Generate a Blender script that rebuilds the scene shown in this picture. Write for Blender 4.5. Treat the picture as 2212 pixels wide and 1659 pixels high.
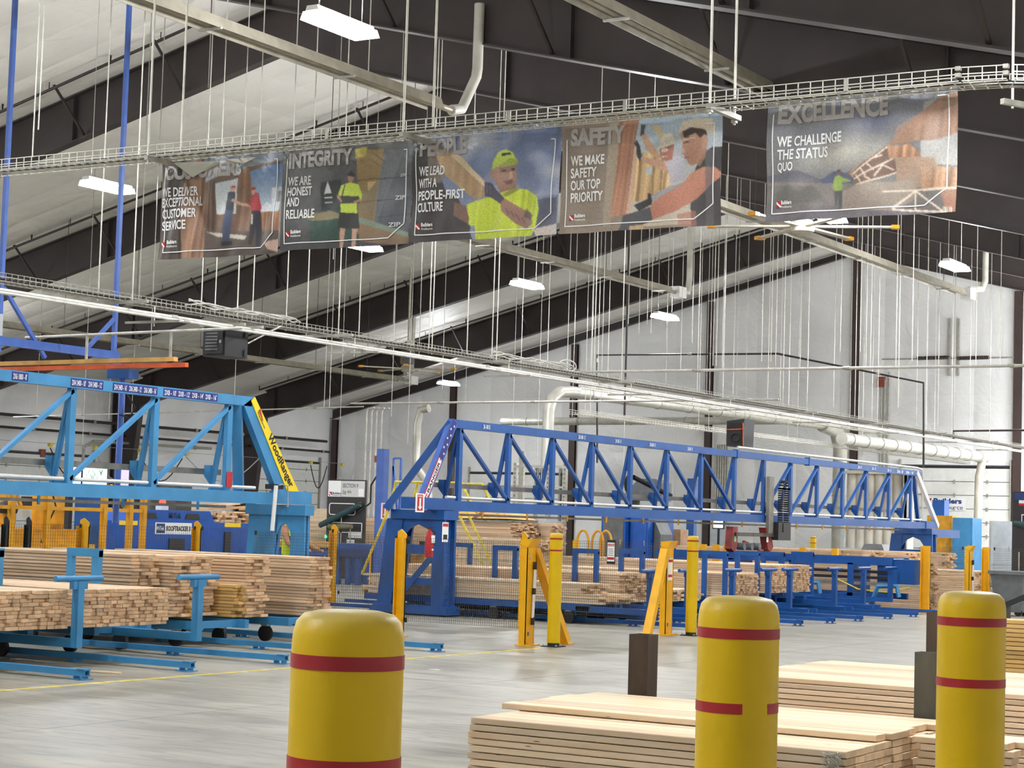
import bpy, math, random
import numpy as np
from mathutils import Vector, Matrix
random.seed(7)
C = bpy.context.scene
COL = C.collection
for o in list(bpy.data.objects): bpy.data.objects.remove(o)

# ------------------------------------------------------------------ camera
FPX, W, H = 4222.0, 2212, 1659
YAW, PIT, ROL = .5449, .0698, .0309
EYE = Vector((0, 0, 1.6))
FW = Vector((-math.sin(YAW)*math.cos(PIT), math.cos(YAW)*math.cos(PIT), math.sin(PIT)))
R0 = Vector((math.cos(YAW), math.sin(YAW), 0)); U0 = R0.cross(FW)
RT = math.cos(ROL)*R0 + math.sin(ROL)*U0
UP = -math.sin(ROL)*R0 + math.cos(ROL)*U0
cam = bpy.data.cameras.new('camera'); co = bpy.data.objects.new('camera', cam); COL.objects.link(co)
cam.sensor_width = 36; cam.sensor_fit = 'HORIZONTAL'; cam.lens = FPX*36/W
cam.clip_start = .1; cam.clip_end = 300
M = Matrix((RT, UP, -FW)).transposed().to_4x4(); M.translation = EYE
co.matrix_world = M; C.camera = co
def ray(x, y): return FW + (x-W/2)/FPX*RT - (y-H/2)/FPX*UP
def at(ax, v, x, y):            # survey: where the sight line through a photo point meets the plane axis = v
    d = ray(x, y); k = 'XYZ'.index(ax); return EYE + d*((v-EYE[k])/d[k])

# ------------------------------------------------------------------ world and exposure
w = bpy.data.worlds.new('world'); C.world = w; w.use_nodes = True
w.node_tree.nodes['Background'].inputs[0].default_value = (.9, .95, 1, 1)
w.node_tree.nodes['Background'].inputs[1].default_value = .3
vs = C.view_settings; vs.view_transform = 'Standard'; vs.look = 'None'; vs.gamma = 1; vs.use_curve_mapping = False
vs.exposure = 0.0
LAMP = 228.0                    # radiance of the high bay lenses

# ------------------------------------------------------------------ materials
def lin(c):
    return tuple((v/255/12.92 if v/255 <= .04045 else ((v/255+.055)/1.055)**2.4) for v in c)
MATS = {}
def mk(name, rgb, rough=.5, metal=0., var=.12, scale=6., bump=0., bscale=30., spec=.5, stretch=(1, 1, 1), rgb2=None, coat=0.):
    m = bpy.data.materials.new(name); m.use_nodes = True; nt = m.node_tree; N = nt.nodes; L = nt.links
    b = N['Principled BSDF']; c = lin(rgb)
    b.inputs['Roughness'].default_value = rough; b.inputs['Metallic'].default_value = metal
    b.inputs['Specular IOR Level'].default_value = spec
    b.inputs['Coat Weight'].default_value = coat
    tc = N.new('ShaderNodeTexCoord'); mp = N.new('ShaderNodeMapping'); mp.inputs['Scale'].default_value = stretch
    L.new(tc.outputs['Object'], mp.inputs[0])
    nz = N.new('ShaderNodeTexNoise'); nz.inputs['Scale'].default_value = scale; nz.inputs['Detail'].default_value = 4
    L.new(mp.outputs[0], nz.inputs['Vector'])
    mx = N.new('ShaderNodeMix'); mx.data_type = 'RGBA'
    c2 = lin(rgb2) if rgb2 else tuple(v*(1-var*2) for v in c); c1 = c if rgb2 else tuple(min(1, v*(1+var)) for v in c)
    mx.inputs['A'].default_value = (*c1, 1); mx.inputs['B'].default_value = (*c2, 1)
    mr = N.new('ShaderNodeMapRange'); mr.inputs['From Min'].default_value = .3; mr.inputs['From Max'].default_value = .7
    L.new(nz.outputs['Fac'], mr.inputs['Value']); L.new(mr.outputs[0], mx.inputs['Factor'])
    L.new(mx.outputs['Result'], b.inputs['Base Color'])
    if bump:
        n2 = N.new('ShaderNodeTexNoise'); n2.inputs['Scale'].default_value = bscale; n2.inputs['Detail'].default_value = 5
        L.new(mp.outputs[0], n2.inputs['Vector'])
        bp = N.new('ShaderNodeBump'); bp.inputs['Strength'].default_value = bump; bp.inputs['Distance'].default_value = .05
        L.new(n2.outputs['Fac'], bp.inputs['Height']); L.new(bp.outputs[0], b.inputs['Normal'])
    MATS[name] = m; return m
def emi(name, rgb, s):
    m = bpy.data.materials.new(name); m.use_nodes = True; b = m.node_tree.nodes['Principled BSDF']
    b.inputs['Base Color'].default_value = (*lin(rgb), 1); b.inputs['Emission Color'].default_value = (*lin(rgb), 1)
    b.inputs['Emission Strength'].default_value = s; MATS[name] = m; return m
mk('blue_light', (62, 138, 190), .38, var=.08, scale=3)
mk('blue_deep', (18, 80, 152), .38, var=.1, scale=3)
mk('blue_pipe', (70, 105, 185), .4, var=.08)
mk('blue_machine', (24, 84, 172), .35, var=.08)
mk('navy', (28, 55, 110), .4)
mk('yellow_guard', (238, 176, 10), .4, var=.06)
mk('yellow_gold', (222, 160, 28), .4, var=.1)
mk('yellow_plate', (250, 215, 20), .45, var=.03)
mk('yellow_paint', (228, 205, 60), .5, var=.2, scale=9)
mk('red_band', (165, 25, 35), .45, var=.08)
mk('red', (190, 30, 40), .4)
mk('rust_red', (140, 70, 55), .5)
mk('gripper_red', (128, 42, 38), .5)
mk('orange', (225, 95, 40), .5)
mk('beam_brown', (58, 50, 49), .5, var=.12, scale=1.2)
mk('column_brown', (68, 54, 50), .5, var=.12, scale=1.2)
mk('pipe_dark', (50, 40, 38), .5)
mk('galv', (178, 176, 166), .38, metal=.35, var=.12, scale=8)
mk('duct', (205, 203, 192), .33, metal=.3, var=.1, scale=3)
mk('wire', (215, 212, 200), .35, metal=.3)
mk('tube_grey', (160, 154, 138), .4, metal=.3, var=.12, scale=4)
mk('tray_wire', (168, 164, 152), .4, metal=.3)
mk('conduit', (210, 208, 200), .4, metal=.15)
mk('steel_raw', (72, 60, 50), .5, metal=.4, var=.3, scale=5, stretch=(1, 1, .3))
mk('steel_grey', (88, 86, 78), .5, metal=.4, var=.3, scale=5, stretch=(1, 1, .3))
mk('bar_grey', (140, 136, 128), .4, metal=.4)
mk('white', (232, 232, 228), .5, var=.03)
mk('roller', (215, 216, 212), .3, metal=.2, var=.05)
mk('print_white', (240, 240, 238), .55, var=.0)
mk('print_grey', (205, 203, 200), .55, var=.0)
mk('print_title', (176, 172, 168), .55, var=.0)
mk('print_black', (22, 22, 24), .55, var=.0)
mk('print_blue', (22, 50, 105), .5, var=.0)
mk('print_navy', (22, 40, 120), .5, var=.0)
mk('print_green', (130, 200, 130), .6, var=0)
mk('black', (34, 34, 36), .5, var=.1)
mk('black_board', (40, 38, 40), .45, var=.08)
mk('rubber', (26, 26, 27), .6)
mk('grey_panel', (190, 196, 200), .45, var=.05)
mk('grey_dark', (98, 100, 102), .5)
mk('grey_filter', (206, 200, 186), .7, var=.1, scale=2)
mk('mesh_wire', (88, 84, 74), .5, metal=.3)
mk('fan_grey', (196, 190, 172), .4, metal=.2)
mk('hopper_wood', (215, 165, 90), .6, var=.15, scale=4)
mk('plywood', (190, 150, 110), .7)
mk('teal_brush', (52, 82, 88), .9, bump=.8, bscale=60)
mk('bristle', (110, 105, 85), .9, bump=.6, bscale=60)
mk('skin', (190, 135, 105), .6, var=.05)
mk('hivis', (205, 225, 40), .7, var=.05)
mk('denim', (50, 60, 90), .8)
mk('cover_plastic', (222, 184, 2), .45, spec=.35, var=.05, scale=3, bump=.08, bscale=9)
mk('dust', (205, 185, 95), .7, var=.1, scale=14)
emi('lens', (248, 251, 255), LAMP)
emi('screen', (225, 235, 250), .95)
emi('screen_violet', (190, 180, 235), .9)
emi('lamp_red', (255, 30, 20), 12)
emi('lamp_green', (60, 255, 150), 4)

def wood(name, a, b, dark):
    m = bpy.data.materials.new(name); m.use_nodes = True; nt = m.node_tree; N = nt.nodes; L = nt.links
    s = N['Principled BSDF']; s.inputs['Roughness'].default_value = .6; s.inputs['Specular IOR Level'].default_value = .3
    tc = N.new('ShaderNodeTexCoord'); oi = N.new('ShaderNodeObjectInfo')
    gm = N.new('ShaderNodeNewGeometry'); rnd = N.new('ShaderNodeMath'); rnd.operation = 'ADD'
    L.new(oi.outputs['Random'], rnd.inputs[0]); L.new(gm.outputs['Random Per Island'], rnd.inputs[1])
    sc = N.new('ShaderNodeVectorMath'); sc.operation = 'SCALE'; sc.inputs['Scale'].default_value = 37
    cb = N.new('ShaderNodeCombineXYZ'); [L.new(rnd.outputs[0], cb.inputs[i]) for i in range(3)]
    L.new(cb.outputs[0], sc.inputs[0])
    ad = N.new('ShaderNodeVectorMath'); ad.operation = 'ADD'
    L.new(tc.outputs['Object'], ad.inputs[0]); L.new(sc.outputs[0], ad.inputs[1])
    mp = N.new('ShaderNodeMapping'); mp.inputs['Scale'].default_value = (.7, 11, 8); L.new(ad.outputs[0], mp.inputs[0])
    nz = N.new('ShaderNodeTexNoise'); nz.inputs['Scale'].default_value = 1.6; nz.inputs['Detail'].default_value = 5
    L.new(mp.outputs[0], nz.inputs['Vector'])
    mx = N.new('ShaderNodeMix'); mx.data_type = 'RGBA'; mx.inputs['A'].default_value = (*lin(a), 1); mx.inputs['B'].default_value = (*lin(b), 1)
    mr = N.new('ShaderNodeMapRange'); mr.inputs['From Min'].default_value = .3; mr.inputs['From Max'].default_value = .75
    L.new(nz.outputs['Fac'], mr.inputs['Value']); L.new(mr.outputs[0], mx.inputs['Factor'])
    hs = N.new('ShaderNodeHueSaturation'); fr = N.new('ShaderNodeMath'); fr.operation = 'FRACT'
    L.new(rnd.outputs[0], fr.inputs[0])
    vr = N.new('ShaderNodeMapRange'); vr.inputs['To Min'].default_value = .7; vr.inputs['To Max'].default_value = 1.14
    L.new(fr.outputs[0], vr.inputs['Value']); L.new(vr.outputs[0], hs.inputs['Value']); L.new(mx.outputs['Result'], hs.inputs['Color'])
    mk_ = N.new('ShaderNodeMapping'); mk_.inputs['Scale'].default_value = (1.1, 5, 7); L.new(ad.outputs[0], mk_.inputs[0])
    vo = N.new('ShaderNodeTexVoronoi'); vo.inputs['Scale'].default_value = 2.2; L.new(mk_.outputs[0], vo.inputs['Vector'])
    kn = N.new('ShaderNodeMapRange'); kn.inputs['From Min'].default_value = .03; kn.inputs['From Max'].default_value = .075
    L.new(vo.outputs['Distance'], kn.inputs['Value'])
    m2 = N.new('ShaderNodeMix'); m2.data_type = 'RGBA'; m2.inputs['A'].default_value = (*lin(dark), 1)
    L.new(kn.outputs[0], m2.inputs['Factor']); L.new(hs.outputs[0], m2.inputs['B'])
    sx = N.new('ShaderNodeSeparateXYZ'); L.new(gm.outputs['True Normal'], sx.inputs[0])
    ab = N.new('ShaderNodeMath'); ab.operation = 'ABSOLUTE'; L.new(sx.outputs['X'], ab.inputs[0])
    gt = N.new('ShaderNodeMath'); gt.operation = 'GREATER_THAN'; gt.inputs[1].default_value = .7; L.new(ab.outputs[0], gt.inputs[0])
    m3 = N.new('ShaderNodeMix'); m3.data_type = 'RGBA'; m3.blend_type = 'MULTIPLY'; m3.inputs['B'].default_value = (.92, .85, .78, 1)
    L.new(gt.outputs[0], m3.inputs['Factor']); L.new(m2.outputs['Result'], m3.inputs['A'])
    L.new(m3.outputs['Result'], s.inputs['Base Color'])
    MATS[name] = m
wood('pine', (234, 206, 174), (216, 180, 142), (120, 82, 52))
wood('pine_pale', (238, 216, 186), (222, 190, 152), (132, 95, 62))
wood('pine_gold', (225, 188, 122), (206, 164, 98), (120, 82, 52))

def concrete():
    m = bpy.data.materials.new('concrete'); m.use_nodes = True; nt = m.node_tree; N = nt.nodes; L = nt.links
    s = N['Principled BSDF']
    gm = N.new('ShaderNodeNewGeometry')
    rot = N.new('ShaderNodeMapping'); rot.inputs['Rotation'].default_value = (0, 0, -.45); rot.inputs['Scale'].default_value = (.35, 1.3, 1)
    L.new(gm.outputs['Position'], rot.inputs[0])
    n1 = N.new('ShaderNodeTexNoise'); n1.inputs['Scale'].default_value = 1.1; n1.inputs['Detail'].default_value = 6; n1.inputs['Distortion'].default_value = 1.4
    L.new(rot.outputs[0], n1.inputs['Vector'])
    n2 = N.new('ShaderNodeTexNoise'); n2.inputs['Scale'].default_value = .22; n2.inputs['Detail'].default_value = 3
    L.new(gm.outputs['Position'], n2.inputs['Vector'])
    wv = N.new('ShaderNodeTexNoise'); wv.inputs['Scale'].default_value = 3.2; wv.inputs['Detail'].default_value = 3; wv.inputs['Distortion'].default_value = 2.5
    L.new(rot.outputs[0], wv.inputs['Vector'])
    cr = N.new('ShaderNodeValToRGB'); e = cr.color_ramp.elements
    e[0].position = .3; e[0].color = (*lin((128, 124, 112)), 1); e[1].position = .7; e[1].color = (*lin((171, 167, 153)), 1)
    L.new(n1.outputs['Fac'], cr.inputs[0])
    mx = N.new('ShaderNodeMix'); mx.data_type = 'RGBA'; mx.blend_type = 'MULTIPLY'; mx.inputs['B'].default_value = (.74, .74, .74, 1)
    mr = N.new('ShaderNodeMapRange'); mr.inputs['From Min'].default_value = .5; mr.inputs['From Max'].default_value = .62
    L.new(wv.outputs['Fac'], mr.inputs['Value']); L.new(mr.outputs[0], mx.inputs['Factor']); L.new(cr.outputs[0], mx.inputs['A'])
    m2 = N.new('ShaderNodeMix'); m2.data_type = 'RGBA'; m2.blend_type = 'MULTIPLY'; m2.inputs['B'].default_value = (.86, .86, .84, 1)
    mr2 = N.new('ShaderNodeMapRange'); mr2.inputs['From Min'].default_value = .4; mr2.inputs['From Max'].default_value = .65
    L.new(n2.outputs['Fac'], mr2.inputs['Value']); L.new(mr2.outputs[0], m2.inputs['Factor']); L.new(mx.outputs['Result'], m2.inputs['A'])
    L.new(m2.outputs['Result'], s.inputs['Base Color'])
    rr = N.new('ShaderNodeMapRange'); rr.inputs['To Min'].default_value = .28; rr.inputs['To Max'].default_value = .5
    L.new(n1.outputs['Fac'], rr.inputs['Value']); L.new(rr.outputs[0], s.inputs['Roughness'])
    MATS['concrete'] = m
concrete()

def liner(name, rgb, seam_axis, period, rough, bumpd, axis2=None, period2=1.5):
    """draped vinyl faced insulation: sags between its seams, wrinkles"""
    m = bpy.data.materials.new(name); m.use_nodes = True; nt = m.node_tree; N = nt.nodes; L = nt.links
    s = N['Principled BSDF']; s.inputs['Roughness'].default_value = rough
    gm = N.new('ShaderNodeNewGeometry'); sp = N.new('ShaderNodeSeparateXYZ'); L.new(gm.outputs['Position'], sp.inputs[0])
    def sag(axis, per):
        d = N.new('ShaderNodeMath'); d.operation = 'DIVIDE'; d.inputs[1].default_value = per; L.new(sp.outputs[axis], d.inputs[0])
        f = N.new('ShaderNodeMath'); f.operation = 'FRACT'; L.new(d.outputs[0], f.inputs[0])
        a = N.new('ShaderNodeMath'); a.operation = 'SUBTRACT'; a.inputs[1].default_value = .5; L.new(f.outputs[0], a.inputs[0])
        b = N.new('ShaderNodeMath'); b.operation = 'ABSOLUTE'; L.new(a.outputs[0], b.inputs[0])
        p = N.new('ShaderNodeMath'); p.operation = 'POWER'; p.inputs[1].default_value = 3; L.new(b.outputs[0], p.inputs[0]); return p
    p1 = sag(seam_axis, period)
    nz = N.new('ShaderNodeTexNoise'); nz.inputs['Scale'].default_value = .8; nz.inputs['Detail'].default_value = 6; nz.inputs['Distortion'].default_value = 1.0
    L.new(gm.outputs['Position'], nz.inputs['Vector'])
    h = N.new('ShaderNodeMath'); h.operation = 'MULTIPLY_ADD'; h.inputs[1].default_value = -3.0
    L.new(p1.outputs[0], h.inputs[0]); L.new(nz.outputs['Fac'], h.inputs[2])
    if axis2:
        p2 = sag(axis2, period2); h2 = N.new('ShaderNodeMath'); h2.operation = 'MULTIPLY_ADD'; h2.inputs[1].default_value = -2.0
        L.new(p2.outputs[0], h2.inputs[0]); L.new(h.outputs[0], h2.inputs[2]); h = h2
    bp = N.new('ShaderNodeBump'); bp.inputs['Strength'].default_value = 1; bp.inputs['Distance'].default_value = bumpd
    L.new(h.outputs[0], bp.inputs['Height']); L.new(bp.outputs[0], s.inputs['Normal'])
    n3 = N.new('ShaderNodeTexNoise'); n3.inputs['Scale'].default_value = .35; n3.inputs['Detail'].default_value = 5
    L.new(gm.outputs['Position'], n3.inputs['Vector'])
    mx = N.new('ShaderNodeMix'); mx.data_type = 'RGBA'; c = lin(rgb); mx.inputs['A'].default_value = (*c, 1); mx.inputs['B'].default_value = (*[v*.84 for v in c], 1)
    mr = N.new('ShaderNodeMapRange'); mr.inputs['From Min'].default_value = .45; mr.inputs['From Max'].default_value = .75
    L.new(n3.outputs['Fac'], mr.inputs['Value']); L.new(mr.outputs[0], mx.inputs['Factor']); L.new(mx.outputs['Result'], s.inputs['Base Color'])
    MATS[name] = m
liner('roof_liner', (236, 233, 226), 'Y', 1.25, .5, .10, 'X', 1.5)
liner('wall_liner', (246, 246, 246), 'X', 1.8, .38, .10, 'Z', 2.3)

def vcol(name, rough):
    m = bpy.data.materials.new(name); m.use_nodes = True; nt = m.node_tree
    a = nt.nodes.new('ShaderNodeAttribute'); a.attribute_name = 'ink'
    b = nt.nodes['Principled BSDF']; b.inputs['Roughness'].default_value = rough
    nt.links.new(a.outputs['Color'], b.inputs['Base Color']); MATS[name] = m
vcol('vinyl_print', .42)

# ------------------------------------------------------------------ mesh builder
ORG = {}
class MB:
    def __init__(s): s.v = []; s.f = []
    def add(s, vs, fs):
        n = len(s.v); s.v += [tuple(q) for q in vs]; s.f += [tuple(i+n for i in f) for f in fs]; return s
    def box(s, x0, x1, y0, y1, z0, z1):
        v = [(x, y, z) for z in (z0, z1) for y in (y0, y1) for x in (x0, x1)]
        return s.add(v, [(0, 2, 3, 1), (4, 5, 7, 6), (0, 1, 5, 4), (2, 6, 7, 3), (0, 4, 6, 2), (1, 3, 7, 5)])
    def bar(s, p, q, w_, h_, up=(0, 0, 1)):
        p = Vector(p); q = Vector(q); d = (q-p).normalized(); up = Vector(up)
        a = d.cross(up)
        if a.length < 1e-4: a = d.cross(Vector((1, 0, 0)))
        a.normalize(); b = a.cross(d).normalized(); a = a*w_/2; b = b*h_/2
        v = [p-a-b, p+a-b, p+a+b, p-a+b, q-a-b, q+a-b, q+a+b, q-a+b]
        return s.add(v, [(0, 1, 2, 3), (7, 6, 5, 4), (0, 4, 5, 1), (1, 5, 6, 2), (2, 6, 7, 3), (3, 7, 4, 0)])
    def path(s, pts, r, n=8, caps=True):
        pts = [Vector(p) for p in pts]; m = len(pts)
        rs = r if isinstance(r, (list, tuple)) else [r]*m
        d0 = (pts[1]-pts[0]).normalized(); a = d0.cross(Vector((0, 0, 1)))
        if a.length < 1e-3: a = d0.cross(Vector((1, 0, 0)))
        a.normalize(); vs = []
        for i, p in enumerate(pts):
            if i == 0: d = d0
            elif i == m-1: d = (pts[-1]-pts[-2]).normalized()
            else: d = ((pts[i]-pts[i-1]).normalized()+(pts[i+1]-pts[i]).normalized()).normalized()
            a = (a-d*a.dot(d)).normalized(); b = d.cross(a)
            for k in range(n):
                t = 2*math.pi*k/n; vs.append(p+(a*math.cos(t)+b*math.sin(t))*rs[i])
        fs = [(i*n+k, i*n+(k+1) % n, (i+1)*n+(k+1) % n, (i+1)*n+k) for i in range(m-1) for k in range(n)]
        if caps: fs += [tuple(reversed(range(n))), tuple(range((m-1)*n, m*n))]
        return s.add(vs, fs)
    def tube(s, p, q, r, n=8, r2=None): return s.path([p, q], [r, r if r2 is None else r2], n)
    def prism(s, poly, ax, a, b):
        """poly in the plane square to ax, pushed from a to b"""
        def pt(u, v, t): return {'x': (t, u, v), 'y': (u, t, v), 'z': (u, v, t)}[ax]
        n = len(poly); vs = [pt(u, v, a) for u, v in poly]+[pt(u, v, b) for u, v in poly]
        fs = [tuple(range(n)), tuple(reversed(range(n, 2*n)))]+[(i, i+n, (i+1) % n+n, (i+1) % n) for i in range(n)]
        return s.add(vs, fs)
    def lathe(s, prof, cx, cy, n=24, cz=0):
        vs = [(cx+r*math.cos(2*math.pi*k/n), cy+r*math.sin(2*math.pi*k/n), cz+z) for r, z in prof for k in range(n)]
        fs = [(i*n+k, i*n+(k+1) % n, (i+1)*n+(k+1) % n, (i+1)*n+k) for i in range(len(prof)-1) for k in range(n)]
        fs += [tuple(reversed(range(n))), tuple(range((len(prof)-1)*n, len(prof)*n))]
        return s.add(vs, fs)
    def build(s, name, mat, parent=None, smooth=False, org=None, kind=None):
        off = Vector(ORG[parent.name]) if parent else Vector(org or (0, 0, 0))
        me = bpy.data.meshes.new(name)
        me.from_pydata([(x-off.x, y-off.y, z-off.z) for x, y, z in s.v], [], s.f); me.update()
        me.materials.append(MATS[mat])
        if smooth:
            me.polygons.foreach_set('use_smooth', [True]*len(me.polygons))
            try: me.set_sharp_from_angle(angle=.7)
            except Exception: pass
        o = bpy.data.objects.new(name, me); COL.objects.link(o)
        if parent: o.parent = parent
        else: o.location = off
        ORG[o.name] = tuple(off)
        if kind: o['kind'] = kind
        return o
def B(x0, x1, y0, y1, z0, z1): return MB().box(x0, x1, y0, y1, z0, z1)
def tag(o, label, cat, group=None, kind=None):
    if label: o['label'] = label
    if cat: o['category'] = cat
    if group: o['group'] = group
    if kind: o['kind'] = kind
    return o
def thing(name, label, cat, loc, group=None, kind=None):
    o = bpy.data.objects.new(name, None); COL.objects.link(o); o.location = loc; o.empty_display_size = .1
    ORG[o.name] = tuple(loc); return tag(o, label, cat, group, kind)
def struct(name, mb, mat, smooth=False):
    o = mb.build(name, mat, None, smooth); o['kind'] = 'structure'; return o
def solo(name, mb, mat, label, cat, group=None, kind=None, smooth=False):
    v = np.array(mb.v); org = (float(v[:, 0].mean()), float(v[:, 1].mean()), float(v[:, 2].min()))
    o = mb.build(name, mat, None, smooth, org); return tag(o, label, cat, group, kind)
def dup(root, dv, label=None, group=None):
    r = root.copy(); COL.objects.link(r); r.location = Vector(root.location)+Vector(dv)
    ORG[r.name] = tuple(r.location)
    if label: r['label'] = label
    if group: r['group'] = group
    for ch in root.children:
        c = ch.copy(); COL.objects.link(c); c.parent = r
        for g in ch.children:
            d = g.copy(); COL.objects.link(d); d.parent = c
    return r
_tc = {}
def text_mesh(s, bold=.012):
    """flat lettering as a mesh of unit height: (verts, faces, width)"""
    if (s, bold) in _tc: return _tc[(s, bold)]
    cu = bpy.data.curves.new('t', 'FONT'); cu.body = s; cu.size = 1; cu.offset = bold; cu.resolution_u = 3
    ob = bpy.data.objects.new('t', cu); COL.objects.link(ob)
    dg = bpy.context.evaluated_depsgraph_get(); dg.update()
    me = bpy.data.meshes.new_from_object(ob.evaluated_get(dg))
    v = np.array([p.co[:] for p in me.vertices]) if len(me.vertices) else np.zeros((0, 3))
    f = [tuple(p.vertices) for p in me.polygons]
    bpy.data.objects.remove(ob); bpy.data.curves.remove(cu); bpy.data.meshes.remove(me)
    if len(v):
        v[:, 0] -= v[:, 0].min(); v[:, 1] -= v[:, 1].min(); hh = v[:, 1].max(); v /= hh
        wd = v[:, 0].max()
    else: wd = 0
    _tc[(s, bold)] = (v, f, wd); return _tc[(s, bold)]
def text(mb, s, o, ex, ey, width, height, bold=.012):
    """lettering laid from corner o along unit vectors ex, ey, fitted to width x height"""
    v, f, wd = text_mesh(s, bold); o = Vector(o); ex = Vector(ex); ey = Vector(ey)
    if not len(v): return mb
    kx = width/wd if width else height
    return mb.add([o+ex*(p[0]*kx)+ey*(p[1]*height) for p in v], f)
# ------------------------------------------------------------------ the setting
XR, SL = -27.2, .25
def roof_z(x): return 13.05-SL*abs(x-XR)
XW, XE, YN, YB = -53.6, 3.4, -10.0, 72.5
fl = MB().box(XW-.4, XE+.4, YN-.4, YB+.4, -.4, -.015)
X0, X1, Y0, Y1 = -10.2-3.8*5, -10.2+3.8*4, 12.52-3.8*3, 12.52+3.8*7
fl.box(XW-.4, X0, YN-.4, YB+.4, -.015, 0); fl.box(X1, XE+.4+1.2, YN-.4, YB+.4, -.015, 0)
fl.box(X0, X1, Y1, YB+.4, -.015, 0); fl.box(X0, X1, YN-.4, Y0, -.015, 0)
floor = struct('floor', fl, 'concrete')
slab0 = None
for i in range(9):
    for j in range(10):
        x, y = X0+3.8*i, Y0+3.8*j
        if slab0 is None:
            slab0 = MB().box(x+.004, x+3.796, y+.004, y+3.796, -.0148, 0).build('slab', 'concrete', floor)
        else:
            c = slab0.copy(); COL.objects.link(c); c.parent = floor; c.location = (3.8*i, 3.8*j, 0)
cl = MB()
for s in (-1, 1):
    xe = XW-.4 if s < 0 else XE+.4
    cl.prism([(XR, 13.05), (xe, roof_z(xe)), (xe, roof_z(xe)+.25), (XR, 13.3)], 'y', YN-.4, YB+.4)
struct('ceiling', cl, 'roof_liner')
struct('wall_back', MB().prism([(XW-.4, 0), (XE+.4, 0), (XE+.4, roof_z(XE)+.1), (XR, 13.2), (XW-.4, roof_z(XW)+.1)], 'y', YB, YB+.3), 'wall_liner')
struct('wall_left', B(XW-.3, XW, YN, YB, 0, roof_z(XW)+.1), 'wall_liner')
struct('wall_right', B(XE, XE+.3, YN, YB, 0, roof_z(XE)+.1), 'wall_liner')
struct('wall_front', MB().prism([(XW-.4, 0), (XE+.4, 0), (XE+.4, roof_z(XE)+.1), (XR, 13.2), (XW-.4, roof_z(XW)+.1)], 'y', YN-.3, YN), 'wall_liner')

def door(n, ax, a0, a1, top, pos, sgn, ph=.515):
    """sectional door on a wall: panels one by one, with hinges and side tracks"""
    d = MB()
    def bx(u0, u1, p0, p1, z0, z1):
        p0, p1 = sorted((pos+sgn*p0, pos+sgn*p1))
        return (u0, u1, p0, p1, z0, z1) if ax == 'x' else (p0, p1, u0, u1, z0, z1)
    d.box(*bx(a0-.1, a1+.1, 0, .03, 0, top+.1))
    o = struct('door_%d' % n, d, 'grey_dark')
    z = 0; k = 0
    while z < top-.05:
        z1 = min(top, z+ph)
        MB().box(*bx(a0, a1, .03, .075, z+.012, z1-.012)).build('panel', 'white', o)
        if k:
            for t in (.2, .5, .8):
                u = a0+(a1-a0)*t; MB().box(*bx(u-.03, u+.03, .075, .11, z-.07, z+.07)).build('hinge', 'galv', o)
        z = z1; k += 1
    for u in (a0-.06, a1+.02):
        MB().box(*bx(u, u+.05, .03, .16, 0, top+.3)).build('track', 'galv', o)
    MB().box(*bx(a0-.1, a1+.1, .03, .10, top, top+.06)).build('header', 'black', o)
    return o
door(1, 'x', -26.2, -21.95, 4.14, YB, -1)
door(2, 'y', 66.9, 71.6, 3.9, XW, 1)
door(3, 'y', 51.2, 56.9, 3.55, XW, 1)
door(4, 'x', -45.9, -41.4, 3.6, YB, -1)

for i, (x, lab) in enumerate(((-53.3, 'in the left corner of the end wall'), (-46.9, 'behind the left end of the far blue gantry'),
        (-40.8, 'behind the round tube duct rising at the gantry'), (-34.45, 'left of the hanging black speaker'),
        (-28.16, 'under the roof peak of the end wall'), (-21.7, 'at the right edge beside the overhead door'))):
    zt = 12.45-.257*abs(x+28.1); m = MB()
    m.box(x-.14, x+.14, YB-.17, YB-.15, 0, zt); m.box(x-.15, x+.15, YB-.02, YB-.005, 0, zt)
    o = thing('wall_column', 'dark brown steel wall column '+lab, 'column', (x, YB-.15, 0), 'wall columns on the end wall')
    m.build('flange', 'column_brown', o); B(x-.03, x+.03, YB-.15, YB-.02, 0, zt).build('web', 'column_brown', o)
    B(x-.22, x+.22, YB-.4, YB-.005, 0, .03).build('base_plate', 'column_brown', o)
# rafter of the end wall
for s, lab in ((-1, 'left'), (1, 'right')):
    xe = XW+.1 if s < 0 else XE-.1
    f = lambda x: 12.55-.257*abs(x+28.1)
    m = MB().prism([(-28.1, f(-28.1)), (xe, f(xe)), (xe, roof_z(xe)-.05), (-28.1, roof_z(-28.1)-.05)], 'y', YB-.05, YB-.01)
    o = thing('end_rafter', 'shallow dark rafter along the top of the end wall, %s slope' % lab, 'beam', (-28.1, YB-.1, 12.5), 'end wall rafters')
    m.build('web', 'beam_brown', o)
    MB().prism([(-28.1, f(-28.1)-.02), (xe, f(xe)-.02), (xe, f(xe)), (-28.1, f(-28.1))], 'y', YB-.22, YB-.01).build('flange', 'beam_brown', o)

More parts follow.
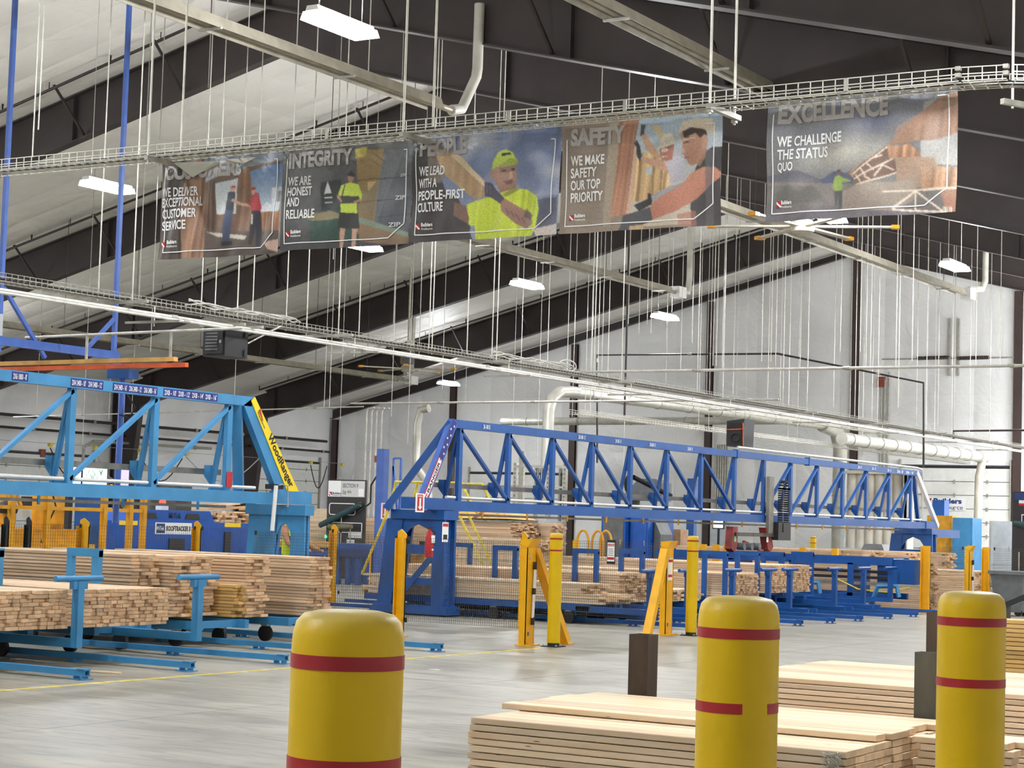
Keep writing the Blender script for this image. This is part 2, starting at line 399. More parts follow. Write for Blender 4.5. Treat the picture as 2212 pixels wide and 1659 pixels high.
# ------------------------------------------------------------------ rigid frames
FY = [19.6, 26.3, 34.3, 42.2, 50.1, 58.0, 65.8]
FN = ['nearest, cutting the top right corner of the photo', 'second from the camera, over the neon vest banner', 'third from the camera, starting above the customers banner',
      'fourth from the camera, passing behind the banners', 'fifth from the camera, above the black cabinet', 'sixth from the camera, above the yellow lettered gantry plate',
      'farthest, next to the end wall']
def zb(x): return 11.9-SL*abs(x-XR)
for k, fy in enumerate(FY):
    o = thing('roof_frame', 'dark brown steel roof frame, '+FN[k], 'roof frame', (XR, fy, 0), 'steel roof frames')
    for s in (-1, 1):
        xe = -52.1 if s < 0 else 1.9
        MB().prism([(XR, zb(XR)), (xe, zb(xe)), (xe, roof_z(xe)-.02), (XR, 13.03)], 'y', fy-.008, fy+.008).build('rafter', 'beam_brown', o)
        MB().prism([(XR, zb(XR)-.03), (xe, zb(xe)-.03), (xe, zb(xe)), (XR, zb(XR))], 'y', fy-.13, fy+.13).build('bottom_flange', 'beam_brown', o)
        MB().prism([(XR, 13.0), (xe, roof_z(xe)-.05), (xe, roof_z(xe)-.02), (XR, 13.03)], 'y', fy-.13, fy+.13).build('top_flange', 'beam_brown', o)
        xo = XW+.12 if s < 0 else XE-.12; xi = xe; lo = xo-s*.6 if s < 0 else xo-.6
        lo = xo+.7 if s < 0 else xo-.7
        zt = roof_z(xi)-.1
        MB().prism([(xo, 0), (lo, 0), (xi, zb(xi)), (xi, zt), (xo, roof_z(xo)-.1)], 'y', fy-.01, fy+.01).build('column', 'beam_brown', o)
        MB().bar((lo, fy, 0), (xi, fy, zb(xi)), .26, .03, (1, 0, 0)).build('column_flange', 'beam_brown', o)
        MB().box(xo-.02, xo+.02, fy-.13, fy+.13, 0, roof_z(xo)-.2).build('column_flange', 'beam_brown', o)
        for j in range(1, 9):
            x = XR+s*(j*3.05-.35)
            if abs(x-XR) > 24: continue
            if s > 0 and k > 1: continue
            MB().bar((x, fy-1.15, roof_z(x)-.12), (x, fy-.05, zb(x)+.02), .05, .05).build('fly_brace', 'pipe_dark', o)
        for j in range(1, 5):
            x = XR+s*6.1*j
            MB().box(x-.008, x+.008, fy-.12, fy+.12, zb(x), roof_z(x)-.04).build('stiffener', 'beam_brown', o)

# sprinkler branch lines under the roof, one below each frame
for k, fy in enumerate(FY):
    y = fy-1.15
    o = thing('sprinkler_pipe', 'dark sprinkler pipe running up the left roof slope before the %s roof frame' % ['nearest', 'second', 'third', 'fourth', 'fifth', 'sixth', 'last'][k], 'pipe', (XR, y, 12.6), 'sprinkler branch pipes')
    a = (XR-1.0, y, roof_z(XR-1)-.19); b = (XW+2, y, roof_z(XW+2)-.19)
    MB().tube(a, b, .038, 8).build('pipe', 'pipe_dark', o)
    for j in range(7):
        x = XR-2.5-3.4*j
        MB().tube((x, y, roof_z(x)-.15), (x, y, roof_z(x)), .012, 6).build('hanger', 'pipe_dark', o)
        MB().tube((x-1.5, y, roof_z(x-1.5)-.19), (x-1.5, y, roof_z(x-1.5)-.02), .016, 6, .03).build('sprinkler_head', 'pipe_dark', o)

# ------------------------------------------------------------------ high bay lights
def light(x, y, z, label, group):
    o = thing('high_bay_light', label, 'light', (x, y, z), group)
    MB().prism([(x-.10, z+.012), (x-.08, z+.075), (x+.08, z+.075), (x+.10, z+.012)], 'y', y-.6, y+.6).build('housing', 'white', o)
    MB().prism([(x-.19, z-.085), (x+.19, z-.085), (x+.15, z+.012), (x-.15, z+.012)], 'y', y-.58, y+.58).build('lens', 'lens', o)
    for yy in (y-.45, y+.45):
        MB().tube((x, yy, z+.075), (x, yy, roof_z(x)), .006, 5).build('hanger', 'wire', o)
LZ = 7.78
seen = {(-14.5, 19.5): 'largest high bay light, glowing before the dark frames at the top', (-14.5, 35.7): 'high bay light glowing just under the excellence banner', (-14.5, 43.4): 'high bay light at the right over the end of the heater tube',
        (-26, 27.7): 'high bay light at the left under the cable tray, beside the blue pole', (-26, 36.1): 'high bay light right under the integrity banner', (-26, 43.5): 'high bay light below the safety banner, third in its row',
        (-26, 51.5): 'high bay light farthest in the middle row, before the end wall', (-14.5, 27.7): 'high bay light hidden behind the safety banner'}
for x in (-14.5, -26, -37.5, -48.5):
    for y in (11.6, 19.5, 27.7, 35.9, 43.5, 51.5, 59.5, 67.0):
        key = next((q for q in seen if q[0] == x and abs(q[1]-y) < .5), None)
        z = LZ if x > -40 else 6.3
        if x == -37.5: z = 8.6
        if (x == -37.5 and y > 30) or (x == -26 and y > 55) or (x == -48.5 and 44 < y < 62): continue
        if key: light(x, key[1], z, seen[key], 'high bay lights in view')
        elif x == -48.5 and y > 60: light(-43.2, 66.3, 7.1, 'small high bay light above the left end of the end wall', 'high bay lights in view')
        else: light(x, y, z, 'added unseen high bay light, put in to brighten the hall', 'high bay lights out of view')
for x, y, z in ((-3, 11.6, 5.9), (-7, 0, 6.6), (-12, -3, 7.2), (-17.6, 63, 7.2), (-17.6, 66.5, 6.6), (-17.6, 70, 6.0), (-13, 69.5, 6.0), (-16.5, 58, 7.2), (-7, 36, 6.6), (-7, 44, 6.6), (-8.5, 52, 6.9), (-9.5, 60, 7.0), (-9.5, 67, 7.0), (-3, 28, 5.9), (-4.5, 20, 6.0)): light(x, y, z, 'added unseen high bay light, put in to brighten the hall', 'high bay lights out of view')  # lamps added out of view to brighten end wall, right side and foreground

# ------------------------------------------------------------------ radiant tube heaters
def heater(x, y0, y1, z, label, vent=None, end=None):
    o = thing('tube_heater', label, 'heater', (x, (y0+y1)/2, z), 'radiant tube heaters')
    MB().prism([(x-.17, z-.10), (x-.10, z+.07), (x+.10, z+.07), (x+.17, z-.10), (x+.16, z-.10), (x+.09, z+.058), (x-.09, z+.058), (x-.16, z-.10)], 'y', y0, y1-.5).build('reflector', 'tube_grey', o)
    MB().tube((x, y0, z-.03), (x, y1, z-.03), .05, 12).build('tube', 'tube_grey', o, True)
    n = int((y1-y0)/3)
    for i in range(n+1):
        y = y0+.6+3*i
        if y > y1-.2: break
        B(x-.19, x+.19, y-.02, y+.02, z-.12, z-.09).build('clip', 'galv', o)
        MB().tube((x, y, z+.07), (x, y, roof_z(x)), .008, 5).build('hanger', 'pipe_dark', o)
    if vent: MB().path(vent, .085, 12).build('vent_pipe', 'duct', o, True)
    if end: B(x-.14, x+.14, y1-.1, y1+.35, z-.16, z+.14).build('burner_box', 'white', o)
    return o
heater(-16.7, 10, 25.5, 8.05, 'grey radiant heater tube running down from the top left to a bent vent pipe', [(-16.7, 25.45, 8.02), (-16.7, 25.75, 8.1), (-16.7, 26.15, 8.7), (-16.7, 26.18, 8.85), (-16.7, 26.18, 9.9)])
heater(-11.7, 12, 27.5, 8.12, 'wide grey radiant heater at the top right, behind the cable tray')
heater(-24, 31.5, 48.2, 8.05, 'radiant heater tube passing below the people and safety banners', [(-24, 48.2, 8.05), (-24, 48.9, 8.1), (-24, 49.0, 8.5), (-24, 49, 11.9)], True)
heater(-16.7, 33.5, 51.0, 8.08, 'radiant heater tube under the large ceiling fan, toward the end wall', [(-16.7, 51.2, 8.2), (-16.7, 52.3, 8.35), (-16.7, 52.6, 8.6), (-16.7, 52.6, 10.0)], True)
heater(-40, 34.5, 58.8, 6.6, 'long radiant heater tube at the left behind the black cabinet', [(-40, 58.5, 6.8), (-40, 58.9, 7.0), (-40, 58.9, 8.9)], True)

# ------------------------------------------------------------------ ceiling fans
def fan(x, y, z, r, n, ph, label):
    o = thing('ceiling_fan', label, 'fan', (x, y, z), 'large ceiling fans')
    MB().lathe([(.05, -.12), (.22, -.10), (.26, 0), (.2, .12), (.06, .16)], x, y, 16, z).build('hub', 'fan_grey', o, True)
    B(x-.17, x+.17, y-.17, y+.17, z+.16, z+.62).build('motor', 'grey_dark', o)
    B(x-.185, x-.17, y-.17, y+.17, z+.16, z+.62).build('motor_label', 'yellow_gold', o)
    MB().tube((x, y, z+.6), (x, y, roof_z(x)), .04, 8).build('downrod', 'fan_grey', o)
    for k in range(n):
        a = ph+2*math.pi*k/n; d = Vector((math.cos(a), math.sin(a), 0)); c = Vector((x, y, z))
        MB().bar(c+d*.2, c+d*r, .16, .035).build('blade', 'fan_grey', o)
        MB().bar(c+d*r, c+d*(r+.16), .18, .07).build('blade_tip', 'yellow_gold', o)
fan(-15.2, 36.1, 7.64, 1.74, 6, .38, 'large ceiling fan with yellow tipped blades under the excellence banner')
fan(-38.2, 56.0, 6.75, 1.6, 5, .25, 'ceiling fan with a yellow motor cover above the far cable tray')
# ------------------------------------------------------------------ cable trays
def rods(x, y, z, label, group, half=.0, r=.008, mat='wire'):
    """a hanger rod from the roof down to z"""
    m = MB().tube((x, y, z), (x, y, roof_z(x)-.01), r, 6)
    return solo('hanger_rod', m, mat, label, 'rod', group)
# basket tray across the view, carrying the banners
TZ, TY = 4.94, 14.0
o = thing('cable_tray', 'wire basket cable tray over the five banners, bent at its right end', 'cable tray', (-9, TY, TZ))
lw = MB(); cw = MB()
pa = [(-19, TY), (-4.62, TY), (-4.3, TY+.05), (-3.3, TY+.55), (-2.2, TY+1.15)]
def tray_path(pa, z, half, hgt, pitch, lw, cw, bars=3, r=.0035):
    acc = 0.
    for i in range(len(pa)-1):
        p = Vector((*pa[i], 0)); q = Vector((*pa[i+1], 0)); d = (q-p).normalized(); n = Vector((-d.y, d.x, 0)); L_ = (q-p).length
        for s in (-1, 1):
            for b in range(bars):
                zz = z+hgt*b/(bars-1); a0 = p+n*half*s; a1 = q+n*half*s
                lw.bar((a0.x, a0.y, zz), (a1.x, a1.y, zz), 2*r, 2*r)
        for t in (-.5, 0, .5):
            a0 = p+n*half*t*1.2; a1 = q+n*half*t*1.2
            lw.bar((a0.x, a0.y, z), (a1.x, a1.y, z), 2*r, 2*r)
        while acc < L_:
            c = p+d*acc
            a = c-n*half; b = c+n*half
            cw.bar((a.x, a.y, z), (a.x, a.y, z+hgt), 2*r, 2*r, (1, 0, 0)); cw.bar((b.x, b.y, z), (b.x, b.y, z+hgt), 2*r, 2*r, (1, 0, 0))
            cw.bar((a.x, a.y, z-.004), (b.x, b.y, z-.004), 2*r, 2*r); acc += pitch
        acc -= L_
tray_path(pa, TZ, .15, .10, .1016, lw, cw)
lw.build('long_wires', 'wire', o, kind='stuff'); cw.build('cross_wires', 'wire', o, kind='stuff')
for i in range(4):
    m = MB(); yy = TY-.09+.05*i
    m.path([(-19, yy, TZ+.02), (-14, yy+.02, TZ+.022), (-9, yy-.02, TZ+.02), (-4.7, yy, TZ+.02), (-2.3, yy+1.05, TZ+.02)], .011, 6).build('cable', 'conduit' if i % 2 else 'rubber', o)
for x in (-4.62, -4.28, -4.02):
    for dz in (.04, .09): B(x-.02, x+.02, TY-.18+(.06 if x > -4.5 else 0), TY-.14+(.06 if x > -4.5 else 0), TZ+dz-.015, TZ+dz+.015).build('splice_clamp', 'galv', o)
for x in (-10.4, -8.5, -7.4, -5.5):
    B(x-.015, x+.015, TY-.165, TY-.15, TZ, TZ+.1).build('splice_clamp', 'galv', o)
for px, lab in ((869, 'left of the people banner'), (1532, 'over the right end of the safety banner')):
    p = at('Y', TY-.2, px, 300 if px < 1000 else 245); x = p.x
    t = thing('trapeze_bracket', 'slotted steel trapeze bracket under the cable tray, '+lab, 'bracket', (x, TY, TZ-.05), 'trapeze brackets of the banner tray')
    MB().bar((x, TY-.22, TZ-.03), (x+.02, TY+.32, TZ-.03), .042, .042).build('strut', 'galv', t)
    for yy, w_ in ((TY-.19, 'front'), (TY+.27, 'rear')):
        MB().tube((x, yy, TZ-.09), (x, yy, roof_z(x)-.02), .011, 6).build('rod', 'wire', t)
        B(x-.02, x+.02, yy-.02, yy+.02, TZ-.075, TZ-.05).build('nut', 'galv', t)
x = at('Y', TY-.2, 318, 350).x
t = thing('trapeze_bracket', 'trapeze bracket with two hanger rods at the left corner of the customers banner', 'bracket', (x, TY, TZ-.05), 'trapeze brackets of the banner tray')
MB().bar((x, TY-.22, TZ-.03), (x+.02, TY+.32, TZ-.03), .042, .042).build('strut', 'galv', t)
for yy in (TY-.19, TY+.27): MB().tube((x, yy, TZ-.09), (x, yy, roof_z(x)-.02), .011, 6).build('rod', 'wire', t)
p = at('Y', 14.65, 2192, 190)
t = thing('trapeze_bracket', 'slotted trapeze bracket at the right edge of the photo under the tray bend', 'bracket', (p.x, 14.6, TZ-.05), 'trapeze brackets of the banner tray')
MB().bar((p.x-.05, 14.5, TZ-.03), (p.x+.2, 14.95, TZ-.03), .042, .042).build('strut', 'galv', t)
MB().tube((p.x, 14.6, TZ-.07), (p.x, 14.6, roof_z(p.x)-.03), .011, 6).build('rod', 'wire', t)

# long tray along the gantries
T2X, T2Z = -17.8, 4.33
o = thing('cable_tray', 'long wire cable tray running away over the two blue gantries', 'cable tray', (T2X, 40, T2Z))
lw = MB(); cw = MB(); tray_path([(T2X, 10), (T2X, 66)], T2Z, .14, .10, .1016, lw, cw, 3, .0032)
lw.build('long_wires', 'tray_wire', o, kind='stuff'); cw.build('cross_wires', 'tray_wire', o, kind='stuff')
for i in range(4):
    MB().path([(T2X-.08+.05*i, 10, T2Z+.03), (T2X-.06+.05*i, 30, T2Z+.03), (T2X-.09+.05*i, 66, T2Z+.03)], .014, 6).build('cable', 'conduit' if i % 3 else 'rubber', o)
random.seed(3)
for (ya, yb, n, s) in ((20.6, 23.2, 3, .08), (28.6, 31.6, 3, .09)):
    for i in range(n):
        pts = []; 
        for k in range(13):
            y = ya+(yb-ya)*k/12
            pts.append((T2X+.08*math.sin(k*1.3+i), y, T2Z+.10+s*abs(math.sin(k*.5+i*.8))))
        MB().path(pts, .012, 6).build('loose_cable', 'conduit', o, True)
pts = [(T2X+.02, 31.3+.32*math.cos(a*.35), T2Z+.16+.10*math.sin(a*.35)) for a in range(56)]
MB().path(pts, .014, 6).build('cable_coil', 'conduit', o, True)
for j in range(10):
    y = 14.6+4.55*j
    t = thing('strut_bracket', 'steel strut cross bar under the long cable tray, number %s from the camera' % ['one', 'two', 'three', 'four', 'five', 'six', 'seven', 'eight', 'nine', 'ten'][j], 'bracket', (T2X, y, T2Z-.3), 'strut brackets of the long tray')
    MB().bar((T2X-.45, y, T2Z-.03), (T2X+.62, y, T2Z-.03), .042, .042).build('strut', 'galv', t)
    MB().bar((T2X-.2, y+.5, T2Z-.24), (T2X+.75, y+.5, T2Z-.24), .042, .03).build('strut', 'galv', t)
    for dx in (-.25, .35): MB().tube((T2X+dx, y, T2Z-.06), (T2X+dx, y, roof_z(T2X+dx)-.02), .009, 6).build('rod', 'wire', t)
    MB().tube((T2X+.3, y+.5, T2Z-.3), (T2X+.3, y+.5, T2Z-.03), .009, 6).build('rod', 'wire', t)
for dx, dz, r, y1, lab in ((.28, -.14, .03, 66, 'thick'), (.5, -.2, .02, 66, 'thin')):
    o = thing('conduit_run', '%s pale conduit under the long cable tray' % lab, 'conduit', (T2X+dx, 40, T2Z+dz), 'conduits below the long tray')
    MB().tube((T2X+dx, 10, T2Z+dz), (T2X+dx, y1, T2Z+dz), r, 10).build('pipe', 'conduit', o, True)
    for j in range(14): MB().tube((T2X+dx, 12+4*j, T2Z+dz), (T2X+dx, 12.12+4*j, T2Z+dz), r*1.35, 10).build('coupling', 'galv', o, True)

def conduit(pts, r, label, group, mat='conduit', name='conduit_run', n=8, coup=True):
    o = thing(name, label, 'conduit', pts[0], group)
    MB().path(pts, r, n).build('pipe', mat, o, True)
    if coup:
        for i in range(len(pts)-1):
            a = Vector(pts[i]); b = Vector(pts[i+1]); L_ = (b-a).length
            for k in range(1, int(L_/3)+1):
                c = a+(b-a)*(k*3/L_) if k*3 < L_ else None
                if c is not None:
                    d = (b-a).normalized()*.06; MB().tube(c-d, c+d, r*1.4, n).build('coupling', 'galv', o, True)
    return o
g = 'overhead conduits'
for i in range(2):
    conduit([(-19.0, 33+.12*i, 4.52), (-3.5, 33+.12*i, 4.52)], .022, '%s of two level pale conduits crossing before the end wall at the right' % ('upper', 'lower')[i], g)
for i in range(2):
    conduit([(-32.6, 45+.14*i, 4.78), (-19.5, 45+.14*i, 4.82)], .024, '%s of two level conduits over the left end of the far gantry' % ('front', 'rear')[i], g)
o = conduit([(-46, 45.2, 4.42), (-32.3, 45.2, 4.7)], .02, 'thin conduit crossing behind the yellow lettered gantry plate', g)
for x in (-45, -41, -37, -33.5): MB().tube((x, 45.2, 4.42+(x+46)*.0204), (x, 45.2, roof_z(x)-.02), .008, 6).build('hanger', 'wire', o)
for i in range(4):
    x = -32.1+.11*i; yq = 45.1+.09*i
    conduit([(x+.25, yq, 4.66), (x+.04, yq, 4.64), (x, yq, 4.54), (x, yq, 0)], .026, 'vertical pale pipe of the bundle above the section sign, number %s from the left' % ('one', 'two', 'three', 'four')[i], 'pipe bundle above the section sign')
p = [at('Y', 50, a, b) for a, b in ((1290, 1000), (1290, 767), (1680, 764), (1995, 827), (1995, 1010))]
conduit([tuple(q) for q in p], .03, 'dark thin pipe with corners before the white end wall', None, 'pipe_dark')
p = [at('Y', 56, a, b) for a, b in ((2060, 948), (2060, 931), (2250, 929))]
o = conduit([tuple(q) for q in p], .035, 'dark pipe stub at the right edge before the end wall', None, 'pipe_dark')
MB().tube(tuple(p[1]), (p[1].x, p[1].y, roof_z(p[1].x)), .01, 6).build('hanger', 'galv', o)
conduit([(XW+.9, 44, 4.9), (XW+.9, 71, 4.9)], .06, 'dark main pipe along the left wall', 'wall pipes', 'pipe_dark')
conduit([(XW+.7, 44, 4.45), (XW+.7, 71.5, 4.45)], .05, 'lower dark pipe along the left wall', 'wall pipes', 'pipe_dark')
conduit([(XW+.9, 55.5, .1), (XW+.9, 55.5, 3.9), (XW+.9, 56, 4.15), (XW+.9, 63, 4.2)], .06, 'grey bent pipe at the left wall column', 'wall pipes', 'galv')
# second, thinner trays seen edge on before the end wall
for (X, z, y0, y1, lab) in ((-24.5, 5.05, 44, 66, 'thin basket tray over the far gantry, left of the hanging speaker'), (-22.5, 4.15, 40, 69, 'thin basket tray low before the end wall')):
    o = thing('cable_tray', lab, 'cable tray', (X, y0, z)); lw = MB(); cw = MB()
    tray_path([(X, y0), (X, y1)], z, .14, .1, .15, lw, cw, 3, .004)
    lw.build('long_wires', 'wire', o, kind='stuff'); cw.build('cross_wires', 'wire', o, kind='stuff')
    for y in range(int(y0)+1, int(y1), 6):
        for dx in (-.15, .15): MB().tube((X+dx, y, z), (X+dx, y, roof_z(X+dx)-.03), .007, 5).build('rod', 'wire', o)

# hanger rods seen all over the photo: each from the roof to what it carries
g = 'hanger rods of the long tray'
for px, py in ((434, 679), (464, 676), (512, 681), (545, 686), (618, 696), (775, 725), (926, 757), (933, 757), (1062, 783)):
    p = at('X', T2X-.1, px, py)
    rods(T2X-.1, p.y, T2Z-.02, 'thin pale hanger rod from the roof to the long cable tray', g)
g = 'hanger rods before the end wall'
for px, py, Y in ((1105, 1000, 52), (1125, 800, 47), (1160, 1000, 50), (1182, 800, 47), (1225, 800, 47), (1236, 900, 49), (1263, 900, 49), (1275, 900, 49), (1345, 1060, 49), (1357, 700, 46),
                  (1380, 720, 47), (1398, 700, 45), (1406, 720, 45), (1437, 870, 51), (1470, 800, 47), (1495, 740, 44), (1540, 790, 42), (1547, 790, 42), (1560, 800, 45), (1583, 850, 49), (1645, 780, 43), (1657, 900, 47),
                  (1665, 780, 43), (1675, 790, 43), (1728, 800, 46), (1744, 850, 49), (1800, 880, 50), (1815, 760, 44), (1858, 760, 43), (1870, 790, 44), (1880, 790, 44), (1935, 790, 45), (1940, 880, 46), (1970, 780, 44), (2000, 900, 48), (2055, 950, 53), (2108, 790, 46), (2160, 800, 47)):
    p = at('Y', Y, px, py)
    rods(p.x, Y, p.z, 'thin pale hanger rod dropping from the roof before the white end wall', g, r=.009)
g = 'hanger rods on the left'
for px, py, Y in ((300, 650, 24), (325, 760, 27), (720, 560, 28), (850, 700, 33), (905, 770, 36), (845, 900, 43), (880, 960, 45), (735, 905, 44), (235, 905, 40), (178, 960, 38), (955, 840, 46), (1005, 870, 49), (70, 340, 16), (83, 280, 16), (450, 190, 27), (700, 880, 42)):
    p = at('Y', Y, px, py)
    rods(p.x, Y, p.z, 'thin hanger rod under the left roof slope', g, r=.008, mat='galv')
p = at('Y', 47, 1352, 780)
solo('hanger_rod', MB().tube((p.x, 47, p.z-1.5), (p.x, 47, roof_z(p.x)), .03, 8), 'pipe_dark', 'thick dark drop pipe right of the safety banner, before the end wall', 'pipe')

# ------------------------------------------------------------------ black equipment cabinet under the tray
o = thing('equipment_cabinet', 'black metal cabinet with a vented door hanging under the long cable tray', 'cabinet', (-17.85, 21.4, 3.78))
B(-18.0, -17.6, 21.25, 21.75, 3.78, 4.2).build('body', 'black', o)
B(-17.97, -17.63, 21.225, 21.25, 3.81, 4.17).build('door', 'black', o)
for i in range(6): B(-17.93, -17.72, 21.215, 21.225, 3.86+.045*i, 3.885+.045*i).build('louvre', 'grey_dark', o)
B(-17.67, -17.65, 21.205, 21.225, 3.96, 4.0).build('handle', 'galv', o)
B(-17.6, -17.58, 21.66, 21.70, 3.80, 3.9).build('hinge', 'black', o); B(-17.6, -17.58, 21.66, 21.70, 4.08, 4.18).build('hinge', 'black', o)
for yy in (21.3, 21.7): MB().bar((-18.1, yy, 4.22), (-17.3, yy, 4.22), .04, .04).build('strut', 'galv', o)
MB().tube((-17.6, 21.75, 4.0), (-17.45, 22.3, 4.3), .012, 6).build('brace_rod', 'conduit', o)

# ------------------------------------------------------------------ blue hanging frame with crane rail at the left
o = thing('crane_support', 'blue tube frame hanging from the roof at the left edge', 'frame', (-20, 20.5, 3.7))
for y in (19.3, 21.6): MB().bar((-20, y, 3.7), (-20, y, roof_z(-20)-.03), .06, .06).build('post', 'blue_pipe', o)
MB().bar((-20, 18.8, 3.86), (-20, 21.7, 3.86), .07, .12).build('cross_beam', 'blue_pipe', o)
MB().bar((-20, 21.05, 3.92), (-20, 21.58, 4.4), .05, .05).build('brace', 'blue_pipe', o)
MB().bar((-20, 19.35, 4.6), (-20, 20.2, 3.7), .05, .05).build('brace', 'blue_pipe', o)
B(-20.05, -19.95, 21.55, 21.72, 3.72, 3.80).build('foot', 'blue_pipe', o)
B(-20.0, -19.9, 19.2, 19.27, 3.92, 4.22).build('control_box', 'grey_panel', o)
o = thing('crane_rail', 'orange rail with a pale wood beam on top, hung under the blue frame', 'rail', (-19.6, 20.3, 3.55))
MB().bar((-22.6, 20.4, 3.56), (-17.55, 20.4, 3.58), .07, .06).build('rail', 'orange', o)
MB().bar((-22.0, 20.4, 3.64), (-17.75, 20.4, 3.66), .09, .06).build('wood_beam', 'hopper_wood', o)
for x in (-19.4, -17.85): MB().tube((x, 20.4, 3.66), (x, 20.4, 4.05), .02, 8).build('hanger', 'galv', o)
MB().tube((-20.6, 20.4, 4.02), (-16.6, 20.4, 4.06), .02, 8).build('guide_pipe', 'conduit', o)
B(-18.9, -18.5, 20.3, 20.5, 3.40, 3.53).build('trolley', 'blue_deep', o)
MB().path([(-18.7, 20.4, 3.4), (-18.7, 20.4, 2.7), (-18.72, 20.4, 1.4)], .045, 8).build('lift_tube', 'blue_pipe', o)
MB().path([(-18.7, 20.35, 3.35), (-18.4, 20.35, 3.0), (-18.5, 20.35, 2.85), (-18.68, 20.35, 2.9)], .012, 6).build('hose', 'rubber', o)

# ------------------------------------------------------------------ dust ducts before the end wall
def duct(pts, r, label, rings=0, name='dust_duct', mat='duct'):
    o = thing(name, label, 'duct', pts[0], 'dust extraction ducts')
    MB().path(pts, r, 16).build('tube', mat, o, True)
    for i in range(len(pts)-1):
        a = Vector(pts[i]); b = Vector(pts[i+1]); L_ = (b-a).length
        if rings and L_ > 1.5:
            for k in range(1, int(L_/rings)+1):
                c = a+(b-a)*(k*rings/L_ - .5*rings/L_); d = (b-a).normalized()*.02
                MB().tube(c-d, c+d, r*1.12, 16).build('ring', 'galv', o, True)
    return o
duct([(-27.5, 47.4, .6), (-27.5, 47.4, 4.7), (-27.5, 47.55, 5.05), (-27.5, 48.0, 5.28), (-27.5, 48.6, 5.33), (-27.5, 67.5, 5.48)], .17, 'pale dust duct rising, then running back to the wide silver elbow', 2.2)
duct([(-27.5, 67.55, 5.48), (-27.4, 68.7, 5.3), (-27.38, 69.05, 4.7), (-27.38, 69.05, .1)], .27, 'wide silver duct elbow dropping to the filter house', 1.2)
duct([(-42.0, 68.6, 5.66), (-29, 68.6, 5.7)], .15, 'level dust duct behind the end of the far gantry', 2.4)
duct([(-22, 55.6, 4.38), (-22, 69.6, 4.42)], .19, 'pale ringed duct coming forward from the filter house at the right', 1.25)
duct([(-22, 69.2, 4.3), (-22.05, 69.2, 3.9), (-22.1, 69.2, 3.7), (-22.15, 69.2, .3)], .15, 'tan drop duct beside the overhead door', 0, mat='hopper_wood' if 0 else 'grey_filter')
duct([(-33.6, 50.5, 5.2-.2), (-33.9, 50.5, 4.95), (-34.0, 50.5, 4.5), (-34.0, 50.5, 3.2), (-33.5, 50.5, 2.6), (-33.4, 50.5, 0)], .13, 'short bent duct with a hose end behind the left of the far gantry', 1.0)

# ------------------------------------------------------------------ loudspeaker
o = thing('loudspeaker', 'black loudspeaker hung by an orange strap above the far gantry', 'speaker', (-20, 43.9, 3.55))
MB().prism([(-20.25, 3.58), (-19.8, 3.55), (-19.78, 4.25), (-20.25, 4.2)], 'y', 43.6, 44.2).build('body', 'black', o)
B(-20.2, -19.85, 43.585, 43.6, 3.63, 4.15).build('grille', 'rubber', o)
MB().path([(-20.26, 43.57, 3.98), (-19.77, 43.57, 4.0)], .014, 6).build('strap', 'orange', o)
MB().path([(-19.8, 43.57, 4.15), (-19.78, 43.57, 3.6)], .014, 6).build('strap', 'orange', o)
MB().path([(-20+.12*math.cos(a*.45), 43.57, 3.78+.1*math.sin(a*.45)) for a in range(15)], .012, 6).build('cable_loop', 'rubber', o)
for x in (-20.15, -19.9): MB().tube((x, 43.9, 4.2), (x, 43.9, roof_z(x)-.03), .008, 5).build('chain', 'galv', o)
# ------------------------------------------------------------------ bollards
m = MATS['cover_plastic']; nt = m.node_tree; N = nt.nodes; L = nt.links   # dust lying on the domes
b = N['Principled BSDF']; src = b.inputs['Base Color'].links[0].from_socket
gm = N.new('ShaderNodeNewGeometry'); sx = N.new('ShaderNodeSeparateXYZ'); L.new(gm.outputs['Normal'], sx.inputs[0])
nz = N.new('ShaderNodeTexNoise'); nz.inputs['Scale'].default_value = 14; nz.inputs['Detail'].default_value = 5; L.new(gm.outputs['Position'], nz.inputs['Vector'])
ma = N.new('ShaderNodeMath'); ma.operation = 'MULTIPLY_ADD'; ma.inputs[1].default_value = .5; L.new(nz.outputs['Fac'], ma.inputs[0]); L.new(sx.outputs['Z'], ma.inputs[2])
mr = N.new('ShaderNodeMapRange'); mr.inputs['From Min'].default_value = .5; mr.inputs['From Max'].default_value = 1.3; mr.inputs['To Max'].default_value = .9; L.new(ma.outputs[0], mr.inputs['Value'])
mx = N.new('ShaderNodeMix'); mx.data_type = 'RGBA'; mx.inputs['B'].default_value = (*lin((190, 172, 105)), 1); L.new(src, mx.inputs['A']); L.new(mr.outputs[0], mx.inputs['Factor'])
L.new(mx.outputs['Result'], b.inputs['Base Color'])

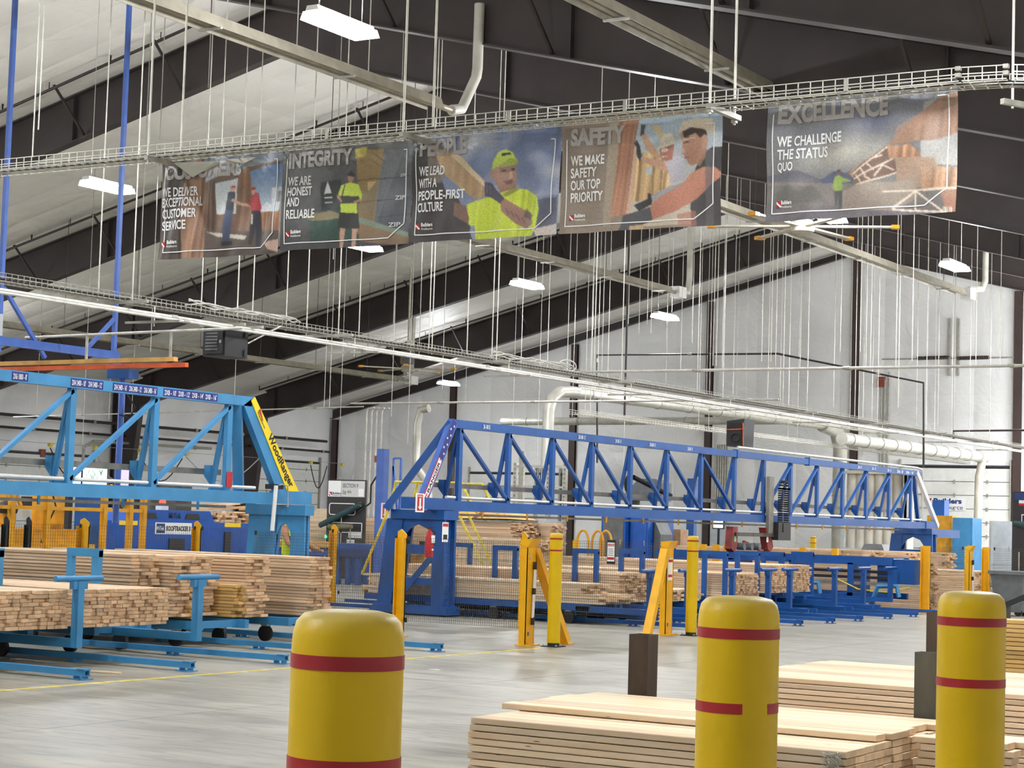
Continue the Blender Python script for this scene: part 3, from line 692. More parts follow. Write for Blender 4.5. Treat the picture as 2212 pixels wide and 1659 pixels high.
def bollard(x, y, label, group, r=.084, h=1.46, n=48, gap=False, foot=True, bands=(1.385, 1.235)):
    o = thing('bollard', label, 'bollard', (x, y, 0), group)
    prof = [(r*.99, .05), (r*1.0, .3), (r, h-.055), (r*.985, h-.035), (r*.93, h-.017), (r*.8, h-.006), (r*.55, h-.0012), (.004, h)]
    MB().lathe(prof, x, y, n).build('cover', 'cover_plastic', o, True)
    for k, z in enumerate(bands):
        hb = .0105
        mb = MB(); a0, a1 = (0, 2*math.pi) if not (gap and k) else (math.radians(-18), math.radians(302))
        rr = r*1.012; vs = []; nn = 56
        for i in range(nn+1):
            a = a0+(a1-a0)*i/nn
            for q, zz in ((rr, z-hb), (rr, z+hb), (r*.99, z+hb), (r*.99, z-hb)): vs.append((x+q*math.cos(a), y+q*math.sin(a), zz))
        fs = [(i*4+j, (i+1)*4+j, (i+1)*4+(j+1) % 4, i*4+(j+1) % 4) for i in range(nn) for j in range(4)]
        mb.add(vs, fs).build('reflective_band', 'red_band', o, True)
    if foot:
        MB().lathe([(r*.92, 0), (r*.92, .05)], x, y, 24).build('pipe_foot', 'black', o)
        B(x-.12, x+.12, y-.12, y+.12, 0, .012).build('base_plate', 'black', o)
        for dx in (-.095, .095):
            for dy in (-.095, .095): MB().lathe([(.014, .012), (.014, .03)], x+dx, y+dy, 6).build('bolt', 'galv', o)
    return o
g = 'yellow bollards'
bollard(-1.72, 2.39, 'largest yellow bollard in front, with one red band in view', g)
bollard(-1.69, 3.72, 'yellow bollard in the middle foreground, its lower red band broken by a gap', g, gap=True)
bollard(-1.55, 4.81, 'foreground yellow bollard nearest the right edge', g)
bollard(-12.58, 21.98, 'slim far yellow bollard beside the guard post with a white bar', g)
bollard(-12.62, 26.1, 'slim far yellow bollard right of the guard post with a leaning brace', g)
p = at('Z', 1.46, 1757, 1152)
p = at('Y', 52, 1757, 1155)
bollard(p.x, 52, 'small yellow bollard far behind the blue gantry', g, n=20, h=1.42)

# ------------------------------------------------------------------ guard posts and wire mesh fences
def guard_post(x, y, s, label, curtain=True, sign=False, brace=True, h=1.36):
    """s: +1 brace toward +y, -1 toward -y"""
    o = thing('guard_post', label, 'post', (x, y, 0), 'yellow guard posts')
    mb = MB(); mb.box(x+.02, x+.03, y-.11, y+.11, .02, h-.06); mb.box(x-.07, x+.03, y-.11, y-.10, .02, h); mb.box(x-.07, x+.03, y+.10, y+.11, .02, h)
    mb.build('post', 'yellow_guard', o)
    tp = MB().prism([(x-.07, h), (x+.1, h+.02), (x+.03, h-.1), (x-.07, h-.06)], 'y', y-.12, y+.12); tp.build('top_plate', 'yellow_guard', o)
    MB().box(x-.09, x+.1, y-.16, y+.16, 0, .02).build('base_plate', 'yellow_guard', o)
    hk = MB()
    for i in range(22): hk.box(x-.085, x-.07, y-.112, y-.098, .2+i*.05, .225+i*.05)
    for i in range(22): hk.box(x-.085, x-.07, y+.098, y+.112, .2+i*.05, .225+i*.05)
    hk.build('hooks', 'yellow_guard', o, kind='stuff')
    if brace:
        MB().bar((x+.0, y+s*.12, h-.12), (x+.1, y+s*.82, .03), .09, .12, (1, 0, 0)).build('brace', 'yellow_guard', o)
        MB().box(x, x+.2, y+s*.82-.1, y+s*.82+.1, 0, .015).build('foot_plate', 'yellow_guard', o)
    if curtain:
        MB().tube((x+.055, y+.02, .36), (x+.055, y+.05, 1.02), .02, 10).build('light_curtain', 'white', o, True)
        for z, l in ((.27, .1), (.66, .08), (.98, .1)): MB().tube((x+.056, y+.015+z*.03, z), (x+.056, y+.018+z*.03, z+l), .024, 10).build('bracket', 'black', o)
    B(x+.029, x+.032, y-.06, y-.02, .13, .18).build('slot', 'grey_dark', o)
    for z in (1.12, 1.18): MB().tube((x+.03, y-.05, z), (x+.036, y-.05, z), .012, 8).build('bolt', 'galv', o)
    if sign:
        B(x+.03, x+.036, y-.075, y+.065, .8, 1.12).build('label', 'print_white', o)
        for z in (1.08, .86): B(x+.036, x+.0385, y-.07, y+.06, z-.015, z+.025).build('label_stripe', 'red', o)
    return o
guard_post(-12.88, 21.83, 1, 'yellow guard post with a white bar, its brace leaning right behind the slim bollard')
guard_post(-12.89, 25.85, -1, 'yellow guard post with a white warning label and a brace leaning left', False, True)
guard_post(-12.85, 39.7, 1, 'yellow guard post with a white bar behind the right foreground bollard', True, False, False)
def fence_post(x, y, label, h=1.35, mat='yellow_guard', w=.05, hook=True):
    o = thing('fence_post', label, 'post', (x, y, 0), 'fence posts')
    mb = MB(); mb.box(x-w, x+w, y-.01, y+.01, .01, h); mb.box(x-w, x-w+.012, y-w, y+.01, .01, h-.03); mb.box(x+w-.012, x+w, y-w, y+.01, .01, h-.03)
    mb.build('post', mat, o); MB().box(x-.09, x+.09, y-.09, y+.09, 0, .012).build('base_plate', mat, o)
    if hook: MB().prism([(x-w, h), (x+w, h), (x+w, h+.02), (x-w*.2, h+.09), (x-w, h+.06)], 'y', y-.01, y+.01).build('top_hook', mat, o)
    return o
fence_post(-14.88, 21.83, 'yellow fence post in front of the leg of the far gantry', w=.07)
fence_post(-21.04, 28.69, 'yellow fence post before the section sign, behind the lumber', w=.07)
fence_post(-15.35, 25.85, 'yellow fence post partly hidden behind the guard post with the white bar')
fence_post(-21.0, 22.22, 'short looking yellow fence post behind the left lumber, before the yellow lift machine', w=.09)
fence_post(-21.0, 24.85, 'short looking yellow fence post before the blue press machine', w=.07)
fence_post(-21.0, 20.6, 'black fence post at the left edge behind the lumber', mat='black', w=.05)
fence_post(-21.0, 21.05, 'black fence post behind the lumber, second from the left edge', mat='black', w=.05)
fence_post(-13.3, 38.3, 'bright yellow fence post standing free left of the right foreground bollard', w=.09, hook=False)
fence_post(-12.85, 40.8, 'yellow fence post just right above the right foreground bollard', w=.08, hook=False)
def mesh_panel(p, q, z0, z1, label, group='wire mesh fence panels', vp=.032, hp=.04, r=.0016):
    p = Vector((*p, 0)); q = Vector((*q, 0)); L_ = (q-p).length; d = (q-p)/L_
    o = thing('mesh_panel', label, 'fence', ((p+q)/2)[:2]+(0,), group)
    mv = MB(); mh = MB(); n = int(L_/vp)
    for i in range(n+1):
        a = p+d*(L_*i/n); mv.bar((a.x, a.y, z0), (a.x, a.y, z1), 2*r, 2*r, (1, 0, 0))
    k = int((z1-z0)/hp)
    for i in range(k+1):
        z = z0+(z1-z0)*i/k; mh.bar((p.x, p.y, z), (q.x, q.y, z), 2*r, 2*r)
    mv.build('vertical_wires', 'mesh_wire', o, kind='stuff'); mh.build('horizontal_wires', 'mesh_wire', o, kind='stuff')
    for e in (p+d*.02, q-d*.02):
        for z in (z0, z1-.02): B(e.x-.015, e.x+.015, e.y-.012, e.y+.012, z-.02, z+.04).build('clamp', 'black', o)
    return o
mesh_panel((-14.8, 21.83), (-12.98, 21.83), .22, 1.33, 'wire mesh panel hung on the guard post, before the feet of the far gantry')
mesh_panel((-17.4, 21.83), (-14.96, 21.83), .22, 1.33, 'wire mesh panel left of the yellow fence post, before the gantry leg')
mesh_panel((-15.3, 25.85), (-12.98, 25.85), .22, 1.33, 'wire mesh panel with a hanging danger sign between the two guard posts')
mesh_panel((-21, 16.4), (-21, 22.15), .2, 1.33, 'dark wire mesh before the yellow lift machine', hp=.05, vp=.05)
mesh_panel((-21, 22.3), (-21, 24.8), .2, 1.33, 'dark wire mesh before the blue press machine', hp=.05, vp=.05)
mesh_panel((-21, 24.95), (-21, 28.6), .2, 1.33, 'dark wire mesh behind the yellow lettered gantry leg', hp=.05, vp=.05)
mesh_panel((-21, 28.8), (-21, 36), .2, 1.33, 'wire mesh behind the far gantry leg, before the stacked lumber', hp=.05, vp=.05)
mesh_panel((-13.28, 38.4), (-12.95, 39.58), .25, 1.33, 'wire mesh before the lumber at the right edge', hp=.05, vp=.05)
mesh_panel((-12.75, 41.0), (-12.3, 42.3), .25, 1.33, 'wire mesh right of the last yellow post at the right edge', hp=.05, vp=.05)

o = thing('danger_sign', 'narrow white danger sign on a black back hanging on the mesh between the guard posts', 'sign', (-13.83, 25.8, 1.03))
B(-13.9, -13.76, 25.815, 25.825, 1.0, 1.36).build('back_plate', 'black', o)
B(-13.89, -13.77, 25.81, 25.815, 1.04, 1.32).build('print', 'print_white', o)
for z in (1.28, 1.08): B(-13.885, -13.775, 25.806, 25.81, z-.012, z+.022).build('stripe', 'red', o)
tt = MB(); text(tt, 'DANGER', (-13.88, 25.805, 1.275), (1, 0, 0), (0, 0, 1), .1, .018)
tt.build('lettering', 'print_white', o)
tt = MB()
for i in range(4): tt.box(-13.875, -13.79, 25.807, 25.81, 1.13+i*.03, 1.138+i*.03)
tt.build('fine_print', 'grey_dark', o)

# ------------------------------------------------------------------ floor marks
solo('floor_stripe', B(-12.56, -12.50, 6, 21.6, 0, .002), 'yellow_paint', 'yellow painted line on the concrete floor ending at the guard post', 'floor line')

# ------------------------------------------------------------------ rails on the floor
def rail(y, x0, x1, label):
    o = thing('floor_rail', label, 'rail', (x1, y, 0), 'blue rails on the floor')
    mb = MB(); mb.box(x0, x1, y-.04, y+.04, .085, .095); mb.box(x0, x1, y-.04, y+.04, .035, .045); mb.box(x0, x1, y+.02, y+.03, .045, .085); mb.box(x0, x1, y-.04, y-.032, .045, .085)
    mb.build('beam', 'blue_light' if y < 22 else 'blue_deep', o)
    for x in np.arange(x1-.06, x0, -1.5):
        MB().box(x-.1, x+.06, y-.08, y+.08, 0, .008).build('foot_plate', 'blue_light' if y < 22 else 'blue_deep', o)
        c = MB(); c.box(x-.08, x-.07, y-.045, y+.045, .008, .035); c.box(x+.02, x+.03, y-.045, y+.045, .008, .035); c.build('chair', 'blue_light' if y < 22 else 'blue_deep', o)
    MB().box(x1-.1, x1+.0, y-.05, y+.05, .095, .102).build('end_stop', 'blue_light' if y < 22 else 'blue_deep', o)
nm = ['first', 'second', 'third', 'fourth', 'fifth', 'sixth', 'seventh', 'eighth']
for i, y in enumerate((13.67, 15.2, 16.76, 18.32, 19.88)): rail(y, -21, -12.8+.02*0-.03*i, 'light blue rail flat on the floor, %s from the left foreground' % nm[i])
for i, y in enumerate((27.5, 29.05, 30.55, 31.97, 33.3, 34.8, 36.2, 37.7)): rail(y, -21, -12.72, 'dark blue rail on the floor before the far gantry, %s from the left' % nm[i])

# ------------------------------------------------------------------ lumber
def board_mesh(l, w_, t, x, y, z, c=.004):
    return MB().prism([(y+c, z), (y+w_-c, z), (y+w_, z+c), (y+w_, z+t-c), (y+w_-c, z+t), (y+c, z+t), (y, z+t-c), (y, z+c)], 'x', x, x+l)
def boards(cells, l, w_, t, label, group, mat, jx=.03, jy=.0, jr=0., sl=0., name='lumber_board'):
    """one object per board; cells = (x, y, z) of their near low left corners"""
    first = None
    for (x, y, z) in cells:
        lb = label(x, y, z) if callable(label) else label
        if first is None:
            first = board_mesh(l, w_, t, 0, 0, 0).build(name, mat, None, False, (0, 0, 0)); tag(first, lb, 'lumber' if name == 'lumber_board' else 'stud', group); o = first
        else: o = first.copy(); COL.objects.link(o)
        o['label'] = lb
        o.location = (x+random.uniform(-jx, jx), y+random.uniform(-jy, jy), z)
        o.rotation_euler = (0, 0, random.uniform(-jr, jr))
        if sl: o.scale = (1+random.uniform(-sl, sl), 1, 1)
def board_stack(x0, x1, y0, ny, w_, z0, nz_, t, label, mat, group=None, jx=.05, drop=0.):
    """a stack too far or too hidden to pick its boards apart: all boards real, joined"""
    mb = MB()
    for k in range(nz_):
        for j in range(ny):
            if 0 < k < nz_-1 and 1 < j < ny-1 and jx < .2:   # deep inside: keep only the ends
                a = random.uniform(-jx, jx); c = .002
                mb.box(x1+a-.5, x1+a, y0+j*w_+c, y0+(j+1)*w_-c, z0+k*t, z0+k*t+t*.88); continue
            if k == nz_-1 and random.random() < drop: continue
            a = random.uniform(-jx, jx); b_ = random.uniform(-jx, jx)
            mb.box(x0+b_, x1+a, y0+j*w_+.002, y0+(j+1)*w_-.002, z0+k*t, z0+k*t+t*.88)
    return solo('lumber_stack', mb, mat, label, 'lumber', group, 'stuff')
T = .0395
TH = .0345
# front bundle: 2x6 boards, front face toward the bollards
NTH = ['first', 'second', 'third', 'fourth', 'fifth', 'sixth', 'seventh', 'eighth', 'ninth', 'tenth', 'eleventh', 'twelfth', 'thirteenth', 'fourteenth', 'fifteenth', 'sixteenth', 'seventeenth', 'eighteenth', 'nineteenth', 'twentieth']
def nth_z(top, pitch, say): return lambda x, y, z: say % NTH[int(round((top-z)/pitch))]
def nth_y(y0, pitch, say): return lambda x, y, z: say % NTH[int(round((y-y0)/pitch))]
boards([(-6.02, 9.58, .04+T*k) for k in range(11)], 2.28, .139, TH, nth_z(.04+T*10, T, '%s layer below the top, front face plank of the front bundle'), 'front face planks of the front bundle', 'pine_pale', .012, .006, .003)
vis = [(-6.02, 9.58+.142*j, .04+T*k) for k in range(7, 11) for j in range(1, 12)]
boards(vis, 2.28, .139, TH, 'pale plank in the front bundle between the foreground bollards, below its top layer', 'planks of the front bundle', 'pine_pale', .01, .0, .002)
board_stack(-6.02, -3.74, 9.58+.142, 11, .142, .04, 7, T, 'inner planks low in the front bundle between the foreground bollards', 'pine_pale', None, .01)
boards([(-6.12, 10.12+.142*j, .04+T*11) for j in range(8)], 2.36, .139, TH, nth_y(10.12, .142, '%s plank from the front in the top layer of the front bundle'), 'top planks of the front bundle', 'pine_pale', .03, 0, .004)
solo('wire_tuft', MB().path([(-3.80+.05*math.cos(a*1.9), 9.55+.03*math.sin(a*2.3), .42+.045*math.sin(a*1.3)) for a in range(70)], .0016, 4), 'galv', 'frayed steel wire tuft on the right corner of the front bundle', 'wire')
for y in (9.8, 10.6, 11.1): solo('dunnage', B(-5.9, -3.9, y-.04, y+.04, 0, .04), 'pine', 'wood spacer under the front bundle', 'dunnage', 'spacers under the front bundle')
boards([(-3.66, 10.45+.142*j, .02+T*k) for k in range(12) for j in range(3) if j == 0 or k > 9], .52, .139, TH, 'short pale plank at the lower right edge, right of the last foreground bollard', 'short planks at the right edge', 'pine_pale', .03)
# second bundle behind
boards([(-6.25, 13.5, T*k) for k in range(13)], 3.9, .139, TH, nth_z(T*12, T, '%s plank from the top on the front face of the second bundle behind the stakes'), 'front planks of the second bundle', 'pine', .02, .006, .001)
boards([(-6.25, 13.5+.142*j, T*12) for j in range(1, 15)], 3.9, .139, TH, nth_y(13.5, .142, '%s plank from the front on the flat top of the second bundle'), 'top planks of the second bundle', 'pine_pale', .02, 0, .001)
board_stack(-6.22, -2.4, 13.5+.15, 14, .142, 0, 12, T, 'hidden inner planks of the second bundle behind the grey stakes', 'pine', None, .02)
# yellow bundle at the right edge
boards([(-5.6, 17.5, .3+.0395*k) for k in range(14)], 3.2, .09, TH, nth_z(.3+.0395*13, .0395, '%s golden plank from the top in the bundle at the right edge'), 'golden planks at the right edge', 'pine_gold', .03, .005)
board_stack(-5.6, -2.45, 17.6, 2, .095, .3, 14, .0395, 'golden planks behind the face of the tall bundle at the right edge', 'pine_gold', None, .03)
solo('dunnage', B(-5.5, -2.6, 17.5, 17.78, 0, .3), 'pine', 'timber block under the golden bundle at the right edge', 'dunnage')
# steel stakes
def stake(x, y, h, wx, wy, mat, label):
    o = thing('steel_stake', label, 'stake', (x, y, 0), 'square steel stakes')
    mb = MB(); t = .008
    mb.box(x-wx, x+wx, y-wy, y-wy+t, 0, h); mb.box(x-wx, x+wx, y+wy-t, y+wy, 0, h); mb.box(x-wx, x-wx+t, y-wy+t, y+wy-t, 0, h); mb.box(x+wx-t, x+wx, y-wy+t, y+wy-t, 0, h)
    mb.build('tube', mat, o); B(x-wx-.05, x+wx+.05, y-wy-.05, y+wy+.05, 0, .012).build('base_plate', mat, o)
stake(-5.86, 11.42, .89, .07, .07, 'steel_raw', 'rusty brown square steel stake behind the front bundle')
stake(-3.93, 11.42, .89, .08, .05, 'steel_grey', 'dark grey steel stake left of the last foreground bollard')
stake(-5.52, 16.2, .94, .07, .07, 'steel_raw', 'brown steel stake standing behind the second bundle')

# left carts: sawn ends, one object per stud
random.seed(5)
rows = [.385+.0385*k for k in range(10)]
def studs(cells, l, label, group, mat, jx): boards(cells, l, .0875, .0352, label, group, mat, jx, .001, 0, 0, 'stud')
studs([(-16.4, 13.5+.0925*j, z) for z in rows for j in range(12)], 2.4, 'stud with its sawn end out in the low stack at the left edge', 'studs of the left low stack', 'pine', .03)
studs([(-16.4, 14.86+.0925*j, z) for z in rows for j in range(14)], 2.4, 'stud with its sawn end out in the low stack right of the first handle post', 'studs of the second low stack', 'pine', .03)
for i, (x, y, xe, n0, n1, jx) in enumerate(((-18.6, 17.05, -15.35, 18, .37, .05), (-18.4, 17.55, -15.2, 18, .36, .05), (-18.6, 18.15, -15.4, 18, .35, .06), (-18.6, 19.05, -15.3, 19, .31, .05), (-18.6, 20.1, -15.1, 19, .31, .035))):
    w_ = .142
    lab = ['tall stack behind the handle posts at the left', 'tall stack right of the blue portal', 'tall stack narrowing in the middle', 'tall stack right of the second handle post', 'tall stack with even ends, farthest right'][i]
    boards([(xe-3.3, y, n1+.0395*k) for k in range(n0)], 3.3, .139, TH, nth_z(n1+.0395*(n0-1), .0395, '%s plank from the top on the '+lab), 'planks of the '+lab, 'pine', jx, .014)
    board_stack(xe-3.3, xe, y+w_+.006, 2, w_, n1, n0, .0395, 'rear planks of the '+lab, 'pine', None, jx*1.3)
for i, (y, xe) in enumerate(((17.86, -15.05), (18.62, -15.0))):
    studs([(xe-2.4, y+.095*j, .33+.0395*k) for k in range((9, 10)[i]) for j in range(2)], 2.3, 'short stud in the low pile %s' % ('left of the second handle post', 'right of the second handle post')[i], 'short studs low pile %s' % ('one', 'two')[i], 'pine_gold', .06)
# scraps
for a, b_, r in (((-13.95, 14.2), (-13.1, 14.45), .012), ((-13.95, 14.28), (-13.05, 14.4), .01), ((-13.35, 14.1), (-13.15, 13.95), .02)):
    solo('wood_strip', MB().bar((*a, .01), (*b_, .01), r*2, .012), 'pine_pale', 'thin pale wood strip lying on the floor between the blue rails', 'scrap', 'wood strips on the floor')
p = at('Z', 0, 938, 1447); solo('paper_scrap', MB().prism([(p.x-.06, p.y-.02), (p.x+.05, p.y-.04), (p.x+.06, p.y+.03), (p.x, p.y+.05)], 'z', 0, .006), 'white', 'small white scrap on the floor right of the largest bollard', 'scrap')

# ------------------------------------------------------------------ lumber carts
def cart(y, label, x_post=-13.9, mat='blue_light', portal=True, post=True, z=.24, ylen=.66, dy=0., xb=-19.3, py=-.62):
    o = thing('lumber_cart', label, 'cart', (-16, y, 0), 'blue lumber carts')
    for yy in (y+dy-.42, y+dy+.42): MB().bar((xb, yy, .26), (-14.95, yy, .26), .08, .1).build('side_beam', mat, o)
    for x in (-19.2, -17.8, -16.5, -15.1): MB().bar((x, y+dy-.42, .26), (x, y+dy+.42, .26), .07, .08).build('cross_beam', mat, o)
    if post:
        MB().bar((-15.2, y, z), (x_post-.035, y, z), .08, .09).build('arm', mat, o)
        MB().bar((x_post, y, z-.045), (x_post, y, .86), .085, .085, (1, 0, 0)).build('handle_post', mat, o)
        MB().tube((x_post, y-ylen/2, .885), (x_post, y+ylen/2, .885), .03, 12).build('handle_bar', mat, o, True)
        MB().prism([(x_post-.03, .78), (x_post+.03, .78), (x_post+.03, .86), (x_post-.03, .86)], 'y', y-.1, y+.1).build('gusset', mat, o)
    if portal:
        x = -15.3 if y < 20 else -15.55; yy = y+py
        MB().box(x-.24, x-.16, yy-.03, yy+.03, .25, 1.13).build('portal_post', mat, o)
        MB().box(x+.13, x+.24, yy-.03, yy+.03, .25, 1.13).build('portal_post', mat, o)
        MB().box(x-.24, x+.24, yy-.035, yy+.035, 1.06, 1.15).build('portal_bar', mat, o)
    for x in (-18.9, -16.75, -15.35):
        for yy in (y+dy-.4, y+dy+.4):
            MB().tube((x, yy-.025, .1), (x, yy+.025, .1), .1, 16).build('wheel', 'rubber', o, True)
            MB().box(x-.05, x+.05, yy-.04, yy+.04, .19, .22).build('caster', 'galv', o)
    return o
cart(12.95, 'light blue lumber cart cut by the left edge, its handle bar just in view', portal=False)
cart(14.66, 'light blue lumber cart with the first handle post, carrying sawn ends', py=.07)
cart(16.5, 'light blue lumber cart with the second handle post, at the tall stacks', py=-.29)
cart(18.25, 'light blue lumber cart under the tall stacks, black casters in view', post=False, portal=False)
cart(19.95, 'light blue lumber cart under the even ended stack', post=False, portal=False)
for i, y in enumerate((27.27, 28.6, 30.3, 31.8, 32.75, 34.9, 36.4, 37.9)):
    cart(y, 'dark blue lumber cart before the far gantry, %s handle post from the left' % nm[i], mat='blue_deep', portal=i in (6, 7), dy=(.42, .12, 0, 0, -.04, .1, 0, -.17)[i])
for i, (y, px) in enumerate(((29.66, 995), (28.22, 1092), (28.22, 1266), (29.66, 1365), (31.2, 1545), (33.2, 1615))):
    x = at('Y', y, px, 1190).x
    o = thing('stack_divider', 'dark blue portal divider between the far lumber stacks, %s from the left' % nm[i], 'divider', (x, y, 0), 'blue portal dividers')
    for dx in (-.2, .2): B(x+dx-.04, x+dx+.04, y-.03, y+.03, 0, 1.14).build('leg', 'blue_deep', o)
    B(x-.24, x+.24, y-.035, y+.035, 1.1, 1.18).build('bar', 'blue_deep', o)
# lumber on the far carts
board_stack(-19.3, -14.75, 27.3, 6, .142, .32, 4, .04, 'low spread of long pale planks behind the mesh, lower tier', 'pine_pale', None, .22)
board_stack(-19.3, -15.1, 27.32, 5, .142, .48, 4, .04, 'long pale planks behind the mesh, upper tier', 'pine_pale', None, .12)
board_stack(-19.4, -15.0, 28.3, 9, .142, .32, 12, .04, 'stack of pale planks behind the danger sign', 'pine', None, .06)
board_stack(-19.4, -14.9, 29.85, 9, .142, .32, 5, .04, 'low pile of planks between the guard post and the slim bollard', 'pine_pale', None, .15)
board_stack(-19.4, -14.5, 31.45, 14, .0925, .32, 12, .0395, 'stack of sawn stud ends right of the slim bollard', 'pine', None, .03)
board_stack(-19.4, -14.55, 33.25, 22, .0925, .42, 13, .0395, 'wide stack of weathered stud ends left of the blue conveyor', 'pine', None, .03)
board_stack(-17.4, -13.9, 40.1, 5, .142, 0, 25, .04, 'planks behind the mesh at the right edge', 'pine', None, .08)
board_stack(-17.0, -13.6, 42.5, 10, .142, 0, 20, .04, 'planks beside the trash bin at the right edge', 'pine', None, .05)
# ------------------------------------------------------------------ gantries
GX = -17.6
def gantry(label, ya, yb, webs, diags, mat, splice=()):
    o = thing('truss_gantry', label, 'gantry', (GX, (ya+yb)/2, 0), 'blue truss gantries'); X = GX
    B(X-.11, X, ya, yb, 3.11, 3.25).build('top_chord', mat, o)
    B(X-.1, X, ya-.6, yb+.6, 1.73, 1.90).build('bottom_chord', mat, o)
    B(X-.36, X-.28, ya-.3, yb+.3, 1.78, 1.9).build('rear_chord', mat, o)
    for k, y in enumerate(webs):
        f = MB().prism([(X-.02, 1.9), (X-.02, 3.12), (X-.09, 3.12), (X-.09, 1.9)], 'y', y-.05, y+.05)
        f.build('web_post', mat, o)
        MB().bar((X-.32, y-.0, 1.9), (X-.085, y, 3.1), .07, .05).build('web_leg', mat, o)
        MB().prism([(X-.085, 3.11), (X-.085, 2.62), (X-.175, 2.65), (X-.11, 3.11)], 'y', y-.02, y+.02).build('gusset', mat, o)
        MB().prism([(X-.09, 1.9), (X-.09, 2.02), (X-.19, 1.95), (X-.3, 2.03), (X-.32, 1.9)], 'y', y-.015, y+.015).build('foot_gusset', mat, o)
        MB().prism([(X-.30, 2.25), (X-.42, 2.25), (X-.42, 2.1), (X-.31, 1.98)], 'y', y-.05, y+.05).build('bar_bracket', mat, o)
    for a, b in diags:
        MB().bar((X-.055, webs[a], 3.08), (X-.055, webs[b], 1.95), .05, .07, (1, 0, 0)).build('diagonal', mat, o)
    ys = [ya-.2]+list(webs)+[yb+.3]
    for a, b in zip(ys[:-1], ys[1:]):
        if b-a > .4: MB().tube((X-.06, a+.09, 1.955), (X-.06, b-.09, 1.955), .026, 10).build('roller', 'roller', o, True)
    B(X-.47, X-.43, ya-.1, yb-.1, 2.12, 2.20).build('guide_bar', 'bar_grey', o)
    B(X-.60, X-.56, ya-.1, yb+.2, 1.655, 1.695).build('lower_bar', 'bar_grey', o)
    for y in webs[::1]:
        B(X-.56, X-.54, y-.02, y+.02, 1.62, 1.8).build('bar_hanger', 'yellow_gold' if mat == 'blue_deep' else mat, o)
    for y in splice: B(X-.12, X+.012, y-.03, y+.03, 3.09, 3.28).build('splice_plate', mat, o)
    return o
def leg(o, y, s, mat, cols=((-1.0, -.68, -1.16, -.88), (-.1, .14, -.08, .16)), bx=(-.9, .15), ft=(-1.32, .24)):
    wide = s > 0 and mat == 'blue_light'
    X = GX; yd = .07 if wide else .18
    B(X+bx[0], X+bx[1], y-yd-.04, y+yd+.04, 1.58, 1.73).build('leg_beam', mat, o)
    B(X-.14, X+.02, y-.75*(s < 0)-.3, y+.22*(s > 0)+.3, 1.74, 1.93).build('end_beam', mat, o)
    for (a, b, c, d) in cols:
        MB().prism([(X+a, 1.58), (X+b, 1.58), (X+d, .16), (X+c, .16)], 'y', y-yd, y-yd+.05).build('leg_plate', mat, o)
        MB().prism([(X+a, 1.58), (X+b, 1.58), (X+d, .16), (X+c, .16)], 'y', y+yd-.05, y+yd).build('leg_plate', mat, o)
        MB().prism([(X+(a+b)/2-.05, 1.58), (X+(a+b)/2+.05, 1.58), (X+(c+d)/2+.05, .16), (X+(c+d)/2-.05, .16)], 'y', y-yd+.05, y+yd-.05).build('leg_web', mat, o)
    if wide: MB().prism([(X-.16, 1.58), (X+.1, 1.58), (X+.1, 1.3), (X+.04, 1.42), (X-.03, 1.46), (X-.1, 1.42), (X-.16, 1.3)], 'y', y-.06, y-.02).build('arch_plate', mat, o)
    else: MB().prism([(X-.7, 1.58), (X-.08, 1.58), (X-.08, 1.25), (X-.2, 1.42), (X-.4, 1.5), (X-.56, 1.42), (X-.76, 1.2)], 'y', y-.16, y-.12).build('arch_plate', mat, o)
    if not wide: B(X-.8, X-.06, y-.14, y+.14, 1.0, 1.16).build('cross_tie', mat, o)
    B(X-.85, X-.06, y-.14, y+.14, .5, .62).build('cross_tie', mat, o)
    MB().bar((X-.82, y-.15, .2), (X-.1, y-.15, .98), .1, .02, (0, 1, 0)).build('cross_brace', mat, o)
    MB().prism([(X+ft[0], .03), (X+ft[1], .03), (X+ft[1], .17), (X+ft[0]+.12, .17)], 'y', y-.2, y+.2).build('foot_beam', mat, o)
    for x in (X-1.1, X+.05): MB().tube((x, y-.05, .0501), (x, y+.05, .0501), .05, 14).build('wheel', 'rubber', o, True)
g1 = gantry('light blue truss gantry at the left with a yellow lettered end plate', 11.0, 21.9, (12.25, 13.8, 15.35, 16.8, 18.34, 19.92, 21.46), [(k+1, k) for k in range(6)], 'blue_light')
leg(g1, 22.85, 1, 'blue_light', ((-.68, -.16, -.74, -.3), (.1, .34, .1, .36)), (-.72, .38), (-1.0, .45))
MB().prism([(21.72, 3.12), (21.95, 3.25), (23.06, 1.93), (22.55, 1.93)], 'x', GX-.1, GX).build('end_brace', 'blue_light', g1)
MB().bar((GX-.08, 21.66, 3.15), (GX-.34, 22.1, 1.9), .14, .14).build('end_brace', 'blue_light', g1)
pl = MB().prism([(21.87, 3.19), (21.95, 3.25), (23.06, 1.93), (22.78, 1.93)], 'x', GX+.002, GX+.012).build('name_plate', 'yellow_plate', g1)
ex = Vector((0, 22.90-21.90, 1.96-3.22)).normalized(); ey = Vector((0, -ex.z, ex.y))
c0 = Vector((GX+.015, 21.905, 3.20)); 
tt = MB(); text(tt, 'WoodRanger', c0+ex*.62-ey*.065, ex, ey, .93, .15, .03); tt.build('lettering', 'print_black', pl)
tt = MB(); text(tt, 'WoodRanger', c0+ex*.19-ey*.035, ex, ey, .3, .042, .02); tt.build('small_logo_text', 'print_black', pl)
tt = MB(); q = [c0+ex*.19+ey*.012, c0+ex*.40+ey*.012, c0+ex*.19+ey*.07]; tt.add(q, [(0, 1, 2)]); tt.build('small_logo', 'red', pl)
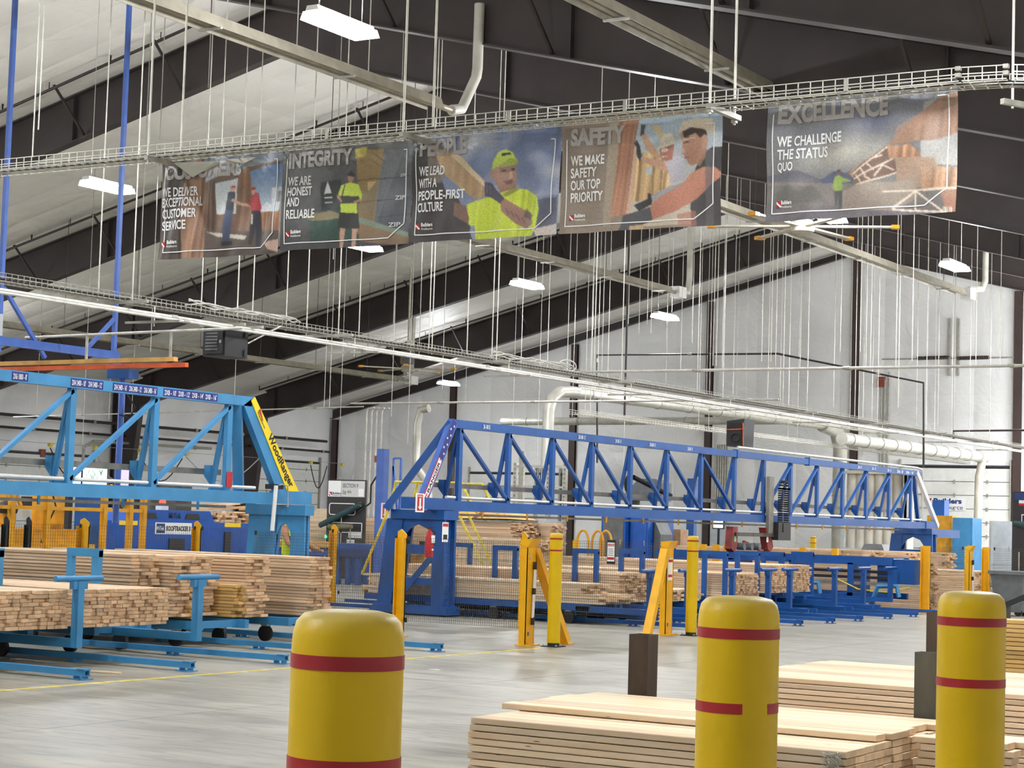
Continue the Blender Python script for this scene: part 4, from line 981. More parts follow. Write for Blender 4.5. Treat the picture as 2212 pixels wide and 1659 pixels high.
def plate(o, X, x0, x1, yv, s_list, mat='print_navy', h=.105):
    """dark label strip on a top chord between two photo columns"""
    ya = at('X', X, x0, yv[0]).y; yb = at('X', X, x1, yv[1]).y
    p_ = B(X+.001, X+.004, ya, yb, 3.18-h/2, 3.18+h/2).build('label_strip', mat, o)
    n = len(s_list); tt = MB()
    for i, s in enumerate(s_list):
        if not s: continue
        u0 = ya+(yb-ya)*(i+.07)/n; text(tt, s, (X+.006, u0, 3.18-.036), (0, 1, 0), (0, 0, 1), (yb-ya)/n*.84, .072, .014)
    tt.build('lettering', 'print_white', p_); return p_
plate(g1, GX, 26, 61, (803, 808), ["2X6 1800 - 8'"])
plate(g1, GX, 153, 223, (818, 826), ["2X4 2400 - 10'", "2X4 2400 - 12'"])
plate(g1, GX, 244, 340, (828, 838), ["2X4 2400 - 16'", "2X6 2400 - 12'", "2X6 2400 - 16'"])
plate(g1, GX, 353, 470, (840, 853), ["2X8 - 10'", "2X8 - 12'", "2X8 - 14'", "2X8 - 16'"])
B(GX+.002, GX+.006, 21.4, 21.52, 1.95, 2.16).build('red_sticker', 'red', g1)
MB().tube((GX+.1, 22.35, 1.35), (GX+.1, 22.4, 2.0), .03, 10).build('white_tube', 'white', g1, True)
B(GX-.1, GX+.12, 22.4, 22.55, 1.95, 2.02).build('motor_cap', 'black', g1)
MB().path([(GX+.1, 22.42, 2.0), (GX+.14, 22.5, 2.02), (GX+.14, 22.62, 2.0), (GX+.14, 22.64, 1.7)], .012, 6).build('cable', 'galv', g1)

w2 = (27.5, 29.08, 30.62, 32.1, 33.65, 35.22, 36.81, 38.46, 40.01, 41.52, 43.1, 44.71, 46.3, 47.91, 49.54)
g2 = gantry('dark blue truss gantry running back across the hall, flag painted brace at its near end', 27.25, 50.2, w2, [(k, k+1) for k in range(7)]+[(k+1, k) for k in range(8, 14)], 'blue_deep', (38.5, 42.5))
leg(g2, 27.0, -1, 'blue_deep'); leg(g2, 50.9, 1, 'blue_deep')
MB().bar((GX-.06, 27.22, 3.2), (GX-.95, 26.7, 1.73), .16, .12).build('end_brace', 'blue_deep', g2)
br = MB().bar((GX-.04, 27.25, 3.22), (GX-.05, 26.45, 1.93), .14, .12, (1, 0, 0)).build('end_brace', 'blue_pipe', g2)
a = Vector((GX+.024, 27.22, 3.22)); bq = Vector((GX+.014, 26.42, 1.93)); ex = (a-bq).normalized(); ey = Vector((0, -ex.z, ex.y)); L_ = (a-bq).length
def patch(mb, u0, u1, v0, v1):
    q = [bq+ex*(L_*u)+ey*v for u, v in ((u0, v0), (u1, v0), (u1, v1), (u0, v1))]; mb.add(q, [(0, 1, 2, 3)])
tt = MB(); patch(tt, .5, 1.0, -.068, .068); fl_ = tt.build('flag_field', 'print_navy', br)
tt = MB()
for i in range(3): patch(tt, 0, .5, -.068+.054*i, -.068+.054*i+.028)
tt.build('flag_stripes', 'red', br)
tt = MB()
for i in range(2): patch(tt, 0, .5, -.04+.054*i, -.014+.054*i)
tt.build('flag_white_stripes', 'print_white', br)
tt = MB(); st = []
random.seed(11)
for i in range(7):
    c_ = bq+ex*(L_*(.58+.06*i))+ey*((-.03, .03)[i % 2]); r_ = .028
    vs = [c_+Vector((.002, 0, 0))+(ex*math.cos(k*math.pi/5)+ey*math.sin(k*math.pi/5))*(r_ if k % 2 == 0 else r_*.42) for k in range(10)]
    tt.add([c_+Vector((.002, 0, 0))]+vs, [(0, k+1, (k+1) % 10+1) for k in range(10)])
tt.build('flag_stars', 'print_white', br)
tt = MB(); patch(tt, .06, .47, -.045, .05)
tt = MB([]) if 0 else MB(); q = [bq+Vector((.003, 0, 0))+ex*(L_*u)+ey*v for u, v in ((.05, -.05), (.48, -.05), (.48, .045), (.05, .045))]; tt.add(q, [(0, 1, 2, 3)]); lp = tt.build('name_plate', 'print_white', br)
tt = MB(); text(tt, 'RANGER', bq+Vector((.006, 0, 0))+ex*(L_*.07)-ey*.032, ex, ey, L_*.39, .062, .03); tt.build('lettering', 'print_black', br)
for x0, x1, yv, s in ((1043, 1060, (917, 919), ["2X6 - 1800 1X2"]), (1248, 1266, (939, 941), ["2X6 1800 - 12'"]), (1328, 1343, (948, 950), ["2X4 1800 - 16'"]), (1402, 1417, (956, 958), ["2X4 2400 - 8'"]), (1484, 1497, (965, 967), ["2X6 2400 - 10'"]),
                      (1852, 1862, (1003, 1004), ["2X4 - 8'"]), (1882, 1893, (1007, 1008), ["2X4 - 10'"]), (1916, 1926, (1010, 1011), ["2X4 - 12'"]), (1936, 1952, (1013, 1014), ["2X6 - 8'"]), (1955, 1975, (1015, 1017), ["2X6 - 16'"])):
    plate(g2, GX, x0, x1, yv, s, 'blue_deep', .06)
MB().bar((GX-.02, 49.85, 3.2), (GX-.02, 51.6, 1.8), .12, .1, (1, 0, 0)).build('end_brace', 'print_white', g2)
MB().bar((GX-.1, 49.85, 3.2), (GX-.4, 51.2, 1.8), .12, .1, (1, 0, 0)).build('end_brace', 'blue_deep', g2)
B(GX-.15, GX+.05, 51.4, 53.3, 1.5, 1.72).build('drive_box', 'blue_deep', g2)
B(GX-.62, GX-.12, 50.75, 51.05, .2, .48).build('drive_unit', 'black', g2)
MB().tube((GX-.05, 38.6, 3.33), (GX-.05, 50.0, 3.33), .03, 8).build('pipe', 'conduit', g2, True)
MB().path([(GX-.05, 50.0, 3.33), (GX-.05, 50.35, 3.3), (GX-.05, 50.45, 3.1), (GX-.05, 50.45, 2.0)], .03, 8).build('pipe', 'conduit', g2, True)
# carriage on the far gantry
o = thing('gripper_carriage', 'dark gripper carriage with drag chain and red arms on the far gantry', 'carriage', (GX+.1, 40.5, 1.2))
B(GX+.02, GX+.10, 40.0, 40.25, 1.5, 2.75).build('mast', 'bar_grey', o)
B(GX+.02, GX+.2, 40.3, 41.0, 1.35, 1.75).build('base', 'black', o)
ch = MB()
for i in range(44):
    if i < 20: c_ = Vector((GX+.14, 40.55, 1.55+.05*i))
    elif i < 28: a_ = math.pi*(i-20)/7; c_ = Vector((GX+.14, 40.72-.17*math.cos(a_), 2.5+.17*math.sin(a_)))
    else: c_ = Vector((GX+.14, 40.89, 2.5-.05*(i-28)))
    ch.box(c_.x-.06, c_.x+.06, c_.y-.035, c_.y+.035, c_.z-.018, c_.z+.018)
ch.build('drag_chain', 'rubber', o, kind='stuff')
for y, t in ((40.05, .12), (38.35, -.1)):
    MB().prism([(y-.14, 1.62), (y+.1, 1.62), (y+.2+t, 1.2), (y+.05+t, 1.08), (y-.1+t, 1.15)], 'x', GX-.1, GX+.06).build('gripper_arm', 'gripper_red', o)
    B(GX+.062, GX+.066, y-.08, y+.02, 1.3, 1.42).build('paper_note', 'print_green' if t < 0 else 'print_white', o)
for y in (38.7, 39.1, 39.5): MB().tube((GX-.05, y, 1.2), (GX+.12, y, 1.2), .08, 12).build('motor', 'grey_dark', o, True)
B(GX-.1, GX+.1, 38.3, 40.9, 1.42, 1.5).build('rail_plate', 'steel_grey', o)
MB().bar((GX, 38.9, 1.3), (GX, 39.9, 1.1), .06, .06).build('link', 'rust_red', o)
o = thing('drag_chain', 'black arched drag chain lying on the far gantry left of the hanging speaker', 'cable chain', (GX-.55, 35.2, 2.2))
ch = MB()
for i in range(36):
    if i < 9: a_ = math.pi*.5+math.pi*(i)/9*.9; c_ = Vector((GX-.6, 34.75+.16*math.cos(a_)-.0, 2.4+.16*math.sin(a_)))
    else: t = (i-9)/26; c_ = Vector((GX-.6, 34.75+1.7*t, 2.56-.33*t))
    ch.box(c_.x-.06, c_.x+.06, c_.y-.036, c_.y+.036, c_.z-.026, c_.z+.026)
ch.build('links', 'rubber', o, kind='stuff')
# ------------------------------------------------------------------ arrow signs and extinguisher
def arrow_sign(x, y, z, wd, h, label, ax='x'):
    o = thing('arrow_sign', label, 'sign', (x, y, z), 'fire extinguisher arrow signs')
    B(x-.003, x, y-wd/2, y+wd/2, z, z+h).build('plate', 'print_white', o)
    r = B(x, x+.002, y-wd*.32, y+wd*.32, z+h*.08, z+h*.94).build('red_field', 'red', o)
    tt = MB(); X = x+.004
    tt.add([(X, y-wd*.1, z+h*.75), (X, y-wd*.1, z+h*.3), (X, y-wd*.25, z+h*.3), (X, y, z+h*.12), (X, y+wd*.25, z+h*.3), (X, y+wd*.1, z+h*.3), (X, y+wd*.1, z+h*.75)], [(0, 1, 2, 3, 4, 5, 6)])
    tt.build('arrow', 'print_white', r)
    tt = MB(); text(tt, 'FIRE', (X, y-wd*.25, z+h*.8), (0, 1, 0), (0, 0, 1), wd*.5, h*.09); tt.build('lettering', 'print_white', r)
arrow_sign(GX+.16, 26.05, 1.69, .25, .3, 'white sign with red down arrow on the near leg of the far gantry')
B(GX+.14, GX+.155, 25.95, 26.15, 1.7, 1.97).build('sign_bracket', 'blue_deep', g2)
MB().bar((GX+.1, 26.05, 1.8), (GX, 26.3, 1.85), .03, .03).build('sign_bracket', 'blue_deep', g2)
p = at('Y', 36, 834, 1104)
arrow_sign(at('Y', 36, 828, 970).x+.105, 36.0, p.z-.18, .3, .36, 'small white sign with red down arrow on the blue pole behind')
p = at('X', GX+.3, 926, 1205)
o = thing('fire_extinguisher', 'red fire extinguisher with white tag hanging on the near leg of the far gantry', 'extinguisher', (p.x, p.y, p.z))
MB().lathe([(.02, 0), (.065, .008), (.07, .03), (.07, .34), (.05, .40), (.022, .43), (.022, .46)], p.x, p.y, 20, p.z).build('cylinder', 'red', o, True)
MB().bar((p.x-.02, p.y, p.z+.47), (p.x+.1, p.y-.03, p.z+.49), .03, .02).build('handle', 'black', o)
MB().path([(p.x, p.y, p.z+.46), (p.x+.06, p.y+.06, p.z+.42), (p.x+.07, p.y+.06, p.z+.2)], .012, 6).build('hose', 'rubber', o)
B(p.x+.071, p.x+.075, p.y-.05, p.y+.05, p.z+.24, p.z+.36).build('tag', 'print_white', o)
q = MB().prism([(p.y-.04, p.z+.13), (p.y, p.z+.11), (p.y+.04, p.z+.13), (p.y, p.z+.15)], 'x', p.x+.071, p.x+.074); q.build('emblem', 'print_white', o)
B(GX+.13, p.x-.05, p.y-.02, p.y+.02, p.z+.2, p.z+.26).build('bracket', 'black', o)
o = thing('danger_label', 'white danger label with red and black bands on the gantry leg above the extinguisher', 'sign', (GX+.18, 26.75, 1.3))
B(GX+.162, GX+.168, 26.72, 26.9, 1.22, 1.54).build('plate', 'print_white', o)
B(GX+.168, GX+.17, 26.73, 26.89, 1.47, 1.52).build('stripe', 'red', o); B(GX+.168, GX+.17, 26.75, 26.87, 1.26, 1.34).build('symbol', 'print_black', o)

# ------------------------------------------------------------------ press machine behind the left gantry
MX = -25
o = thing('roller_press', 'long blue press machine with white name label behind the left lumber', 'machine', (MX, 29.2, 0))
ya, yb = 27.3, 31.2
B(MX-1.0, MX, ya, yb, .5, 1.38).build('body', 'blue_machine', o)
MB().prism([(27.55, 1.38), (27.75, 1.59), (30.0, 1.60), (30.15, 1.38)], 'x', MX-.9, MX-.05).build('hood', 'blue_machine', o)
for a_, b_ in ((28.0, 28.45), (29.25, 29.7)):
    MB().prism([(a_, 1.43), (a_+.06, 1.54), (b_-.06, 1.54), (b_, 1.43)], 'x', MX-.06, MX-.035).build('hood_window', 'black', o)
tt = MB(); text(tt, 'MiTek', (MX-.04, 28.78, 1.44), (0, 1, 0), (0, 0, 1), .36, .11, .02); tt.build('lettering', 'print_black', o)
lb = B(MX, MX+.006, 28.35, 29.4, 1.14, 1.36).build('name_label', 'print_white', o)
B(MX+.006, MX+.008, 28.38, 28.62, 1.16, 1.34).build('logo_block', 'print_blue', lb)
tt = MB(); text(tt, 'MiTek', (MX+.01, 28.39, 1.21), (0, 1, 0), (0, 0, 1), .21, .08, .02); tt.build('logo_text', 'print_white', lb)
tt = MB(); text(tt, 'ROOFTRACKER II', (MX+.01, 28.66, 1.2), (0, 1, 0), (0, 0, 1), .7, .1, .03); tt.build('lettering', 'print_black', lb)
for y in (27.35, 30.4): B(MX, MX+.005, y, y+.5, 1.30, 1.38).build('yellow_label', 'yellow_plate', o)
B(MX-1.0, MX+.02, ya, yb, .28, .5).build('base', 'black', o)
for y in (ya+.2, yb-.2): B(MX-.8, MX-.1, y-.15, y+.15, 0, .28).build('foot', 'black', o)
B(MX, MX+.02, 28.75, 29.2, .86, 1.06).build('opening', 'black', o); B(MX, MX+.03, 30.4, 30.58, .8, 1.2).build('lamp_unit', 'black', o)
b_ = B(MX-.45, MX-.3, 28.85, 29.05, 1.60, 1.69).build('beacon_base', 'white', o)
MB().lathe([(.06, 0), (.065, .06), (.05, .12), (.01, .14)], MX-.37, 28.95, 14, 1.69).build('beacon', 'lamp_red', o, True)
B(MX-.9, MX-.45, 29.2, 29.9, 1.6, 2.1).build('roof_unit', 'steel_grey', o)
# roof trusses stacked behind the press
board_stack(-29.2, -26.2, 31.2, 16, .1, .9, 16, .045, 'pale truss parts piled behind the blue press', 'pine_pale', None, .25)
random.seed(21)
for i in range(7):
    x = -27.5+.25*i; y = 32.0+.2*i
    solo('loose_stud', MB().bar((x-.9, y, 1.66), (x+.9, y+.3, 1.72+.06*(i % 3)), .09, .04), 'pine_pale', 'loose stud lying crooked on the truss pile behind the press', 'lumber', 'loose studs on the truss pile')
o = thing('table_unit', 'yellow and blue assembly table beside the blue press', 'table', (-25.5, 32.5, 0))
B(-26.1, -25.2, 31.6, 34.5, .9, 1.02).build('top', 'hopper_wood', o); B(-26.0, -25.3, 31.7, 34.4, .72, .9).build('apron', 'blue_machine', o)
for y in (31.9, 34.2): B(-25.9, -25.4, y-.08, y+.08, 0, .72).build('leg', 'blue_machine', o)

# ------------------------------------------------------------------ yellow lift machine at the left edge
YX = -23.3
o = thing('lift_machine', 'yellow lift machine with railings and white caps at the left edge', 'machine', (YX, 23.5, 0))
B(YX-.9, YX-.3, 22.6, 24.9, .35, 1.22).build('chassis', 'yellow_gold', o)
B(YX-.75, YX-.45, 24.15, 24.62, 1.22, 2.0).build('mast', 'yellow_gold', o)
B(YX-.8, YX-.5, 23.3, 23.55, .4, 1.9).build('mast', 'yellow_gold', o)
for y in (22.95, 23.75, 25.1, 25.75, 26.1): MB().bar((YX, y, .3), (YX, y, 1.85), .09, .09).build('rail_post', 'yellow_gold', o)
for z in (1.57, 1.85): MB().bar((YX, 22.0, z), (YX, 26.1, z), .06, .06).build('hand_rail', 'yellow_gold', o)
B(YX-.02, YX+.02, 25.1, 26.15, .35, .85).build('skirt', 'yellow_gold', o)
B(YX-.02, YX+.02, 22.3, 24.9, .6, .98).build('skirt', 'yellow_gold', o)
for y0, y1 in ((23.0, 23.25), (25.35, 25.75)): MB().bar((YX-.1, y0, 2.0), (YX-.1, y1, 1.6), .05, .05).build('brace', 'yellow_gold', o)
MB().tube((YX+.05, 22.0, .62), (YX+.05, 24.2, .56), .07, 12).build('red_pipe', 'rust_red', o, True)
for y in (22.75, 23.25):
    MB().lathe([(.0, 0), (.16, .02), (.18, .1), (.12, .2), (.02, .24)], YX-.4, y, 14, 1.45).build('cap', 'black', o, True)
B(YX-.25, YX-.2, 22.6, 23.0, .95, 1.25).build('white_guard', 'white', o)
B(YX-.2, YX-.15, 23.35, 23.55, 1.55, 1.75).build('meter', 'black', o); B(YX-.15, YX-.145, 23.35, 23.5, 1.42, 1.52).build('label', 'print_white', o)
MB().path([(YX-.1, 23.9, 1.95), (YX-.05, 24.0, 1.6), (YX-.1, 23.85, 1.25), (YX-.05, 23.7, 1.0)], .015, 6).build('cable', 'rubber', o)
o = thing('blue_lift_column', 'blue column between the yellow machine masts', 'column', (-24.4, 25.9, 0))
B(-24.55, -24.25, 25.7, 26.1, 0, 1.95).build('post', 'blue_deep', o); B(-24.7, -24.1, 25.6, 26.2, 0, .03).build('base_plate', 'blue_deep', o)
for i, (x0, x1, y0, y1, mat, lab) in enumerate(((178, 232, 1003, 1045, 'screen', 'bright white monitor with a green drawing seen through the left gantry'), (251, 279, 1008, 1048, 'screen_violet', 'violet lit monitor right of the bright one'), (146, 176, 1000, 1046, 'screen', 'white monitor edge left of the bright monitor'))):
    X = -27.0; a_ = at('X', X, x0, y1); b_ = at('X', X, x1, y0)
    o = thing('monitor', lab, 'monitor', (X, (a_.y+b_.y)/2, a_.z))
    B(X-.06, X, a_.y-.03, b_.y+.03, a_.z-.03, b_.z+.03).build('case', 'black', o)
    B(X, X+.004, a_.y, b_.y, a_.z, b_.z).build('screen', mat, o)
    B(X-.2, X-.06, (a_.y+b_.y)/2-.05, (a_.y+b_.y)/2+.05, 0, a_.z+.1).build('stand', 'black', o)
    if i == 0:
        tt = MB()
        random.seed(2)
        for k in range(14):
            y = a_.y+.1+(b_.y-a_.y-.25)*random.random(); z = a_.z+.05+.18*random.random(); tt.bar((X+.006, y, z), (X+.006, y+.1*random.uniform(-1, 1), z+.09), .012, .002, (1, 0, 0))
        tt.build('drawing', 'print_green', o)
o = thing('black_cabinet', 'black control cabinet between the monitors and the gantry', 'cabinet', (-27.3, 29.8, 0))
B(-27.6, -27.0, 30.0, 31.0, 0, 2.15).build('body', 'black', o); B(-27.0, -26.98, 30.1, 30.9, 1.2, 2.05).build('door', 'grey_dark', o)
# worker behind the gantry leg
def worker(x, y, label):
    verts = {'pelvis': (0, 0, .95), 'belly': (0, 0, 1.12), 'chest': (.02, 0, 1.32), 'neck': (.05, 0, 1.5), 'head': (.09, 0, 1.6), 'top': (.09, 0, 1.74),
             'shl': (.02, .2, 1.42), 'ell': (.12, .27, 1.14), 'wrl': (.34, .2, 1.05), 'hal': (.43, .18, 1.04), 'shr': (.02, -.2, 1.42), 'elr': (.12, -.27, 1.14), 'wrr': (.34, -.2, 1.05), 'har': (.43, -.18, 1.04),
             'hil': (0, .1, .9), 'knl': (.03, .11, .5), 'anl': (0, .12, .1), 'tol': (.14, .13, .04), 'hir': (0, -.1, .9), 'knr': (.03, -.11, .5), 'anr': (0, -.12, .1), 'tor': (.14, -.13, .04)}
    E = [('pelvis', 'belly'), ('belly', 'chest'), ('chest', 'neck'), ('neck', 'head'), ('head', 'top'), ('chest', 'shl'), ('shl', 'ell'), ('ell', 'wrl'), ('wrl', 'hal'), ('chest', 'shr'), ('shr', 'elr'), ('elr', 'wrr'), ('wrr', 'har'),
         ('pelvis', 'hil'), ('hil', 'knl'), ('knl', 'anl'), ('anl', 'tol'), ('pelvis', 'hir'), ('hir', 'knr'), ('knr', 'anr'), ('anr', 'tor')]
    R = {'pelvis': .13, 'belly': .13, 'chest': .15, 'neck': .055, 'head': .09, 'top': .07, 'shl': .075, 'ell': .048, 'wrl': .034, 'hal': .04, 'hil': .09, 'knl': .062, 'anl': .045, 'tol': .04}
    R.update({k[:-1]+'r': v for k, v in list(R.items()) if k.endswith('l') and len(k) == 3})
    K = list(verts); me = bpy.data.meshes.new('body'); me.from_pydata([verts[k] for k in K], [(K.index(a), K.index(b)) for a, b in E], [])
    ob = bpy.data.objects.new('tmp', me); COL.objects.link(ob)
    ob.modifiers.new('s', 'SKIN'); ob.modifiers.new('d', 'SUBSURF').levels = 1
    for i, k in enumerate(K): me.skin_vertices[0].data[i].radius = (R[k], R[k])
    me.skin_vertices[0].data[0].use_root = True
    dg = bpy.context.evaluated_depsgraph_get(); dg.update()
    m2 = bpy.data.meshes.new_from_object(ob.evaluated_get(dg)); bpy.data.objects.remove(ob)
    t = thing('person', label, 'person', (x, y, 0))
    vs = [v.co.copy() for v in m2.vertices]; fs = [tuple(p.vertices) for p in m2.polygons]
    b = MB(); b.add([(v.x+x, v.y+y, v.z) for v in vs], fs); bo = b.build('body', 'skin', t, True)
    def shell(name, mat, test, off):
        keep = [f for f in fs if test(sum((vs[i] for i in f), Vector())/len(f))]; use = sorted({i for f in keep for i in f}); ix = {q: n for n, q in enumerate(use)}
        nrm = [v.normal.copy() for v in m2.vertices]
        s = MB(); s.add([(vs[i].x+nrm[i].x*off+x, vs[i].y+nrm[i].y*off+y, vs[i].z+nrm[i].z*off) for i in use], [tuple(ix[i] for i in f) for f in keep]); s.build(name, mat, t, True)
    shell('trousers', 'denim', lambda c: .08 < c.z < .98, .012)
    shell('vest', 'hivis', lambda c: .94 < c.z < 1.47 and abs(c.y) < .24 and c.x < .2, .018)
    shell('shoes', 'black', lambda c: c.z < .1, .014)
    shell('cap', 'black', lambda c: c.z > 1.68, .014)
    for sy in (-1, 1):
        MB().lathe([(.012, -.012), (.014, 0), (.012, .012)], x+.175, y+sy*.032, 8, 1.64).build('eye', 'print_black', t, True)
        MB().lathe([(.02, -.03), (.028, 0), (.018, .03)], x+.08, y+sy*.095, 8, 1.62).build('ear', 'skin', t, True)
    MB().bar((x+.16, y, 1.63), (x+.205, y, 1.58), .025, .03).build('nose', 'skin', t); MB().bar((x+.17, y-.025, 1.545), (x+.17, y+.025, 1.545), .012, .01).build('mouth', 'rust_red', t)
    for sy in (1, -1):
        for f in range(4):
            yy = y+sy*(.18+.022*(f-1.5)); l = (.075, .088, .082, .062)[f]
            MB().path([(x+.44, yy, 1.04), (x+.44+l*.6, yy, 1.035), (x+.44+l, yy, 1.005)], [.011, .010, .008], 8).build('finger', 'skin', t, True)
        MB().path([(x+.40, y+sy*.14, 1.05), (x+.45, y+sy*.115, 1.05), (x+.485, y+sy*.115, 1.035)], [.013, .012, .009], 8).build('thumb', 'skin', t, True)
    return t
p = at('Y', 25.2, 631, 1130)
worker(p.x, 25.2, 'worker in a yellow safety vest half hidden behind the leg of the left gantry')
# ------------------------------------------------------------------ cleaning station boards
def logo(mb_red, mb_txt, o, ex, ey, s, red_only=False):
    """red diagonal block and the two lines of the company name; s = total height"""
    o = Vector(o); ex = Vector(ex); ey = Vector(ey)
    mb_red.add([o+ex*(s*.0)+ey*s, o+ex*(s*.95)+ey*s, o+ex*(s*.95), ], [(0, 2, 1)])
    mb_red.add([o+ey*(s*.55), o+ey*0, o+ex*(s*.5)], [(0, 1, 2)])
    text(mb_txt, 'Builders', o+ex*(s*1.15)+ey*(s*.42), ex, ey, s*2.6, s*.52, .03)
    text(mb_txt, 'FirstSource', o+ex*(s*1.15)+ey*(s*.0), ex, ey, s*2.6, s*.32, .012)
KY = 40.0
o = thing('tool_board', 'black cleaning tool board with a white and grey section header', 'board', (-29.0, KY, 0))
B(-29.6, -28.42, KY, KY+.06, .02, 2.5).build('board', 'black_board', o)
for x in (-29.5, -28.52): B(x-.05, x+.05, KY-.2, KY+.3, 0, .04).build('foot', 'black', o)
h1 = B(-29.58, -29.18, KY-.006, KY, 2.07, 2.47).build('header_white', 'print_white', o)
a = MB(); t = MB(); logo(a, t, (-29.55, KY-.009, 2.09), (1, 0, 0), (0, 0, 1), .10); a.build('logo_red', 'red', h1); t.build('logo_text', 'print_blue', h1)
h2 = B(-29.17, -28.45, KY-.006, KY, 2.07, 2.47).build('header_grey', 'print_grey', o)
t = MB(); text(t, 'SECTION 9', (-29.13, KY-.009, 2.30), (1, 0, 0), (0, 0, 1), .48, .105, .02); text(t, 'Jig 4A', (-29.13, KY-.009, 2.13), (1, 0, 0), (0, 0, 1), .28, .11, .012); t.build('lettering', 'grey_dark', h2)
t = MB(); t.box(-28.64, -28.48, KY-.009, KY-.006, 2.09, 2.28); t.build('box_label', 'print_white', h2)
def ring(name, x0, x1, z0, z1, r, parent, mat='print_white', wd=.022):
    pts = []
    for cx_, cz_, a0 in ((x1-r, z1-r, 0), (x0+r, z1-r, 90), (x0+r, z0+r, 180), (x1-r, z0+r, 270)):
        for k in range(5): a_ = math.radians(a0+22.5*k); pts.append((cx_+r*math.cos(a_), KY-.008, cz_+r*math.sin(a_)))
    m = MB(); n = len(pts)
    for i in range(n): m.bar(pts[i], pts[(i+1) % n], wd, .006, (0, -1, 0))
    return m.build(name, mat, parent)
ring('outline', -29.52, -28.72, 1.62, 1.9, .06, o); ring('outline', -29.4, -28.5, 1.18, 1.42, .02, o)
for x0, x1, z0, z1, mat in ((-28.9, -28.5, 1.05, 1.2, 'print_white'), (-28.95, -28.7, .82, 1.0, 'print_white'), (-28.75, -28.5, .75, .85, 'red'), (-28.95, -28.55, .35, .72, 'print_white')):
    B(x0, x1, KY-.006, KY, z0, z1).build('note', mat, o)
def broom(x, head, label, z, w_, tilt, mat, hx, KY=40.0):
    b = thing('broom', label, 'broom', (x, KY-.12, .1), 'brooms on the tool board')
    c_ = Vector((x, KY-.12, z)); d = Vector((math.cos(tilt), 0, math.sin(tilt)))
    MB().path([c_-d*w_/2, c_-d*w_*.2, c_+d*w_*.2, c_+d*w_/2], [.06, .075, .075, .055], 10).build('brush', mat, b, True)
    MB().bar(c_-d*w_*.5+Vector((0, 0, .06)), c_+d*w_*.5+Vector((0, 0, .06)), .07, .03).build('block', 'steel_grey', b)
    MB().tube((hx, KY-.12, 0), (hx, KY-.12, z), .014, 8).build('handle', 'galv', b, True)
broom(-29.1, 0, 'broom with a slanted teal brush leaning before the section board', 1.6, 1.35, .42, 'teal_brush', -29.05)
broom(-28.9, 0, 'broom with a level tan brush before the section board', 1.32, .72, .03, 'bristle', -28.95, 39.75)
for i, x in enumerate((-29.16, -28.78)):
    solo('long_tool', MB().tube((x, KY-.1, .1), (x, KY-.1, 1.3), .013, 8), 'galv', '%s thin tool handle hanging on the section board' % ('left', 'right')[i], 'tool', 'tool handles on the section board')
solo('status_lamp', MB().lathe([(.03, 0), (.035, .05), (.01, .08)], -29.55, KY-.08, 10, 1.02), 'lamp_green', 'small green status lamp at the left of the section board', 'lamp')
p = at('Y', 33, 888, 1137)
solo('lamp_stand', MB().tube((p.x, 33, 0), (p.x, 33, p.z), .02, 8), 'rubber', 'thin stand of the green lamp left of the far gantry leg', 'stand')
solo('status_lamp', MB().lathe([(.03, 0), (.04, .06), (.01, .1)], p.x, 33, 10, p.z), 'lamp_green', 'green status lamp left of the far gantry leg', 'lamp')
# board at the right edge
KY2 = 44.0
o = thing('tool_board', 'black tool board cut by the right edge of the photo', 'board', (-12.7, KY2, 0))
B(-13.27, -12.1, KY2, KY2+.06, .02, 2.62).build('board', 'black_board', o)
B(-13.12, -12.9, KY2-.006, KY2, 2.3, 2.55).build('header', 'print_white', o); B(-13.12, -12.9, KY2-.008, KY2-.006, 2.3, 2.35).build('header_stripe', 'red', o); B(-13.22, -12.9, KY2-.008, KY2-.005, 2.42, 2.58).build('header_block', 'navy', o)
MB().path([(-13.2, KY2-.1, 1.9), (-12.9, KY2-.1, 1.86), (-12.5, KY2-.1, 1.8)], [.05, .08, .08], 10).build('brush', 'teal_brush', o, True)
B(-13.05, -12.4, KY2-.03, KY2-.01, 1.9, 2.1).build('outline', 'print_white', o); B(-13.03, -12.42, KY2-.035, KY2-.03, 1.92, 2.08).build('outline_field', 'black_board', o)
MB().path([(-13.08, KY2-.08, 1.25), (-13.08, KY2-.08, .75), (-13.14, KY2-.08, .55), (-13.05, KY2-.08, .5), (-12.98, KY2-.08, .55), (-13.06, KY2-.08, .75)], .018, 8).build('shovel_handle', 'galv', o, True)
p = at('Z', 0, 2185, 1330)
o = thing('trash_bin', 'grey wheeled trash bin at the right edge', 'bin', (p.x, p.y, 0))
q = []
for z, a_ in ((0.08, .26), (.85, .34)):
    for sx_, sy_ in ((-1, -1), (1, -1), (1, 1), (-1, 1)): q.append((p.x+sx_*a_, p.y+sy_*a_, z))
MB().add(q, [(3, 2, 1, 0), (4, 5, 6, 7), (0, 1, 5, 4), (1, 2, 6, 5), (2, 3, 7, 6), (3, 0, 4, 7)]).build('body', 'grey_dark', o)
B(p.x-.38, p.x+.38, p.y-.38, p.y+.38, .83, .9).build('rim', 'grey_dark', o)
for sy_ in (-1, 1): MB().tube((p.x+.2, p.y+sy_*.2-.03, .08), (p.x+.2, p.y+sy_*.2+.03, .08), .08, 14).build('wheel', 'rubber', o, True)
o = thing('ramp_chute', 'blue and black sloped chute at the right edge by the bin', 'chute', (-11, 35.5, 0))
a = at('Y', 35.5, 2150, 1318); b_ = at('Y', 35.5, 2260, 1272)
MB().bar((a.x, 35.5, a.z), (b_.x, 35.5, b_.z), .5, .05).build('deck', 'blue_deep', o)
MB().bar((a.x, 35.2, a.z-.02), (b_.x, 35.2, b_.z-.02), .05, .1).build('edge', 'black', o)
